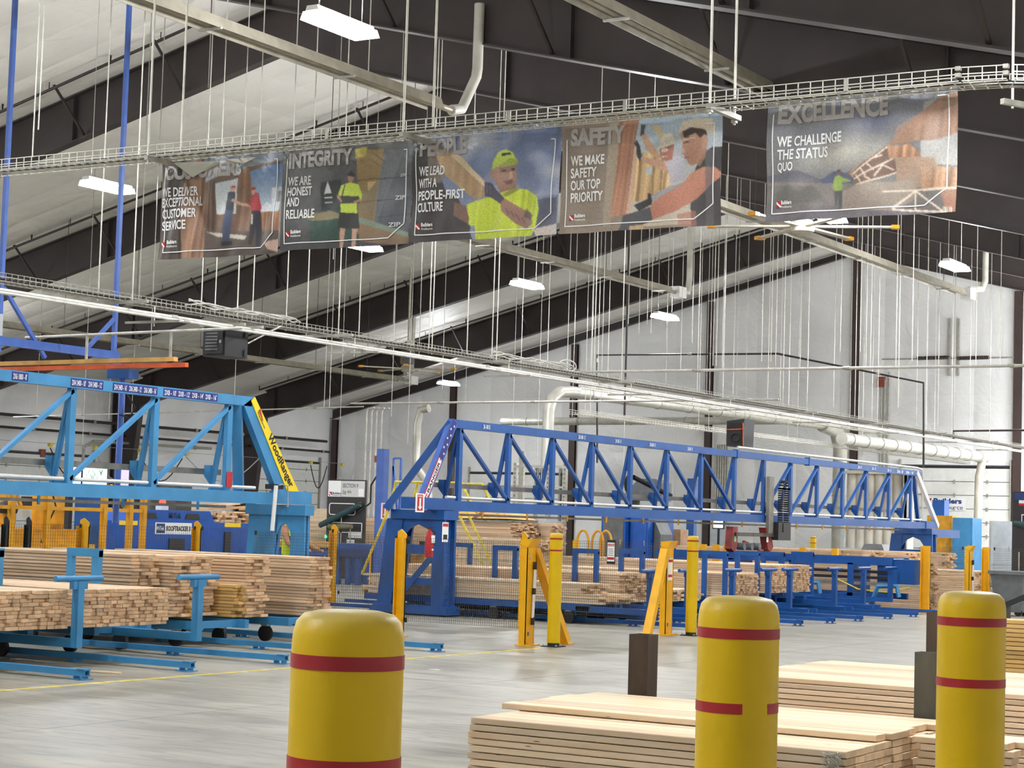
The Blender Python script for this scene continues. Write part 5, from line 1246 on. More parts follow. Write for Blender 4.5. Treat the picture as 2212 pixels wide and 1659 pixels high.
for t_ in (.2, .9):
    c_ = a.lerp(b_, t_); B(c_.x-.04, c_.x+.04, 35.3, 35.7, 0, c_.z).build('leg', 'black', o)

# ------------------------------------------------------------------ blue conveyor at the right
CY = 38.75
o = thing('roller_conveyor', 'long blue roller conveyor with an end cabinet before the far gantry', 'conveyor', (-15, CY, 0))
B(-19.4, -14.0, CY-.5, CY-.42, .92, 1.08).build('top_beam', 'blue_deep', o); B(-19.4, -14.0, CY+.42, CY+.5, .92, 1.08).build('top_beam', 'blue_deep', o)
for z in (.78, .66, .54): B(-19.3, -14.1, CY-.44, CY-.38, z-.03, z+.03).build('side_rail', 'rubber' if z > .6 else 'bar_grey', o)
for i in range(16): MB().tube((-19.2+.34*i, CY-.42, 1.03), (-19.2+.34*i, CY+.42, 1.03), .035, 8).build('roller', 'bar_grey', o, True)
for x in (-19.1, -17.6, -16.2, -14.9): B(x-.06, x+.06, CY-.5, CY+.5, .12, .95).build('leg', 'blue_deep', o)
B(-19.4, -14.0, CY-.5, CY-.4, .22, .34).build('base_beam', 'blue_deep', o); B(-19.4, -14.0, CY+.4, CY+.5, .22, .34).build('base_beam', 'blue_deep', o)
B(-14.35, -13.55, CY-.4, CY+.3, .55, 1.05).build('end_cabinet', 'blue_deep', o)
for x in (-18.9, -16.6, -14.4): B(x-.03, x+.03, CY-.48, CY-.42, 0, .24).build('foot', 'bar_grey', o); 
for x in (-15.7, -14.0):
    MB().path([(x-.35, CY-.75, .12), (x-.2, CY-.75, .5), (x+.2, CY-.75, .52), (x+.25, CY-.75, .3)], .05, 4).build('bent_arm', 'blue_light', o)
MB().path([(-15.2, CY-.52, .62), (-14.7, CY-.55, .42), (-14.1, CY-.55, .38), (-13.6, CY-.5, .5)], .014, 6).build('yellow_chain', 'yellow_paint', o, True)
for i, (y, z) in enumerate(((29.46, .12), (33.85, .12), (35.65, .12), (37.15, .12))):
    o = thing('floor_rack', 'low blue tube rack on the floor between the far carts, %s from the left' % nm[i], 'frame', (-16.5, y, 0), 'low blue frames')
    for d_ in (-.2, .2): MB().bar((-19.4, y+d_, z), (-13.9, y+d_, z), .06, .07).build('tube', 'blue_deep', o)
    for x in (-19, -16.5, -14.1): MB().bar((x, y-.2, z), (x, y+.2, z), .06, .07).build('cross_tube', 'blue_deep', o); B(x-.03, x+.03, y-.03, y+.03, 0, z).build('foot', 'blue_deep', o)
for i, (px, Y) in enumerate(((1640, 44), (1720, 46), (1800, 47), (1880, 48), (1960, 49))):
    p = at('Y', Y, px, 1195)
    board_stack(p.x-2.2, p.x+1.0, Y, 6, .14, 0, 28, .04, 'distant plank stack behind the carts, %s from the left' % nm[i], 'pine', None, .1)

# ------------------------------------------------------------------ things behind the far gantry
def cyl_row(label, px0, px1, n, Y, z0, z1, r):
    a = at('Y', Y, px0, 1100); b = at('Y', Y, px1, 1100)
    o = thing('filter_house', label, 'filter house', ((a.x+b.x)/2, Y, 0))
    for i in range(n):
        x = a.x+(b.x-a.x)*(i+.5)/n
        MB().lathe([(r, z0), (r*1.04, z0+.05), (r, z0+.1), (r, z1-.05), (r*.96, z1)], x, Y, 20).build('filter_bag', 'grey_filter', o, True)
    B(a.x-.15, b.x+.3, Y-.35, Y+.4, z1, z1+.12).build('top_plate', 'grey_filter', o)
    B(a.x-.15, b.x+.3, Y-.35, Y+.4, z0-.75, z0).build('hopper', 'grey_panel', o)
    B(b.x+.1, b.x+.3, Y-.3, Y+.3, z0, z1).build('side_panel', 'grey_filter', o)
    for x in (a.x-.1, b.x+.2): B(x-.05, x+.05, Y-.3, Y-.2, 0, z1).build('post', 'grey_panel', o)
    B(a.x-.1, b.x+.25, Y-.3, Y+.3, 0, .05).build('base', 'grey_panel', o)
cyl_row('row of tall pale filter bags in a frame behind the far end of the gantry', 1832, 1950, 6, 66.5, 1.0, 3.66, .2)
o = thing('wall_banner', 'white company sign with blue lettering on the overhead door', 'sign', (-24.4, YB-.12, 2.5))
B(-25.15, -23.62, YB-.1, YB-.09, 2.5, 2.99).build('sheet', 'print_white', o)
t = MB(); text(t, 'Builders', (-24.88, YB-.106, 2.76), (1, 0, 0), (0, 0, 1), 1.1, .2, .04); text(t, 'FirstSource', (-24.98, YB-.106, 2.54), (1, 0, 0), (0, 0, 1), 1.25, .17, .0); t.build('lettering', 'print_navy', o)
t = MB(); t.add([(-25.12, YB-.105, 2.95), (-24.95, YB-.105, 2.95), (-25.12, YB-.105, 2.6)], [(0, 2, 1)]); t.build('logo_red', 'red', o)
def cabinet(name, label, cat, Y, x0, x1, y0, y1, mat, deep=.8, door=None):
    a = at('Y', Y, x0, y0); b = at('Y', Y, x1, y0); z1 = a.z
    o = thing(name, label, cat, ((a.x+b.x)/2, Y, 0)); B(a.x, b.x, Y, Y+deep, .08, z1).build('body', mat, o)
    B(a.x+.03, b.x-.03, Y+.03, Y+deep-.03, 0, .08).build('plinth', 'black', o)
    wd = b.x-a.x; h_ = z1
    d = B(a.x+.08*wd, b.x-.08*wd, Y-.015, Y, .35*h_, .95*h_).build('door', door or mat, o); B(b.x-.2*wd, b.x-.15*wd, Y-.03, Y-.015, .55*h_, .62*h_).build('handle', 'galv', d)
    return o
cabinet('machine_cabinet', 'blue machine cabinet right of the yellow panel at the far right', 'cabinet', 58, 2058, 2101, 1118, 1190, 'blue_light', .9)
cabinet('machine_cabinet', 'yellow machine panel behind the far gantry leg at the right', 'cabinet', 58.5, 2003, 2057, 1113, 1190, 'yellow_gold', .5)
cabinet('wall_cabinet', 'pale grey cabinet before the end wall at the right edge', 'cabinet', 60, 2137, 2190, 1125, 1190, 'grey_panel', .8)
cabinet('machine_tower', 'blue machine tower behind the end of the far gantry', 'cabinet', 62, 2014, 2040, 1080, 1190, 'blue_deep', .5)
cabinet('machine_cabinet', 'big blue saw cabinet behind the middle of the far gantry', 'cabinet', 46, 1300, 1352, 1105, 1200, 'blue_machine', 1.5, 'grey_dark')
cabinet('machine_cabinet', 'right half of the blue saw housing behind the far gantry', 'cabinet', 46.2, 1362, 1401, 1108, 1200, 'blue_machine', 1.5)
o = thing('saw_machine', 'rounded grey saw cover right of the blue saw housing', 'machine', (-22.6, 46.5, 0))
p = at('Y', 46.5, 1412, 1180); q = at('Y', 46.5, 1424, 1130)
MB().prism([(p.x, .05), (q.x, .05), (q.x+.05, q.z-.3), (q.x-.1, q.z), (p.x, q.z+.08)], 'y', 46.5, 47.2).build('cover', 'grey_dark', o)
# dark head of the saw above
p = at('Y', 48.2, 1330, 1080); q = at('Y', 48.2, 1430, 1035)
o = thing('saw_unit', 'dark grey saw head seen through the far gantry above the blue housing', 'machine', (p.x+.8, 48.2, p.z))
MB().prism([(p.x+.1, p.z-.0), (q.x, p.z), (q.x, q.z-.12), (q.x-.2, q.z), (p.x+.7, q.z)], 'y', 48.2, 48.8).build('housing', 'grey_dark', o)
B(p.x+.4, p.x+.6, 48.3, 48.5, 0, p.z).build('post', 'steel_grey', o)
# perforated steel rack
o = thing('steel_rack', 'grey perforated steel rack behind the near part of the far gantry', 'rack', (-26.3, 45.5, 0))
for i, px in enumerate((1115, 1160, 1186, 1222)):
    p = at('Y', 45.5, px, 1000 if i in (0, 3) else 1010)
    B(p.x-.05, p.x+.05, 45.45, 45.55, 0, p.z).build('upright', 'galv', o)
    s = MB()
    for k in range(int(p.z/.12)): s.box(p.x-.015, p.x+.015, 45.44, 45.45, .1+.12*k, .15+.12*k)
    s.build('perforation', 'grey_dark', o, kind='stuff')
a = at('Y', 45.5, 1112, 1003); b = at('Y', 45.5, 1226, 1003)
for z in (a.z-.05, a.z-.6, a.z-1.3, 1.6, 1.45): B(a.x, b.x, 45.47, 45.53, z-.03, z+.03).build('cross_bar', 'galv', o)
for i in range(4):
    p = at('Y', 45.42, 1160+4*i, 1015)
    solo('cord_loop', MB().path([(p.x, 45.43, p.z+.05), (p.x-.02, 45.43, p.z-.4), (p.x+.03, 45.43, p.z-.75), (p.x-.03, 45.43, p.z-.78), (p.x, 45.43, p.z-.3)], .012, 6), 'rubber', 'black looped cord hanging on the grey steel rack, one of four', 'cord', 'cords on the steel rack')
# lumber piles and wood pyramid
a = at('Y', 42, 968, 1119); b = at('Y', 42, 1107, 1121); c_ = at('Y', 42, 1012, 1096); d_ = at('Y', 42, 1075, 1096)
o = thing('wood_cover', 'golden pyramid shaped wood cover on top of the far lumber piles', 'cover', ((a.x+b.x)/2, 42, a.z))
zc = c_.z
MB().add([(a.x, 41.8, a.z), (b.x, 41.8, b.z), (b.x, 43.2, a.z), (a.x, 43.2, a.z), (c_.x+.2, 42.4, zc+.12), (d_.x-.2, 42.4, zc+.12), (d_.x-.2, 42.7, zc+.12), (c_.x+.2, 42.7, zc+.12)],
         [(3, 2, 1, 0), (0, 1, 5, 4), (1, 2, 6, 5), (2, 3, 7, 6), (3, 0, 4, 7), (4, 5, 6, 7)]).build('slopes', 'hopper_wood', o)
MB().bar((a.x+.9, 41.77, a.z+.01), (c_.x+.55, 42.36, zc+.12), .1, .02).build('joint_strip', 'rust_red', o)
B(a.x-.05, b.x+.05, 41.75, 43.2, a.z-.03, a.z).build('edge', 'steel_grey', o)
board_stack(a.x-.2, b.x+.1, 41.9, 8, .14, .0, 38, .041, 'high pile of planks under the golden wood cover', 'pine', None, .12)
p = at('Y', 40.5, 1110, 1150); q = at('Y', 40.5, 1170, 1150)
board_stack(p.x-1.6, q.x-.1, 40.4, 6, .14, .1, 26, .041, 'lower plank pile in front of the golden cover', 'pine_pale', None, .14)
p = at('Y', 44, 1183, 1130); q = at('Y', 44, 1232, 1130)
board_stack(p.x-.7, q.x-.1, 43.2, 5, .14, .1, 36, .041, 'plank pile between the grey cabinets behind the far gantry', 'pine', None, .1)
p = at('Y', 43, 870, 1110); 
board_stack(p.x-2.5, p.x+.6, 43.5, 6, .14, 0, 39, .04, 'plank pile behind the near leg of the far gantry', 'pine', None, .2)
board_stack(-31.5, -29.9, 41, 6, .14, 0, 44, .04, 'plank pile left of the section board', 'pine_pale', None, .2)
for i, (px0, px1, y0, Y) in enumerate(((1112, 1132, 1118, 44.3), (1160, 1180, 1118, 44.3))):
    cabinet('grey_cabinet', '%s grey machine cabinet beside the far plank piles' % ('left', 'right')[i], 'cabinet', Y, px0, px1, y0, 1150, 'grey_panel', .6)
# blue poles
for (px, w_, Y, zt, z0, lab) in ((828, .1, 36, 970, 0, 'single blue steel pole left of the far gantry leg'),):
    p = at('Y', Y, px, zt); o = thing('steel_pole', lab, 'pole', (p.x, Y, 0))
    B(p.x-w_, p.x+w_, Y-w_, Y+w_, 0, p.z).build('shaft', 'blue_pipe', o); B(p.x-.2, p.x+.2, Y-.2, Y+.2, 0, .03).build('base_plate', 'blue_pipe', o)
    B(p.x-.2, p.x-.1, Y-.05, Y+.05, p.z-.3, p.z-.15).build('hook', 'rust_red', o)
    MB().path([(p.x-.12, Y, 2.55), (p.x-.3, Y, 2.3), (p.x-.3, Y, 1.9), (p.x-.6, Y, 1.7)], .02, 6).build('hose', 'rubber', o)
a = at('Y', 41, 851, 990); b = at('Y', 41, 867, 990); o = thing('frame_tower', 'slim blue tube tower right of the blue pole', 'tower', (a.x, 41, 0))
for x in (a.x, b.x): MB().bar((x, 41, 0), (x, 41, a.z), .05, .05).build('post', 'blue_pipe', o)
MB().bar((a.x, 41, a.z), (b.x, 41, a.z), .05, .05).build('top_bar', 'blue_pipe', o); MB().bar((a.x, 41, a.z-.2), (b.x, 41, 1.3), .05, .05).build('brace', 'blue_pipe', o)
for i, px in enumerate((975, 1128)):
    p = at('Y', 50, px, 1000); solo('steel_pole', MB().box(p.x-.08, p.x+.08, 49.95, 50.05, 0, p.z+.35), 'galv' if i else 'column_brown', ('brown pole behind the flag painted brace', 'grey pole before the end wall')[i], 'pole')
p = at('Y', 52, 1497, 1000); solo('steel_pole', MB().box(p.x-.12, p.x+.12, 51.9, 52.1, 0, 3.0), 'blue_deep', 'short blue pole seen through the middle of the far gantry', 'pole')
o = thing('conduit_bank', 'bank of grey vertical conduits on a frame before the end wall', 'conduit', (-33, 71.9, 0))
for i in range(6):
    p = at('Y', 71.9, 1548+5*i, 960); MB().tube((p.x, 71.9, .1), (p.x, 71.9, p.z), .05, 8).build('pipe', 'galv', o, True)
B(at('Y', 71.9, 1540, 1090).x, at('Y', 71.9, 1582, 1090).x, 71.7, 71.9, 0, 1.75).build('panel_box', 'grey_panel', o)
# stairs with yellow rails
o = thing('access_stair', 'small stair with yellow handrails behind the near leg of the far gantry', 'stair', (-22.8, 33.5, 0))
a = at('Y', 33.6, 800, 1240); b = at('Y', 33.6, 862, 1090); c_ = at('Y', 33.6, 872, 1052)
for y in (33.3, 34.1):
    MB().path([(a.x, y, .4), (b.x, y, b.z), (c_.x, y, c_.z+.1), (c_.x+1.6, y, c_.z+.1), (c_.x+2.0, y, c_.z-.5)], .03, 8).build('hand_rail', 'yellow_paint', o, True)
    for x in (a.x+.2, b.x, c_.x+.8): MB().tube((x, y, 0), (x, y, .9), .025, 8).build('rail_post', 'yellow_gold', o, True)
for i in range(5): B(a.x+.25*i, a.x+.25*i+.26, 33.3, 34.1, .18*i+.12, .18*i+.16).build('step', 'yellow_gold', o); B(a.x+.25*i, a.x+.25*i+.05, 33.35, 34.05, 0, .18*i+.12).build('riser', 'yellow_gold', o)
for i, (px, y) in enumerate(((1020, 1105), (1045, 1105))):
    p = at('Y', 38, 985+20*i, 1098); q = at('Y', 38, 1025+20*i, 1160)
    solo('sloped_rail', MB().bar((p.x, 38, p.z), (q.x+.6, 38, 0), .04, .04), 'yellow_paint', '%s sloping yellow rail before the plank pile' % ('left', 'right')[i], 'rail', 'sloping yellow rails')
# yellow hoops
for i, px in enumerate((1255, 1285, 1300)):
    a = at('Y', 40, px-9, 1200); pts = []
    for k in range(11):
        t_ = math.pi*k/10; pts.append((a.x+.15-.15*math.cos(t_), 40+.05*i, 1.15+.28*math.sin(t_)))
    solo('hoop_guard', MB().path([(pts[0][0], pts[0][1], 0)]+pts+[(pts[-1][0], pts[-1][1], 0)], .03, 8), 'yellow_gold', 'yellow bent tube guard before the blue saw housing, %s from the left' % nm[i], 'guard', 'yellow tube guards')
for i, px in enumerate((1132, 1245, 1442, 1520, 1547, 1570, 1650, 1735, 1805)):
    Y = (40.2, 41.3, 42, 42.6, 43, 43.3, 43.5, 43.6, 43.7)[i]; p = at('Y', Y, px, 1160)
    o = thing('marker_post', 'short yellow post behind the far carts, %s from the left' % (nm+['ninth'])[i], 'post', (p.x, Y, 0), 'short yellow posts')
    B(p.x-.07, p.x+.07, Y-.05, Y+.05, .01, 1.18).build('post', 'yellow_guard', o); B(p.x-.12, p.x+.12, Y-.12, Y+.12, 0, .012).build('foot', 'yellow_guard', o)
# work benches behind the gantry
for i, (px0, px1, Y, zt) in enumerate(((1415, 1600, 49, .98), (1690, 1960, 54.6, 1.05), (700, 800, 37, .95))):
    a = at('Y', Y, px0, 1150); b = at('Y', Y, px1, 1150)
    o = thing('work_table', 'blue steel work table behind the far gantry, %s' % ('left part under the saw line', 'right part before the filter bags', 'left of the near gantry leg')[i], 'table', ((a.x+b.x)/2, Y, 0))
    B(a.x, b.x, Y, Y+1.2, zt-.12, zt).build('top', 'blue_deep', o); B(a.x, b.x, Y-.01, Y+.05, zt-.3, zt-.12).build('apron', 'navy', o)
    n = 5
    for k in range(n): x = a.x+.1+(b.x-a.x-.2)*k/(n-1); B(x-.05, x+.05, Y+.05, Y+.15, 0, zt-.12).build('leg', 'blue_deep', o); B(x-.05, x+.05, Y+1.05, Y+1.15, 0, zt-.12).build('leg', 'blue_deep', o)
o = thing('monitor', 'small white lit screen on the work table behind the far gantry', 'monitor', (-22, 49.3, 1))
a = at('Y', 49.2, 1541, 1140); b = at('Y', 49.2, 1562, 1126)
B(a.x-.03, b.x+.03, 49.2, 49.25, a.z-.03, b.z+.03).build('case', 'black', o); B(a.x, b.x, 49.19, 49.2, a.z, b.z).build('screen', 'screen', o); B((a.x+b.x)/2-.03, (a.x+b.x)/2+.03, 49.22, 49.26, .98, a.z).build('stand', 'black', o)
p = at('Y', 50, 1477, 1128); solo('cardboard_box', B(p.x-.25, p.x+.25, 49.3, 49.8, .98, 1.5), 'plywood', 'brown cardboard box on the work table behind the far gantry', 'box')
p = at('Y', 47, 1880, 1195); o = thing('dark_hood', 'dark sloped hood before the filter bags', 'hood', (p.x, 47, .9))
a = at('Y', 53.5, 1838, 1192); b = at('Y', 53.5, 1925, 1192)
MB().add([(a.x, 53.5, .6), (b.x, 53.5, .6), (b.x, 54.5, .6), (a.x, 54.5, .6), (a.x+.3, 53.8, 1.25), (b.x-.4, 53.8, 1.25), (b.x-.4, 54.3, 1.25), (a.x+.3, 54.3, 1.25)], [(3, 2, 1, 0), (0, 1, 5, 4), (1, 2, 6, 5), (2, 3, 7, 6), (3, 0, 4, 7), (4, 5, 6, 7)]).build('hood', 'grey_dark', o)
B(a.x+.2, b.x-.2, 53.7, 54.3, 0, .6).build('stand', 'steel_grey', o)
# festoon hooks with cables along the left wall
for i, (px, py) in enumerate(((108, 975), (205, 982), (302, 982), (402, 985), (672, 980), (740, 980))):
    X = XW+1.6; p = at('X', X, px, py); p.z = at('X', X, 402, 978).z-.06
    o = thing('cable_trolley', 'small yellow cable trolley on the wire along the left wall, %s from the left' % nm[i], 'trolley', tuple(p), 'yellow cable trolleys')
    B(p.x-.06, p.x+.06, p.y-.08, p.y+.08, p.z-.06, p.z+.08).build('body', 'yellow_paint', o)
    q = at('X', X, px+92, py+3) if i != 3 else at('X', X, 560, 985)
    if i == 5: q = p+Vector((0, .9, 0)); p.y = min(p.y, 71.2)
    if i == 4: q = p+Vector((0, 1.2, 0))
    pts = [p+(q-p)*(k/8)-Vector((0, 0, .1+1.0*math.sin(math.pi*k/8))) for k in range(9)]
    MB().path([tuple(v) for v in pts], .022, 6).build('cable', 'conduit' if i % 2 else 'rubber', o, True)
solo('trolley_wire', MB().tube((XW+1.6, 40, at('X', XW+1.6, 402, 978).z), (XW+1.6, 71, at('X', XW+1.6, 402, 978).z), .01, 6), 'galv', 'steel wire carrying the yellow cable trolleys along the left wall', 'wire')
solo('red_alarm_box', B(XW, XW+.12, 54.05, 54.3, 3.45, 3.75), 'rust_red', 'small red alarm box on the left wall pipe', 'box')
p = at('Y', YB-.15, 1903, 825); o = thing('alarm_box', 'red alarm box with grey conduits on the end wall', 'box', tuple(p))
B(p.x-.13, p.x+.13, YB-.2, YB-.001, p.z-.2, p.z+.2).build('case', 'rust_red', o)
for d_ in (.0, .14, .3): MB().tube((p.x+d_, YB-.06, .2), (p.x+d_, YB-.06, p.z-.2+d_*2), .04, 8).build('conduit', 'galv', o, True)
for i, (x0, x1) in enumerate(((1980, 2050), (2068, 2136))):
    a = at('Y', YB-.2, x0, 774); b = at('Y', YB-.2, x1, 772); s = MB()
    n = 16
    for k in range(n): c_ = a.lerp(b, (k+.5)/n); s.tube((c_.x-.03, YB-.2, c_.z), (c_.x+.025, YB-.2, c_.z), .075, 10)
    solo('torsion_spring', s, 'column_brown', '%s dark torsion spring over the overhead door' % ('left', 'right')[i], 'spring', 'door torsion springs')
a = at('Y', YB-.2, 1905, 776); b = at('Y', YB-.2, 2190, 772); solo('spring_shaft', MB().tube((a.x, YB-.2, a.z), (b.x, YB-.2, b.z), .03, 8), 'galv', 'steel shaft through the springs over the overhead door', 'shaft')
for i, px in enumerate((2052, 2071)):
    a = at('Y', YB-.1, px, 688); solo('vertical_track', MB().box(a.x-.035, a.x+.035, YB-.14, YB-.02, a.z-2.2, a.z), 'galv', '%s vertical track above the door springs' % ('left', 'right')[i], 'track', 'tracks above the overhead door')
# ------------------------------------------------------------------ printed banners
class Paint:
    """a small canvas; photo coordinates of the print are mapped to sheet coordinates by its corners"""
    def __init__(s, tl, tr, bl, nx=250, ny=160, top=-.09):
        s.tl = np.array(tl, float); A = np.array([np.array(tr)-s.tl, np.array(bl)-s.tl], float).T; s.Ai = np.linalg.inv(A)
        s.nx, s.ny, s.top = nx, ny, top
        u = (np.arange(nx+1))/nx; v = top+(1-top)*np.arange(ny+1)/ny
        s.U, s.V = np.meshgrid(u, v); s.P = np.zeros((ny+1, nx+1, 3))
    def uv(s, pts): return (s.Ai @ (np.array(pts, float)-s.tl).T).T
    def grad(s, c0, c1, ax='v'):
        t = np.clip(s.V if ax == 'v' else s.U, 0, 1)[..., None]; s.P = np.array(c0, float)*(1-t)+np.array(c1, float)*t
    def mask(s, pts):
        q = s.uv(pts); x, y = s.U, s.V; m = np.zeros(x.shape, bool); n = len(q)
        for i in range(n):
            x0, y0 = q[i]; x1, y1 = q[(i+1) % n]
            c = ((y0 > y) != (y1 > y)) & (x < (x1-x0)*(y-y0)/(y1-y0+1e-12)+x0); m ^= c
        return m
    def poly(s, pts, c, c2=None, a=1., streak=0., seed=0):
        m = s.mask(pts); col = np.broadcast_to(np.array(c, float), s.P.shape).copy()
        if c2 is not None:
            v = s.V; lo, hi = (v[m].min(), v[m].max()) if m.any() else (0, 1); t = np.clip((v-lo)/max(hi-lo, 1e-6), 0, 1)[..., None]; col = np.array(c, float)*(1-t)+np.array(c2, float)*t
        if streak:
            rs = np.random.RandomState(seed); nse = np.interp(s.U*60+s.V*4, np.arange(80), rs.randn(80)); col = col*(1+streak*nse[..., None])
        s.P[m] = s.P[m]*(1-a)+col[m]*a
    def oval(s, c, rx, ry, col, a=1., soft=0., col2=None):
        q = s.uv([c, (c[0]+rx, c[1]), (c[0], c[1]+ry)]); du = np.linalg.norm(q[1]-q[0]); dv = np.linalg.norm(q[2]-q[0])
        d = np.hypot((s.U-q[0][0])/du, (s.V-q[0][1])/dv); k = np.clip((1-d)/soft, 0, 1) if soft else (d < 1).astype(float)
        s.P = s.P*(1-(k*a)[..., None])+np.array(col, float)*(k*a)[..., None]
    def line(s, pts, w, c, a=1.):
        for p, q in zip(pts[:-1], pts[1:]):
            p = np.array(p, float); q = np.array(q, float); d = q-p; n = np.array([-d[1], d[0]])/max(np.hypot(*d), 1e-6)*w/2
            s.poly([p+n, q+n, q-n, p-n], c, a=a)
    def clouds(s, c, a, sc, seed, v0=-1, v1=2):
        rs = np.random.RandomState(seed); f = np.zeros(s.U.shape)
        for k in range(1, 6):
            for _ in range(4):
                kx, ky, ph = rs.randn()*sc*k, rs.randn()*sc*k, rs.rand()*6.28; f += np.sin(kx*s.U*6+ky*s.V*6+ph)/k
        f = np.clip(f/3, 0, 1)*((s.V > v0) & (s.V < v1)); s.P = s.P*(1-(f*a)[..., None])+np.array(c, float)*(f*a)[..., None]
BY = 14.22
def banner(label, pt, title, lines, wx, wz, px_title, px_lines, lh, logo_px, fold, seed, border, tcol='print_title', extra=()):
    """wx, wz: the sheet's left/right x and top(v=0)/bottom z; px_*: where the words stand in the photo"""
    x0, x1 = wx; zt, zb_ = wz
    o = thing('banner', label, 'banner', ((x0+x1)/2, BY, zb_), 'printed banners under the cable tray')
    rs = np.random.RandomState(seed); ph = rs.rand(8)*6.28
    def wave(u, v): return .012*math.sin(5*u+ph[0]+2*v)+fold*(.012*math.sin(17*u-5*v+ph[1])+.008*math.sin(31*u+9*v+ph[2])*(1-v*.5))
    def P(u, v, out=0.): return (x0+(x1-x0)*u, BY+wave(u, v)-out, zt+(zb_-zt)*v)
    nx, ny = pt.nx, pt.ny
    vs = [P(pt.U[j, i], pt.V[j, i]) for j in range(ny+1) for i in range(nx+1)]
    fs = [(j*(nx+1)+i, (j+1)*(nx+1)+i, (j+1)*(nx+1)+i+1, j*(nx+1)+i+1) for j in range(ny) for i in range(nx)]
    m = MB(); m.v = vs; m.f = fs; sh = m.build('sheet', 'vinyl_print', o, True)
    a = sh.data.color_attributes.new('ink', 'FLOAT_COLOR', 'POINT')
    Q = np.pad(pt.P, ((1, 1), (1, 1), (0, 0)), 'edge'); Q = (Q[:-2, 1:-1]+Q[2:, 1:-1]+Q[1:-1, :-2]+Q[1:-1, 2:]+2*Q[1:-1, 1:-1])/6
    g_ = Q.mean(2, keepdims=True); Q = g_+(Q-g_)*.82; Q = 18+Q*.93
    Q = Q*(1+.05*np.random.RandomState(seed+9).randn(*Q.shape[:2], 1))
    c = np.clip(Q.reshape(-1, 3)/255, 0, 1); l = np.where(c <= .04045, c/12.92, ((c+.055)/1.055)**2.4)
    a.data.foreach_set('color', np.concatenate([l, np.ones((len(l), 1))], 1).astype(np.float32).ravel())
    m = MB()
    bu = [(u_, v_) for u_, v_ in border]
    for (ua, va), (ub, vb) in zip(bu[:-1], bu[1:]):
        n = 14
        for i in range(n):
            p = Vector(P(ua+(ub-ua)*i/n, va+(vb-va)*i/n, .004)); q = Vector(P(ua+(ub-ua)*(i+1)/n, va+(vb-va)*(i+1)/n, .004)); m.bar(p, q, .009, .002, (0, -1, 0))
    m.build('border_line', 'print_white', sh)
    def word(mb, s, pxa, pxb, ypx, hpx, bold):
        q = pt.uv([(pxa, ypx), (pxb, ypx), (pxa, ypx-hpx)])
        v, f, wd = text_mesh(s, bold)
        uu = q[0][0]+(q[1][0]-q[0][0])*v[:, 0]/wd; vv = q[0][1]+(q[2][1]-q[0][1])*v[:, 1]
        sk = (uu-q[0][0])*0
        mb.add([P(a_, b_, .005) for a_, b_ in zip(uu, vv+sk)], f)
    # words follow the sheet, so their photo baseline slope is that of the sheet itself
    m = MB()
    for s, (pa, pb, yy) in zip(lines, px_lines): word(m, s, pa, pb, yy, lh, .022)
    m.build('lettering', 'print_white', sh)
    m = MB(); s, (pa, pb, yy, hh) = title, px_title; word(m, s, pa, pb, yy, hh, .05); m.build('title', tcol, sh)
    m = MB()
    for s_, pa, pb, yy, hh in extra: word(m, s_, pa, pb, yy, hh, .03)
    if extra: m.build('goods_lettering', 'print_grey', sh)
    lx, ly, ls = logo_px; r = MB(); t = MB()
    q0 = pt.uv([(lx, ly)])[0]; k = ls/np.linalg.norm((zb_-zt))
    r.add([P(q0[0]+a_*.028, q0[1]-b_*.055, .005) for a_, b_ in ((0, 1), (1, 1), (1, .0))], [(0, 2, 1)]); r.add([P(q0[0]+a_*.028, q0[1]-b_*.055, .005) for a_, b_ in ((0, .5), (0, 0), (.55, 0))], [(0, 1, 2)])
    r.build('logo_red', 'red', sh)
    t.add([P(q0[0]+a_*.028, q0[1]-b_*.055, .006) for a_, b_ in ((0, 1), (.0, .62), (.75, 0), (1, .2))], [(0, 1, 2, 3)])
    word(t, 'Builders', lx+11, lx+35, ly-6.5+(-.06*15), 8, .035); word(t, 'FirstSource', lx+11, lx+35, ly-.5, 4.5, .015); t.build('logo_text', 'print_white', sh)
    for u in (.02, .33, .66, .98):
        MB().tube(P(u, pt.top+.03), (P(u, 0)[0], TY+.12, TZ), .004, 5).build('tie', 'galv', o)
        MB().tube(P(u, pt.top+.03, .006), P(u, pt.top+.03, -.006), .012, 8).build('grommet', 'galv', o)
    return o
Z1 = lambda x, y: (x/2.962, y/2.962)
Z2 = lambda x, y: (740+x/2.962, y/2.962)
Z3 = lambda x, y: (1472+x/2.962, y/2.962)
ZS = lambda x, y: (1150+x/4.022, 100+y/4.022)
bord = [(.035, .08), (.035, .93), (.84, .93), (.955, .80), (.955, .08), (.93, .08)]
# customers
p = Paint((318, 350), (573, 336), (316, 556)); p.grad((120, 105, 92), (78, 66, 58)); S = lambda L: [Z1(*q) for q in L]
p.poly(S([(1225, 1030), (1700, 1000), (1700, 1090), (1500, 1115), (1225, 1185)]), (120, 132, 146), (165, 170, 172))
p.poly(S([(1225, 1180), (1420, 1110), (1700, 1050), (1700, 1120), (1420, 1180), (1240, 1240)]), (112, 84, 64), (96, 72, 56))
p.poly(S([(1300, 1190), (1425, 1150), (1425, 1370), (1300, 1375)]), (176, 188, 196), (205, 208, 205))
p.poly(S([(1500, 1120), (1690, 1065), (1690, 1360), (1500, 1360)]), (72, 108, 160), (190, 205, 215))
p.poly(S([(1580, 1330), (1612, 1300), (1640, 1320), (1640, 1360), (1580, 1360)]), (222, 222, 226)); p.poly(S([(1635, 1218), (1692, 1208), (1692, 1352), (1640, 1352)]), (205, 210, 220)); p.poly(S([(1668, 1235), (1690, 1232), (1690, 1300), (1668, 1300)]), (110, 120, 135))
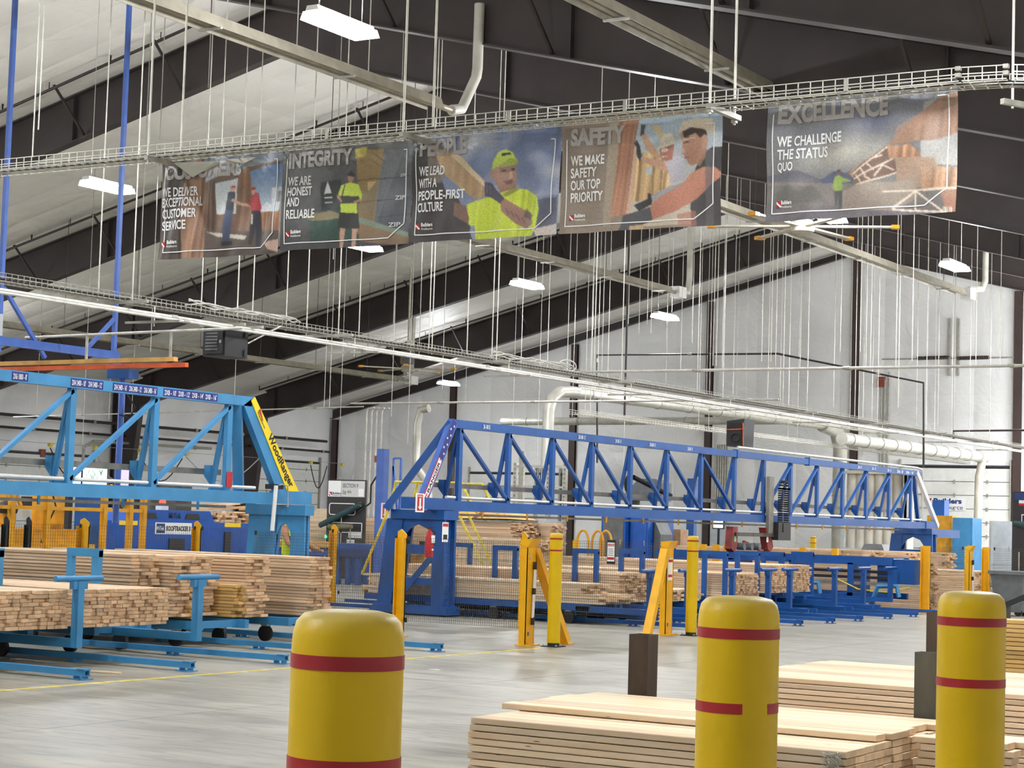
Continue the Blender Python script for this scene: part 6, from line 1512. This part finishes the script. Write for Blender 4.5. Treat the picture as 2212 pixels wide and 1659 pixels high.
p.poly(S([(1420, 1110), (1505, 1090), (1510, 1490), (1420, 1480)]), (140, 98, 72), (120, 84, 60), streak=.12, seed=1)
p.poly(S([(1230, 1375), (1420, 1370), (1420, 1485), (1230, 1470)]), (128, 90, 66), (105, 74, 56)); p.poly(S([(1575, 1360), (1700, 1358), (1700, 1560), (1575, 1545)]), (160, 104, 66), (120, 78, 54), streak=.15, seed=3)
p.poly(S([(1225, 1180), (1300, 1170), (1300, 1470), (1225, 1470)]), (98, 72, 56), streak=.15, seed=4)
p.poly(S([(930, 1480), (1700, 1470), (1700, 1680), (930, 1700)]), (92, 76, 66), (70, 56, 50)); p.poly(S([(1230, 1475), (1490, 1500), (1480, 1525), (1300, 1505)]), (196, 186, 170)); p.poly(S([(1590, 1540), (1700, 1520), (1700, 1600), (1620, 1580)]), (190, 150, 132))
p.poly(S([(930, 1030), (1090, 1040), (1090, 1680), (930, 1690)]), (66, 58, 54), (84, 70, 62), streak=.25, seed=5); p.poly(S([(1085, 1060), (1228, 1030), (1222, 1660), (1085, 1680)]), (120, 84, 62), (150, 104, 74), streak=.14, seed=6)
p.poly(S([(1368, 1240), (1400, 1228), (1412, 1250), (1408, 1352), (1362, 1350)]), (54, 60, 72)); p.line(S([(1395, 1285), (1440, 1310), (1500, 1318)]), 6, (196, 150, 128)); p.oval(Z1(1393, 1218), 5.5, 7, (196, 150, 130)); p.poly(S([(1376, 1212), (1388, 1198), (1408, 1202), (1410, 1214)]), (196, 60, 50))
p.poly(S([(1362, 1348), (1408, 1350), (1385, 1540), (1340, 1545), (1345, 1450)]), (74, 86, 118), (52, 60, 84)); p.poly(S([(1330, 1535), (1400, 1530), (1405, 1555), (1330, 1560)]), (36, 36, 40))
p.poly(S([(1500, 1262), (1530, 1240), (1565, 1250), (1580, 1335), (1572, 1352), (1505, 1350)]), (190, 46, 56)); p.line(S([(1510, 1280), (1490, 1318)]), 6, (190, 46, 56)); p.oval(Z1(1520, 1234), 5.5, 7, (200, 150, 128)); p.poly(S([(1502, 1226), (1516, 1208), (1536, 1214), (1536, 1228)]), (190, 40, 44))
p.poly(S([(1508, 1350), (1572, 1352), (1575, 1440), (1570, 1560), (1535, 1560), (1538, 1440), (1515, 1555), (1500, 1550)]), (46, 44, 54)); p.poly(S([(1508, 1370), (1520, 1370), (1518, 1430), (1508, 1430)]), (190, 185, 180))
banner('customers banner at the left, its top corner fallen forward, two men shaking hands', p, 'CUSTOMERS', ['WE DELIVER', 'EXCEPTIONAL', 'CUSTOMER', 'SERVICE'], (-12.64, -11.19), (4.97, 4.0),
       (327, 488, 393, 32), [(321, 397, 428), (321, 406, 449), (321, 394, 472), (320, 376, 496)], 19, (321, 531, 20), 1.5, 1, bord)
m = MB(); fp = [Z1(1110, 1042), Z1(1385, 1030), Z1(1232, 1135)]; q = [at('Y', BY-.09+.03*i, *f) for i, f in enumerate(fp)]
m.add([q[0], q[1], q[1]+Vector((0, .03, -.02)), q[2], q[0]+Vector((.02, .03, -.02))], [(0, 4, 3), (0, 1, 2, 4), (4, 2, 3), (0, 3, 1), (1, 3, 2)])
solo('fallen_flap', m, 'duct', 'folded down top edge showing the back of the customers banner', 'flap', 'folded edges of the customers banner')
fp = [Z1(1435, 1020), Z1(1640, 1005), Z1(1560, 1046), Z1(1480, 1044)]; q = [at('Y', BY-.06+.01*i, *f) for i, f in enumerate(fp)]; m = MB(); m.add(q+[v+Vector((0, .01, 0)) for v in q], [(0, 1, 2, 3), (7, 6, 5, 4), (0, 4, 5, 1), (2, 6, 7, 3)])
solo('fallen_flap', m, 'grey_filter', 'small pale curled edge at the top right of the customers banner', 'flap', 'folded edges of the customers banner')
# integrity
p = Paint((580, 334), (866, 312), (575, 545)); p.grad((98, 98, 96), (58, 56, 58)); p.clouds((60, 62, 62), .6, 1., 3); p.oval((640, 390), 60, 50, (112, 112, 108), .6, .8)
p.poly([(668, 400), (712, 392), (712, 470), (668, 480)], (44, 48, 48)); p.poly([(676, 424), (684, 396), (692, 422)], (205, 205, 200)); p.line([(676, 432), (694, 430)], 3, (200, 200, 196)); p.line([(676, 442), (694, 440)], 3, (180, 180, 176)); p.poly([(678, 472), (683, 456), (689, 472)], (190, 190, 186))
p.poly([(640, 470), (720, 455), (750, 468), (750, 520), (645, 522)], (48, 82, 66), (36, 62, 52)); p.poly([(620, 470), (690, 458), (730, 472), (650, 480)], (150, 128, 80))
p.poly([(745, 335), (802, 328), (800, 500), (748, 505)], (150, 118, 62), (128, 102, 62)); p.line([(745, 395), (802, 388)], 2, (96, 74, 40)); p.line([(745, 440), (802, 434)], 2, (96, 74, 40)); p.poly([(768, 398), (790, 396), (770, 416)], (196, 160, 92)); p.poly([(742, 330), (770, 325), (766, 345), (742, 350)], (190, 170, 60))
p.poly([(806, 325), (866, 316), (862, 500), (782, 486)], (92, 96, 102), (70, 72, 80)); p.clouds((120, 126, 132), .25, 2., 9)
p.poly([(806, 325), (850, 318), (790, 480), (778, 478)], (124, 126, 130), a=.45)
for yy in (392, 436, 470): p.line([(790, yy), (862, yy-8)], 1.6, (52, 54, 60))
p.poly([(748, 478), (862, 508), (862, 528), (752, 520)], (146, 112, 76), (120, 92, 64)); p.poly([(750, 470), (860, 500), (860, 510), (750, 482)], (118, 138, 118))
p.poly([(712, 405), (730, 398), (748, 402), (756, 425), (752, 438), (745, 440), (745, 464), (712, 464), (712, 440), (704, 430)], (196, 220, 54)); p.poly([(710, 462), (748, 462), (752, 494), (706, 496)], (44, 42, 42)); p.poly([(710, 494), (722, 494), (716, 534), (708, 534)], (190, 140, 116)); p.poly([(736, 494), (748, 494), (744, 534), (736, 534)], (190, 140, 116))
p.oval((732, 388), 7, 10, (176, 122, 96)); p.poly([(722, 384), (732, 374), (742, 382), (742, 388)], (50, 46, 44)); p.poly([(708, 428), (748, 426), (752, 440), (712, 444)], (56, 58, 50)); p.line([(720, 404), (714, 430)], 2.4, (60, 60, 54)); p.line([(705, 425), (714, 440)], 5, (176, 122, 96)); p.line([(752, 434), (738, 440)], 5, (176, 122, 96))
ib = banner('integrity banner, worker in a neon shirt before stacked goods', p, 'INTEGRITY', ['WE ARE', 'HONEST', 'AND', 'RELIABLE'], (-11.17, -9.73), (4.95, 4.02), (592, 735, 372, 34), [(592, 644, 408), (592, 646, 430), (592, 619, 452), (591, 653, 478)], 19, (590, 516, 20), .7, 2, bord, extra=(('ZIP', 829, 850, 434, 9), ('ZIP', 816, 842, 490, 9), ('ZIP', 838, 852, 386, 6)))
# people
p = Paint((868, 312), (1177, 286), (862, 527)); p.grad((88, 104, 148), (128, 138, 166)); p.clouds((196, 198, 204), .85, .9, 5, -1, .62); p.poly([(1060, 440), (1170, 425), (1170, 515), (1060, 520)], (72, 76, 100), (100, 100, 118)); p.poly([(1120, 490), (1170, 480), (1170, 520), (1130, 520)], (205, 190, 180))
p.poly([(862, 310), (905, 305), (940, 420), (990, 530), (855, 530)], (50, 46, 46), (62, 56, 54)); p.poly([(900, 410), (965, 430), (995, 520), (880, 526)], (60, 52, 52)); p.poly([(905, 308), (960, 330), (930, 400), (900, 392)], (128, 110, 92), a=.8)
S = lambda L: [Z2(*q) for q in L]
p.poly(S([(500, 960), (640, 985), (690, 1015), (862, 1200), (840, 1265), (755, 1275), (590, 1140)]), (198, 160, 112), (170, 134, 92), streak=.05, seed=3); p.poly(S([(640, 985), (690, 1015), (862, 1200), (845, 1215), (620, 1010)]), (222, 196, 156))
p.poly(S([(905, 1170), (1010, 1150), (1020, 1215), (930, 1260)]), (150, 106, 84)); p.poly(S([(885, 1085), (905, 1070), (1012, 1048), (1018, 1150), (992, 1200), (945, 1222), (905, 1190), (888, 1130)]), (178, 130, 106), (160, 112, 92)); p.oval(Z2(882, 1125), 5, 9, (168, 118, 98)); p.poly(S([(920, 1085), (1010, 1060), (1012, 1100), (925, 1115)]), (120, 84, 70), a=.55); p.poly(S([(945, 1165), (990, 1150), (996, 1172), (960, 1186)]), (96, 66, 58), a=.8); p.poly(S([(975, 1105), (990, 1100), (992, 1145), (972, 1148)]), (196, 148, 122))
for xx, yy in ((945, 1098), (995, 1088)): p.oval(Z2(xx, yy), 4, 1.8, (50, 38, 36))
p.line(S([(956, 1176), (988, 1168)]), 1.4, (120, 66, 60))
p.poly(S([(875, 1105), (880, 1040), (905, 985), (955, 965), (1000, 985), (1028, 1050), (980, 1042), (885, 1090)]), (204, 226, 78), (172, 198, 50)); p.poly(S([(980, 1020), (1030, 1035), (1026, 1058), (900, 1075), (884, 1098)]), (150, 172, 44)); p.poly(S([(930, 990), (985, 985), (988, 1000), (932, 1008)]), (50, 56, 36))
p.poly(S([(712, 1310), (760, 1290), (850, 1270), (1000, 1205), (1090, 1215), (1150, 1260), (1162, 1330), (1140, 1440), (1100, 1530), (770, 1545), (765, 1440), (725, 1450)]), (206, 224, 46), (196, 216, 30), streak=.04, seed=8); p.poly(S([(990, 1205), (1040, 1210), (960, 1260), (935, 1250)]), (90, 90, 60), a=.5)
p.poly(S([(645, 1300), (705, 1320), (728, 1400), (722, 1440), (690, 1440), (640, 1380)]), (120, 82, 66)); p.poly(S([(925, 1290), (950, 1270), (1105, 1360), (1120, 1420), (1085, 1455), (1020, 1425), (935, 1350)]), (160, 112, 92), (140, 96, 80)); 
for k in range(4): p.line(S([(960+30*k, 1330+18*k), (985+30*k, 1370+18*k)]), 2.2, (90, 66, 62), .8)
p.poly(S([(1080, 1330), (1120, 1370), (1110, 1400), (1060, 1380)]), (80, 62, 62), a=.7)
p.poly(S([(832, 1172), (880, 1180), (912, 1230), (950, 1270), (925, 1305), (880, 1270), (835, 1260)]), (66, 60, 78)); p.line(S([(850, 1180), (850, 1240)]), 2, (96, 90, 108)); p.line(S([(870, 1190), (872, 1250)]), 2, (96, 90, 108)); p.poly(S([(640, 1385), (735, 1440), (740, 1470), (650, 1450)]), (52, 48, 50))
banner('people banner, man in a neon cap carrying lumber on his shoulder', p, 'PEOPLE', ['WE LEAD', 'WITH A', 'PEOPLE-FIRST', 'CULTURE'], (-9.72, -8.21), (4.93, 4.03), (886, 985, 345, 38), [(884, 937, 386), (882, 923, 412), (880, 978, 438), (878, 934, 463)], 20, (875, 500, 20), 1.2, 3, bord)
# safety
p = Paint((1184, 284), (1537, 254), (1180, 507)); p.grad((128, 110, 92), (142, 124, 106)); S = lambda L: [ZS(*q) for q in L]
p.poly(S([(780, 640), (1580, 580), (1570, 1500), (700, 1560)]), (160, 184, 206), (196, 178, 150)); p.poly(S([(940, 700), (1000, 690), (1060, 800), (1020, 820)]), (206, 184, 130))
p.poly(S([(770, 960), (900, 920), (1100, 1000), (1110, 1200), (960, 1330), (770, 1340)]), (206, 170, 112), (188, 146, 92), streak=.14, seed=2); p.poly(S([(900, 1060), (960, 1050), (955, 1110), (905, 1110)]), (170, 192, 206))
for xx in (850, 980, 1050): p.line(S([(xx, 960), (xx-20, 1340)]), 4, (150, 112, 66))
p.poly(S([(640, 660), (830, 640), (720, 1460), (580, 1480)]), (160, 104, 76), (172, 112, 82), streak=.07, seed=4); p.poly(S([(800, 830), (830, 850), (760, 1450), (720, 1460)]), (206, 166, 138)); p.poly(S([(560, 680), (660, 660), (590, 1560), (520, 1560)]), (176, 156, 130), a=.6)
p.poly(S([(850, 690), (910, 800), (1030, 960), (1000, 990), (900, 900), (855, 780)]), (196, 144, 106)); p.poly(S([(850, 690), (890, 690), (880, 770), (850, 790)]), (60, 60, 62))
p.poly(S([(1060, 1000), (1160, 945), (1230, 970), (1250, 1140), (1120, 1180), (1100, 1080)]), (198, 192, 202), (170, 164, 176)); p.poly(S([(850, 960), (1060, 1000), (1090, 1060), (1110, 1100), (1060, 1080), (860, 1000)]), (196, 142, 112)); p.poly(S([(790, 850), (820, 820), (850, 880), (862, 960), (848, 1000), (820, 960), (815, 880)]), (52, 54, 58))
p.poly(S([(1015, 890), (1135, 850), (1140, 900), (1125, 985), (1070, 1000), (1025, 960)]), (178, 106, 84)); p.poly(S([(1010, 895), (1140, 850), (1138, 880), (1020, 920)]), (150, 84, 72)); p.oval(ZS(1060, 905), 8, 4, (220, 214, 210), .7); p.poly(S([(1003, 900), (1010, 820), (1050, 765), (1110, 760), (1148, 800), (1146, 850)]), (226, 216, 190), (204, 192, 164)); p.line(S([(1040, 965), (1085, 955)]), 2, (230, 220, 210))
p.poly(S([(940, 1300), (1090, 1220), (1230, 1170), (1180, 1250), (980, 1340)]), (150, 148, 152)); p.poly(S([(1330, 1060), (1400, 940), (1470, 880), (1570, 870), (1560, 1560), (1300, 1560), (1280, 1300)]), (52, 50, 52), (66, 62, 64)); p.poly(S([(1340, 1010), (1430, 880), (1420, 960), (1370, 1040)]), (150, 104, 78))
p.poly(S([(1210, 740), (1300, 720), (1420, 740), (1440, 800), (1430, 900), (1370, 1000), (1310, 1035), (1270, 1020), (1240, 960), (1205, 930), (1215, 880), (1205, 830)]), (196, 142, 112), (170, 116, 90)); p.poly(S([(1215, 735), (1330, 705), (1425, 730), (1440, 830), (1410, 790), (1370, 800), (1330, 760), (1230, 800)]), (64, 46, 40)); p.oval(ZS(1412, 830), 7, 14, (190, 136, 106))
p.line(S([(1225, 845), (1275, 830)]), 2.4, (70, 46, 40)); p.line(S([(1230, 800), (1275, 792)]), 2.4, (70, 46, 40)); p.line(S([(1232, 965), (1275, 960)]), 3, (150, 76, 70)); p.poly(S([(1205, 900), (1225, 885), (1240, 930), (1212, 932)]), (208, 154, 124)); p.line(S([(1200, 880), (1215, 820), (1330, 800)]), 1.6, (230, 225, 220), .7)
p.poly(S([(1150, 780), (1175, 760), (1220, 665), (1330, 640), (1470, 640), (1505, 790), (1400, 730), (1290, 715), (1200, 760), (1170, 800)]), (228, 212, 184), (206, 186, 156))
p.poly(S([(935, 1385), (1010, 1310), (1210, 1190), (1300, 1090), (1400, 1042), (1500, 1042), (1552, 1085), (1545, 1125), (1450, 1200), (1330, 1310), (1160, 1420), (960, 1490)]), (204, 130, 100), (184, 108, 84)); p.poly(S([(1450, 1060), (1552, 1085), (1540, 1130), (1470, 1180)]), (214, 128, 96), a=.7)
p.poly(S([(680, 1560), (700, 1460), (780, 1435), (940, 1385), (962, 1490), (860, 1540), (760, 1600), (640, 1620)]), (74, 72, 76)); p.poly(S([(790, 1370), (940, 1310), (960, 1360), (840, 1420)]), (44, 44, 48)); p.poly(S([(920, 1270), (950, 1275), (960, 1340), (930, 1350)]), (40, 40, 44)); p.poly(S([(1180, 1440), (1330, 1400), (1340, 1530), (1190, 1530)]), (176, 104, 84), a=.7); p.poly(S([(760, 1550), (880, 1530), (880, 1600), (760, 1610)]), (190, 154, 104)); p.poly(S([(1420, 900), (1485, 900), (1480, 1560), (1410, 1560)]), (96, 92, 98), a=.6)
banner('safety banner, two workers in hard hats framing a wall', p, 'SAFETY', ['WE MAKE', 'SAFETY', 'OUR TOP', 'PRIORITY'], (-8.2, -6.7), (4.92, 4.03), (1205, 1326, 320, 38), [(1205, 1280, 361), (1204, 1264, 387), (1203, 1272, 413), (1203, 1278, 439)], 21, (1202, 478, 20), .8, 4, [(.035, .1), (.035, .93), (.84, .93), (.955, .80), (.955, .06), (.9, .06)])
# excellence
p = Paint((1637, 236), (2049, 190), (1632, 475)); p.grad((112, 114, 124), (120, 116, 108)); S = lambda L: [Z3(*q) for q in L]
p.oval(Z3(1000, 960), 150, 45, (190, 184, 166), .8, .9); p.clouds((96, 102, 124), .6, .8, 12, -1, .45); p.oval(Z3(1200, 760), 60, 30, (92, 102, 138), .5, .9); p.poly(S([(1500, 640), (1720, 560), (1720, 1000), (1480, 1000)]), (168, 164, 158), (188, 186, 178), a=.8)
p.poly(S([(480, 1120), (700, 1080), (860, 1130), (1060, 1060), (1060, 1170), (480, 1180)]), (88, 88, 98)); p.poly(S([(840, 1130), (930, 1072), (990, 1075), (1060, 1110), (1060, 1160), (860, 1160)]), (70, 76, 104)); p.poly(S([(470, 1160), (1720, 1120), (1720, 1330), (470, 1420)]), (118, 112, 104), (100, 92, 90)); p.poly(S([(480, 1180), (800, 1170), (900, 1260), (480, 1300)]), (98, 94, 90)); p.poly(S([(470, 1300), (1720, 1260), (1720, 1330), (470, 1420)]), (88, 84, 96), a=.6)
p.poly(S([(1030, 1080), (1280, 890), (1600, 600), (1720, 570), (1720, 800), (1560, 860), (1330, 890), (1270, 910), (1060, 1110)]), (150, 112, 90), (166, 126, 100), streak=.07, seed=4); p.poly(S([(1330, 800), (1600, 620), (1640, 640), (1400, 880), (1300, 890)]), (176, 128, 100), a=.6)
p.poly(S([(1060, 1070), (1270, 900), (1300, 930), (1330, 1060), (1070, 1150)]), (112, 82, 68))
for a_, b_ in (((1060, 1085), (1275, 905)), ((1065, 1115), (1320, 965)), ((1075, 1150), (1325, 1060)), ((1075, 1085), (1110, 1130)), ((1110, 1050), (1140, 1090)), ((1150, 1020), (1190, 1050)), ((1190, 980), (1240, 960)), ((1130, 1095), (1170, 1110)), ((1190, 1090), (1240, 1020)), ((1240, 1020), (1310, 1045))): p.line([Z3(*a_), Z3(*b_)], 3, (222, 200, 176))
p.poly(S([(1270, 905), (1420, 890), (1480, 940), (1480, 975), (1275, 975)]), (198, 142, 104), (170, 118, 86), streak=.18, seed=9); p.poly(S([(1320, 970), (1560, 960), (1590, 1010), (1500, 1140), (1330, 1140)]), (176, 140, 112), (150, 122, 102)); p.poly(S([(1480, 1020), (1710, 1010), (1705, 1140), (1480, 1145)]), (188, 140, 104), (176, 126, 92), streak=.16, seed=7); p.poly(S([(1600, 1140), (1710, 1130), (1705, 1310), (1640, 1300)]), (176, 112, 82), a=.8)
p.poly(S([(985, 1190), (1100, 1140), (1440, 1100), (1450, 1200), (1300, 1290), (980, 1300)]), (150, 134, 118), (132, 116, 104)); p.clouds((170, 154, 136), .25, 2.5, 17, .6, 2)
for a_, b_ in (((1300, 1275), (1440, 1160)), ((1440, 1160), (1610, 1270)), ((1440, 1160), (1440, 1280)), ((1300, 1280), (1640, 1275)), ((1240, 1180), (1700, 1130))): p.line([Z3(*a_), Z3(*b_)], 4, (216, 196, 172))
for k in range(5): p.line([Z3(1616+13*k, 1245), Z3(1616+13*k, 1290)], 2.2, (222, 214, 200))
p.poly(S([(935, 1105), (960, 1090), (990, 1110), (1040, 1120), (1040, 1132), (985, 1135), (985, 1185), (925, 1190), (922, 1150)]), (136, 164, 66)); p.oval(Z3(962, 1078), 4.5, 6.5, (110, 82, 66)); p.poly(S([(950, 1068), (975, 1062), (978, 1074), (950, 1076)]), (70, 66, 62)); p.poly(S([(925, 1188), (985, 1184), (980, 1290), (960, 1290), (955, 1220), (940, 1290)]), (74, 74, 76))
banner('excellence banner at the right, roof trusses and stacked lumber under clouds', p, 'EXCELLENCE', ['WE CHALLENGE', 'THE STATUS', 'QUO'], (-6.31, -4.75), (4.96, 4.03), (1661, 1905, 272, 42), [(1660, 1805, 319), (1660, 1772, 346), (1660, 1696, 373)], 22, (1658, 444, 22), 1.3, 5, [(.035, .07), (.035, .93), (.84, .93), (.955, .80), (.955, .03), (.9, .03)])
# goods lettering on the integrity print
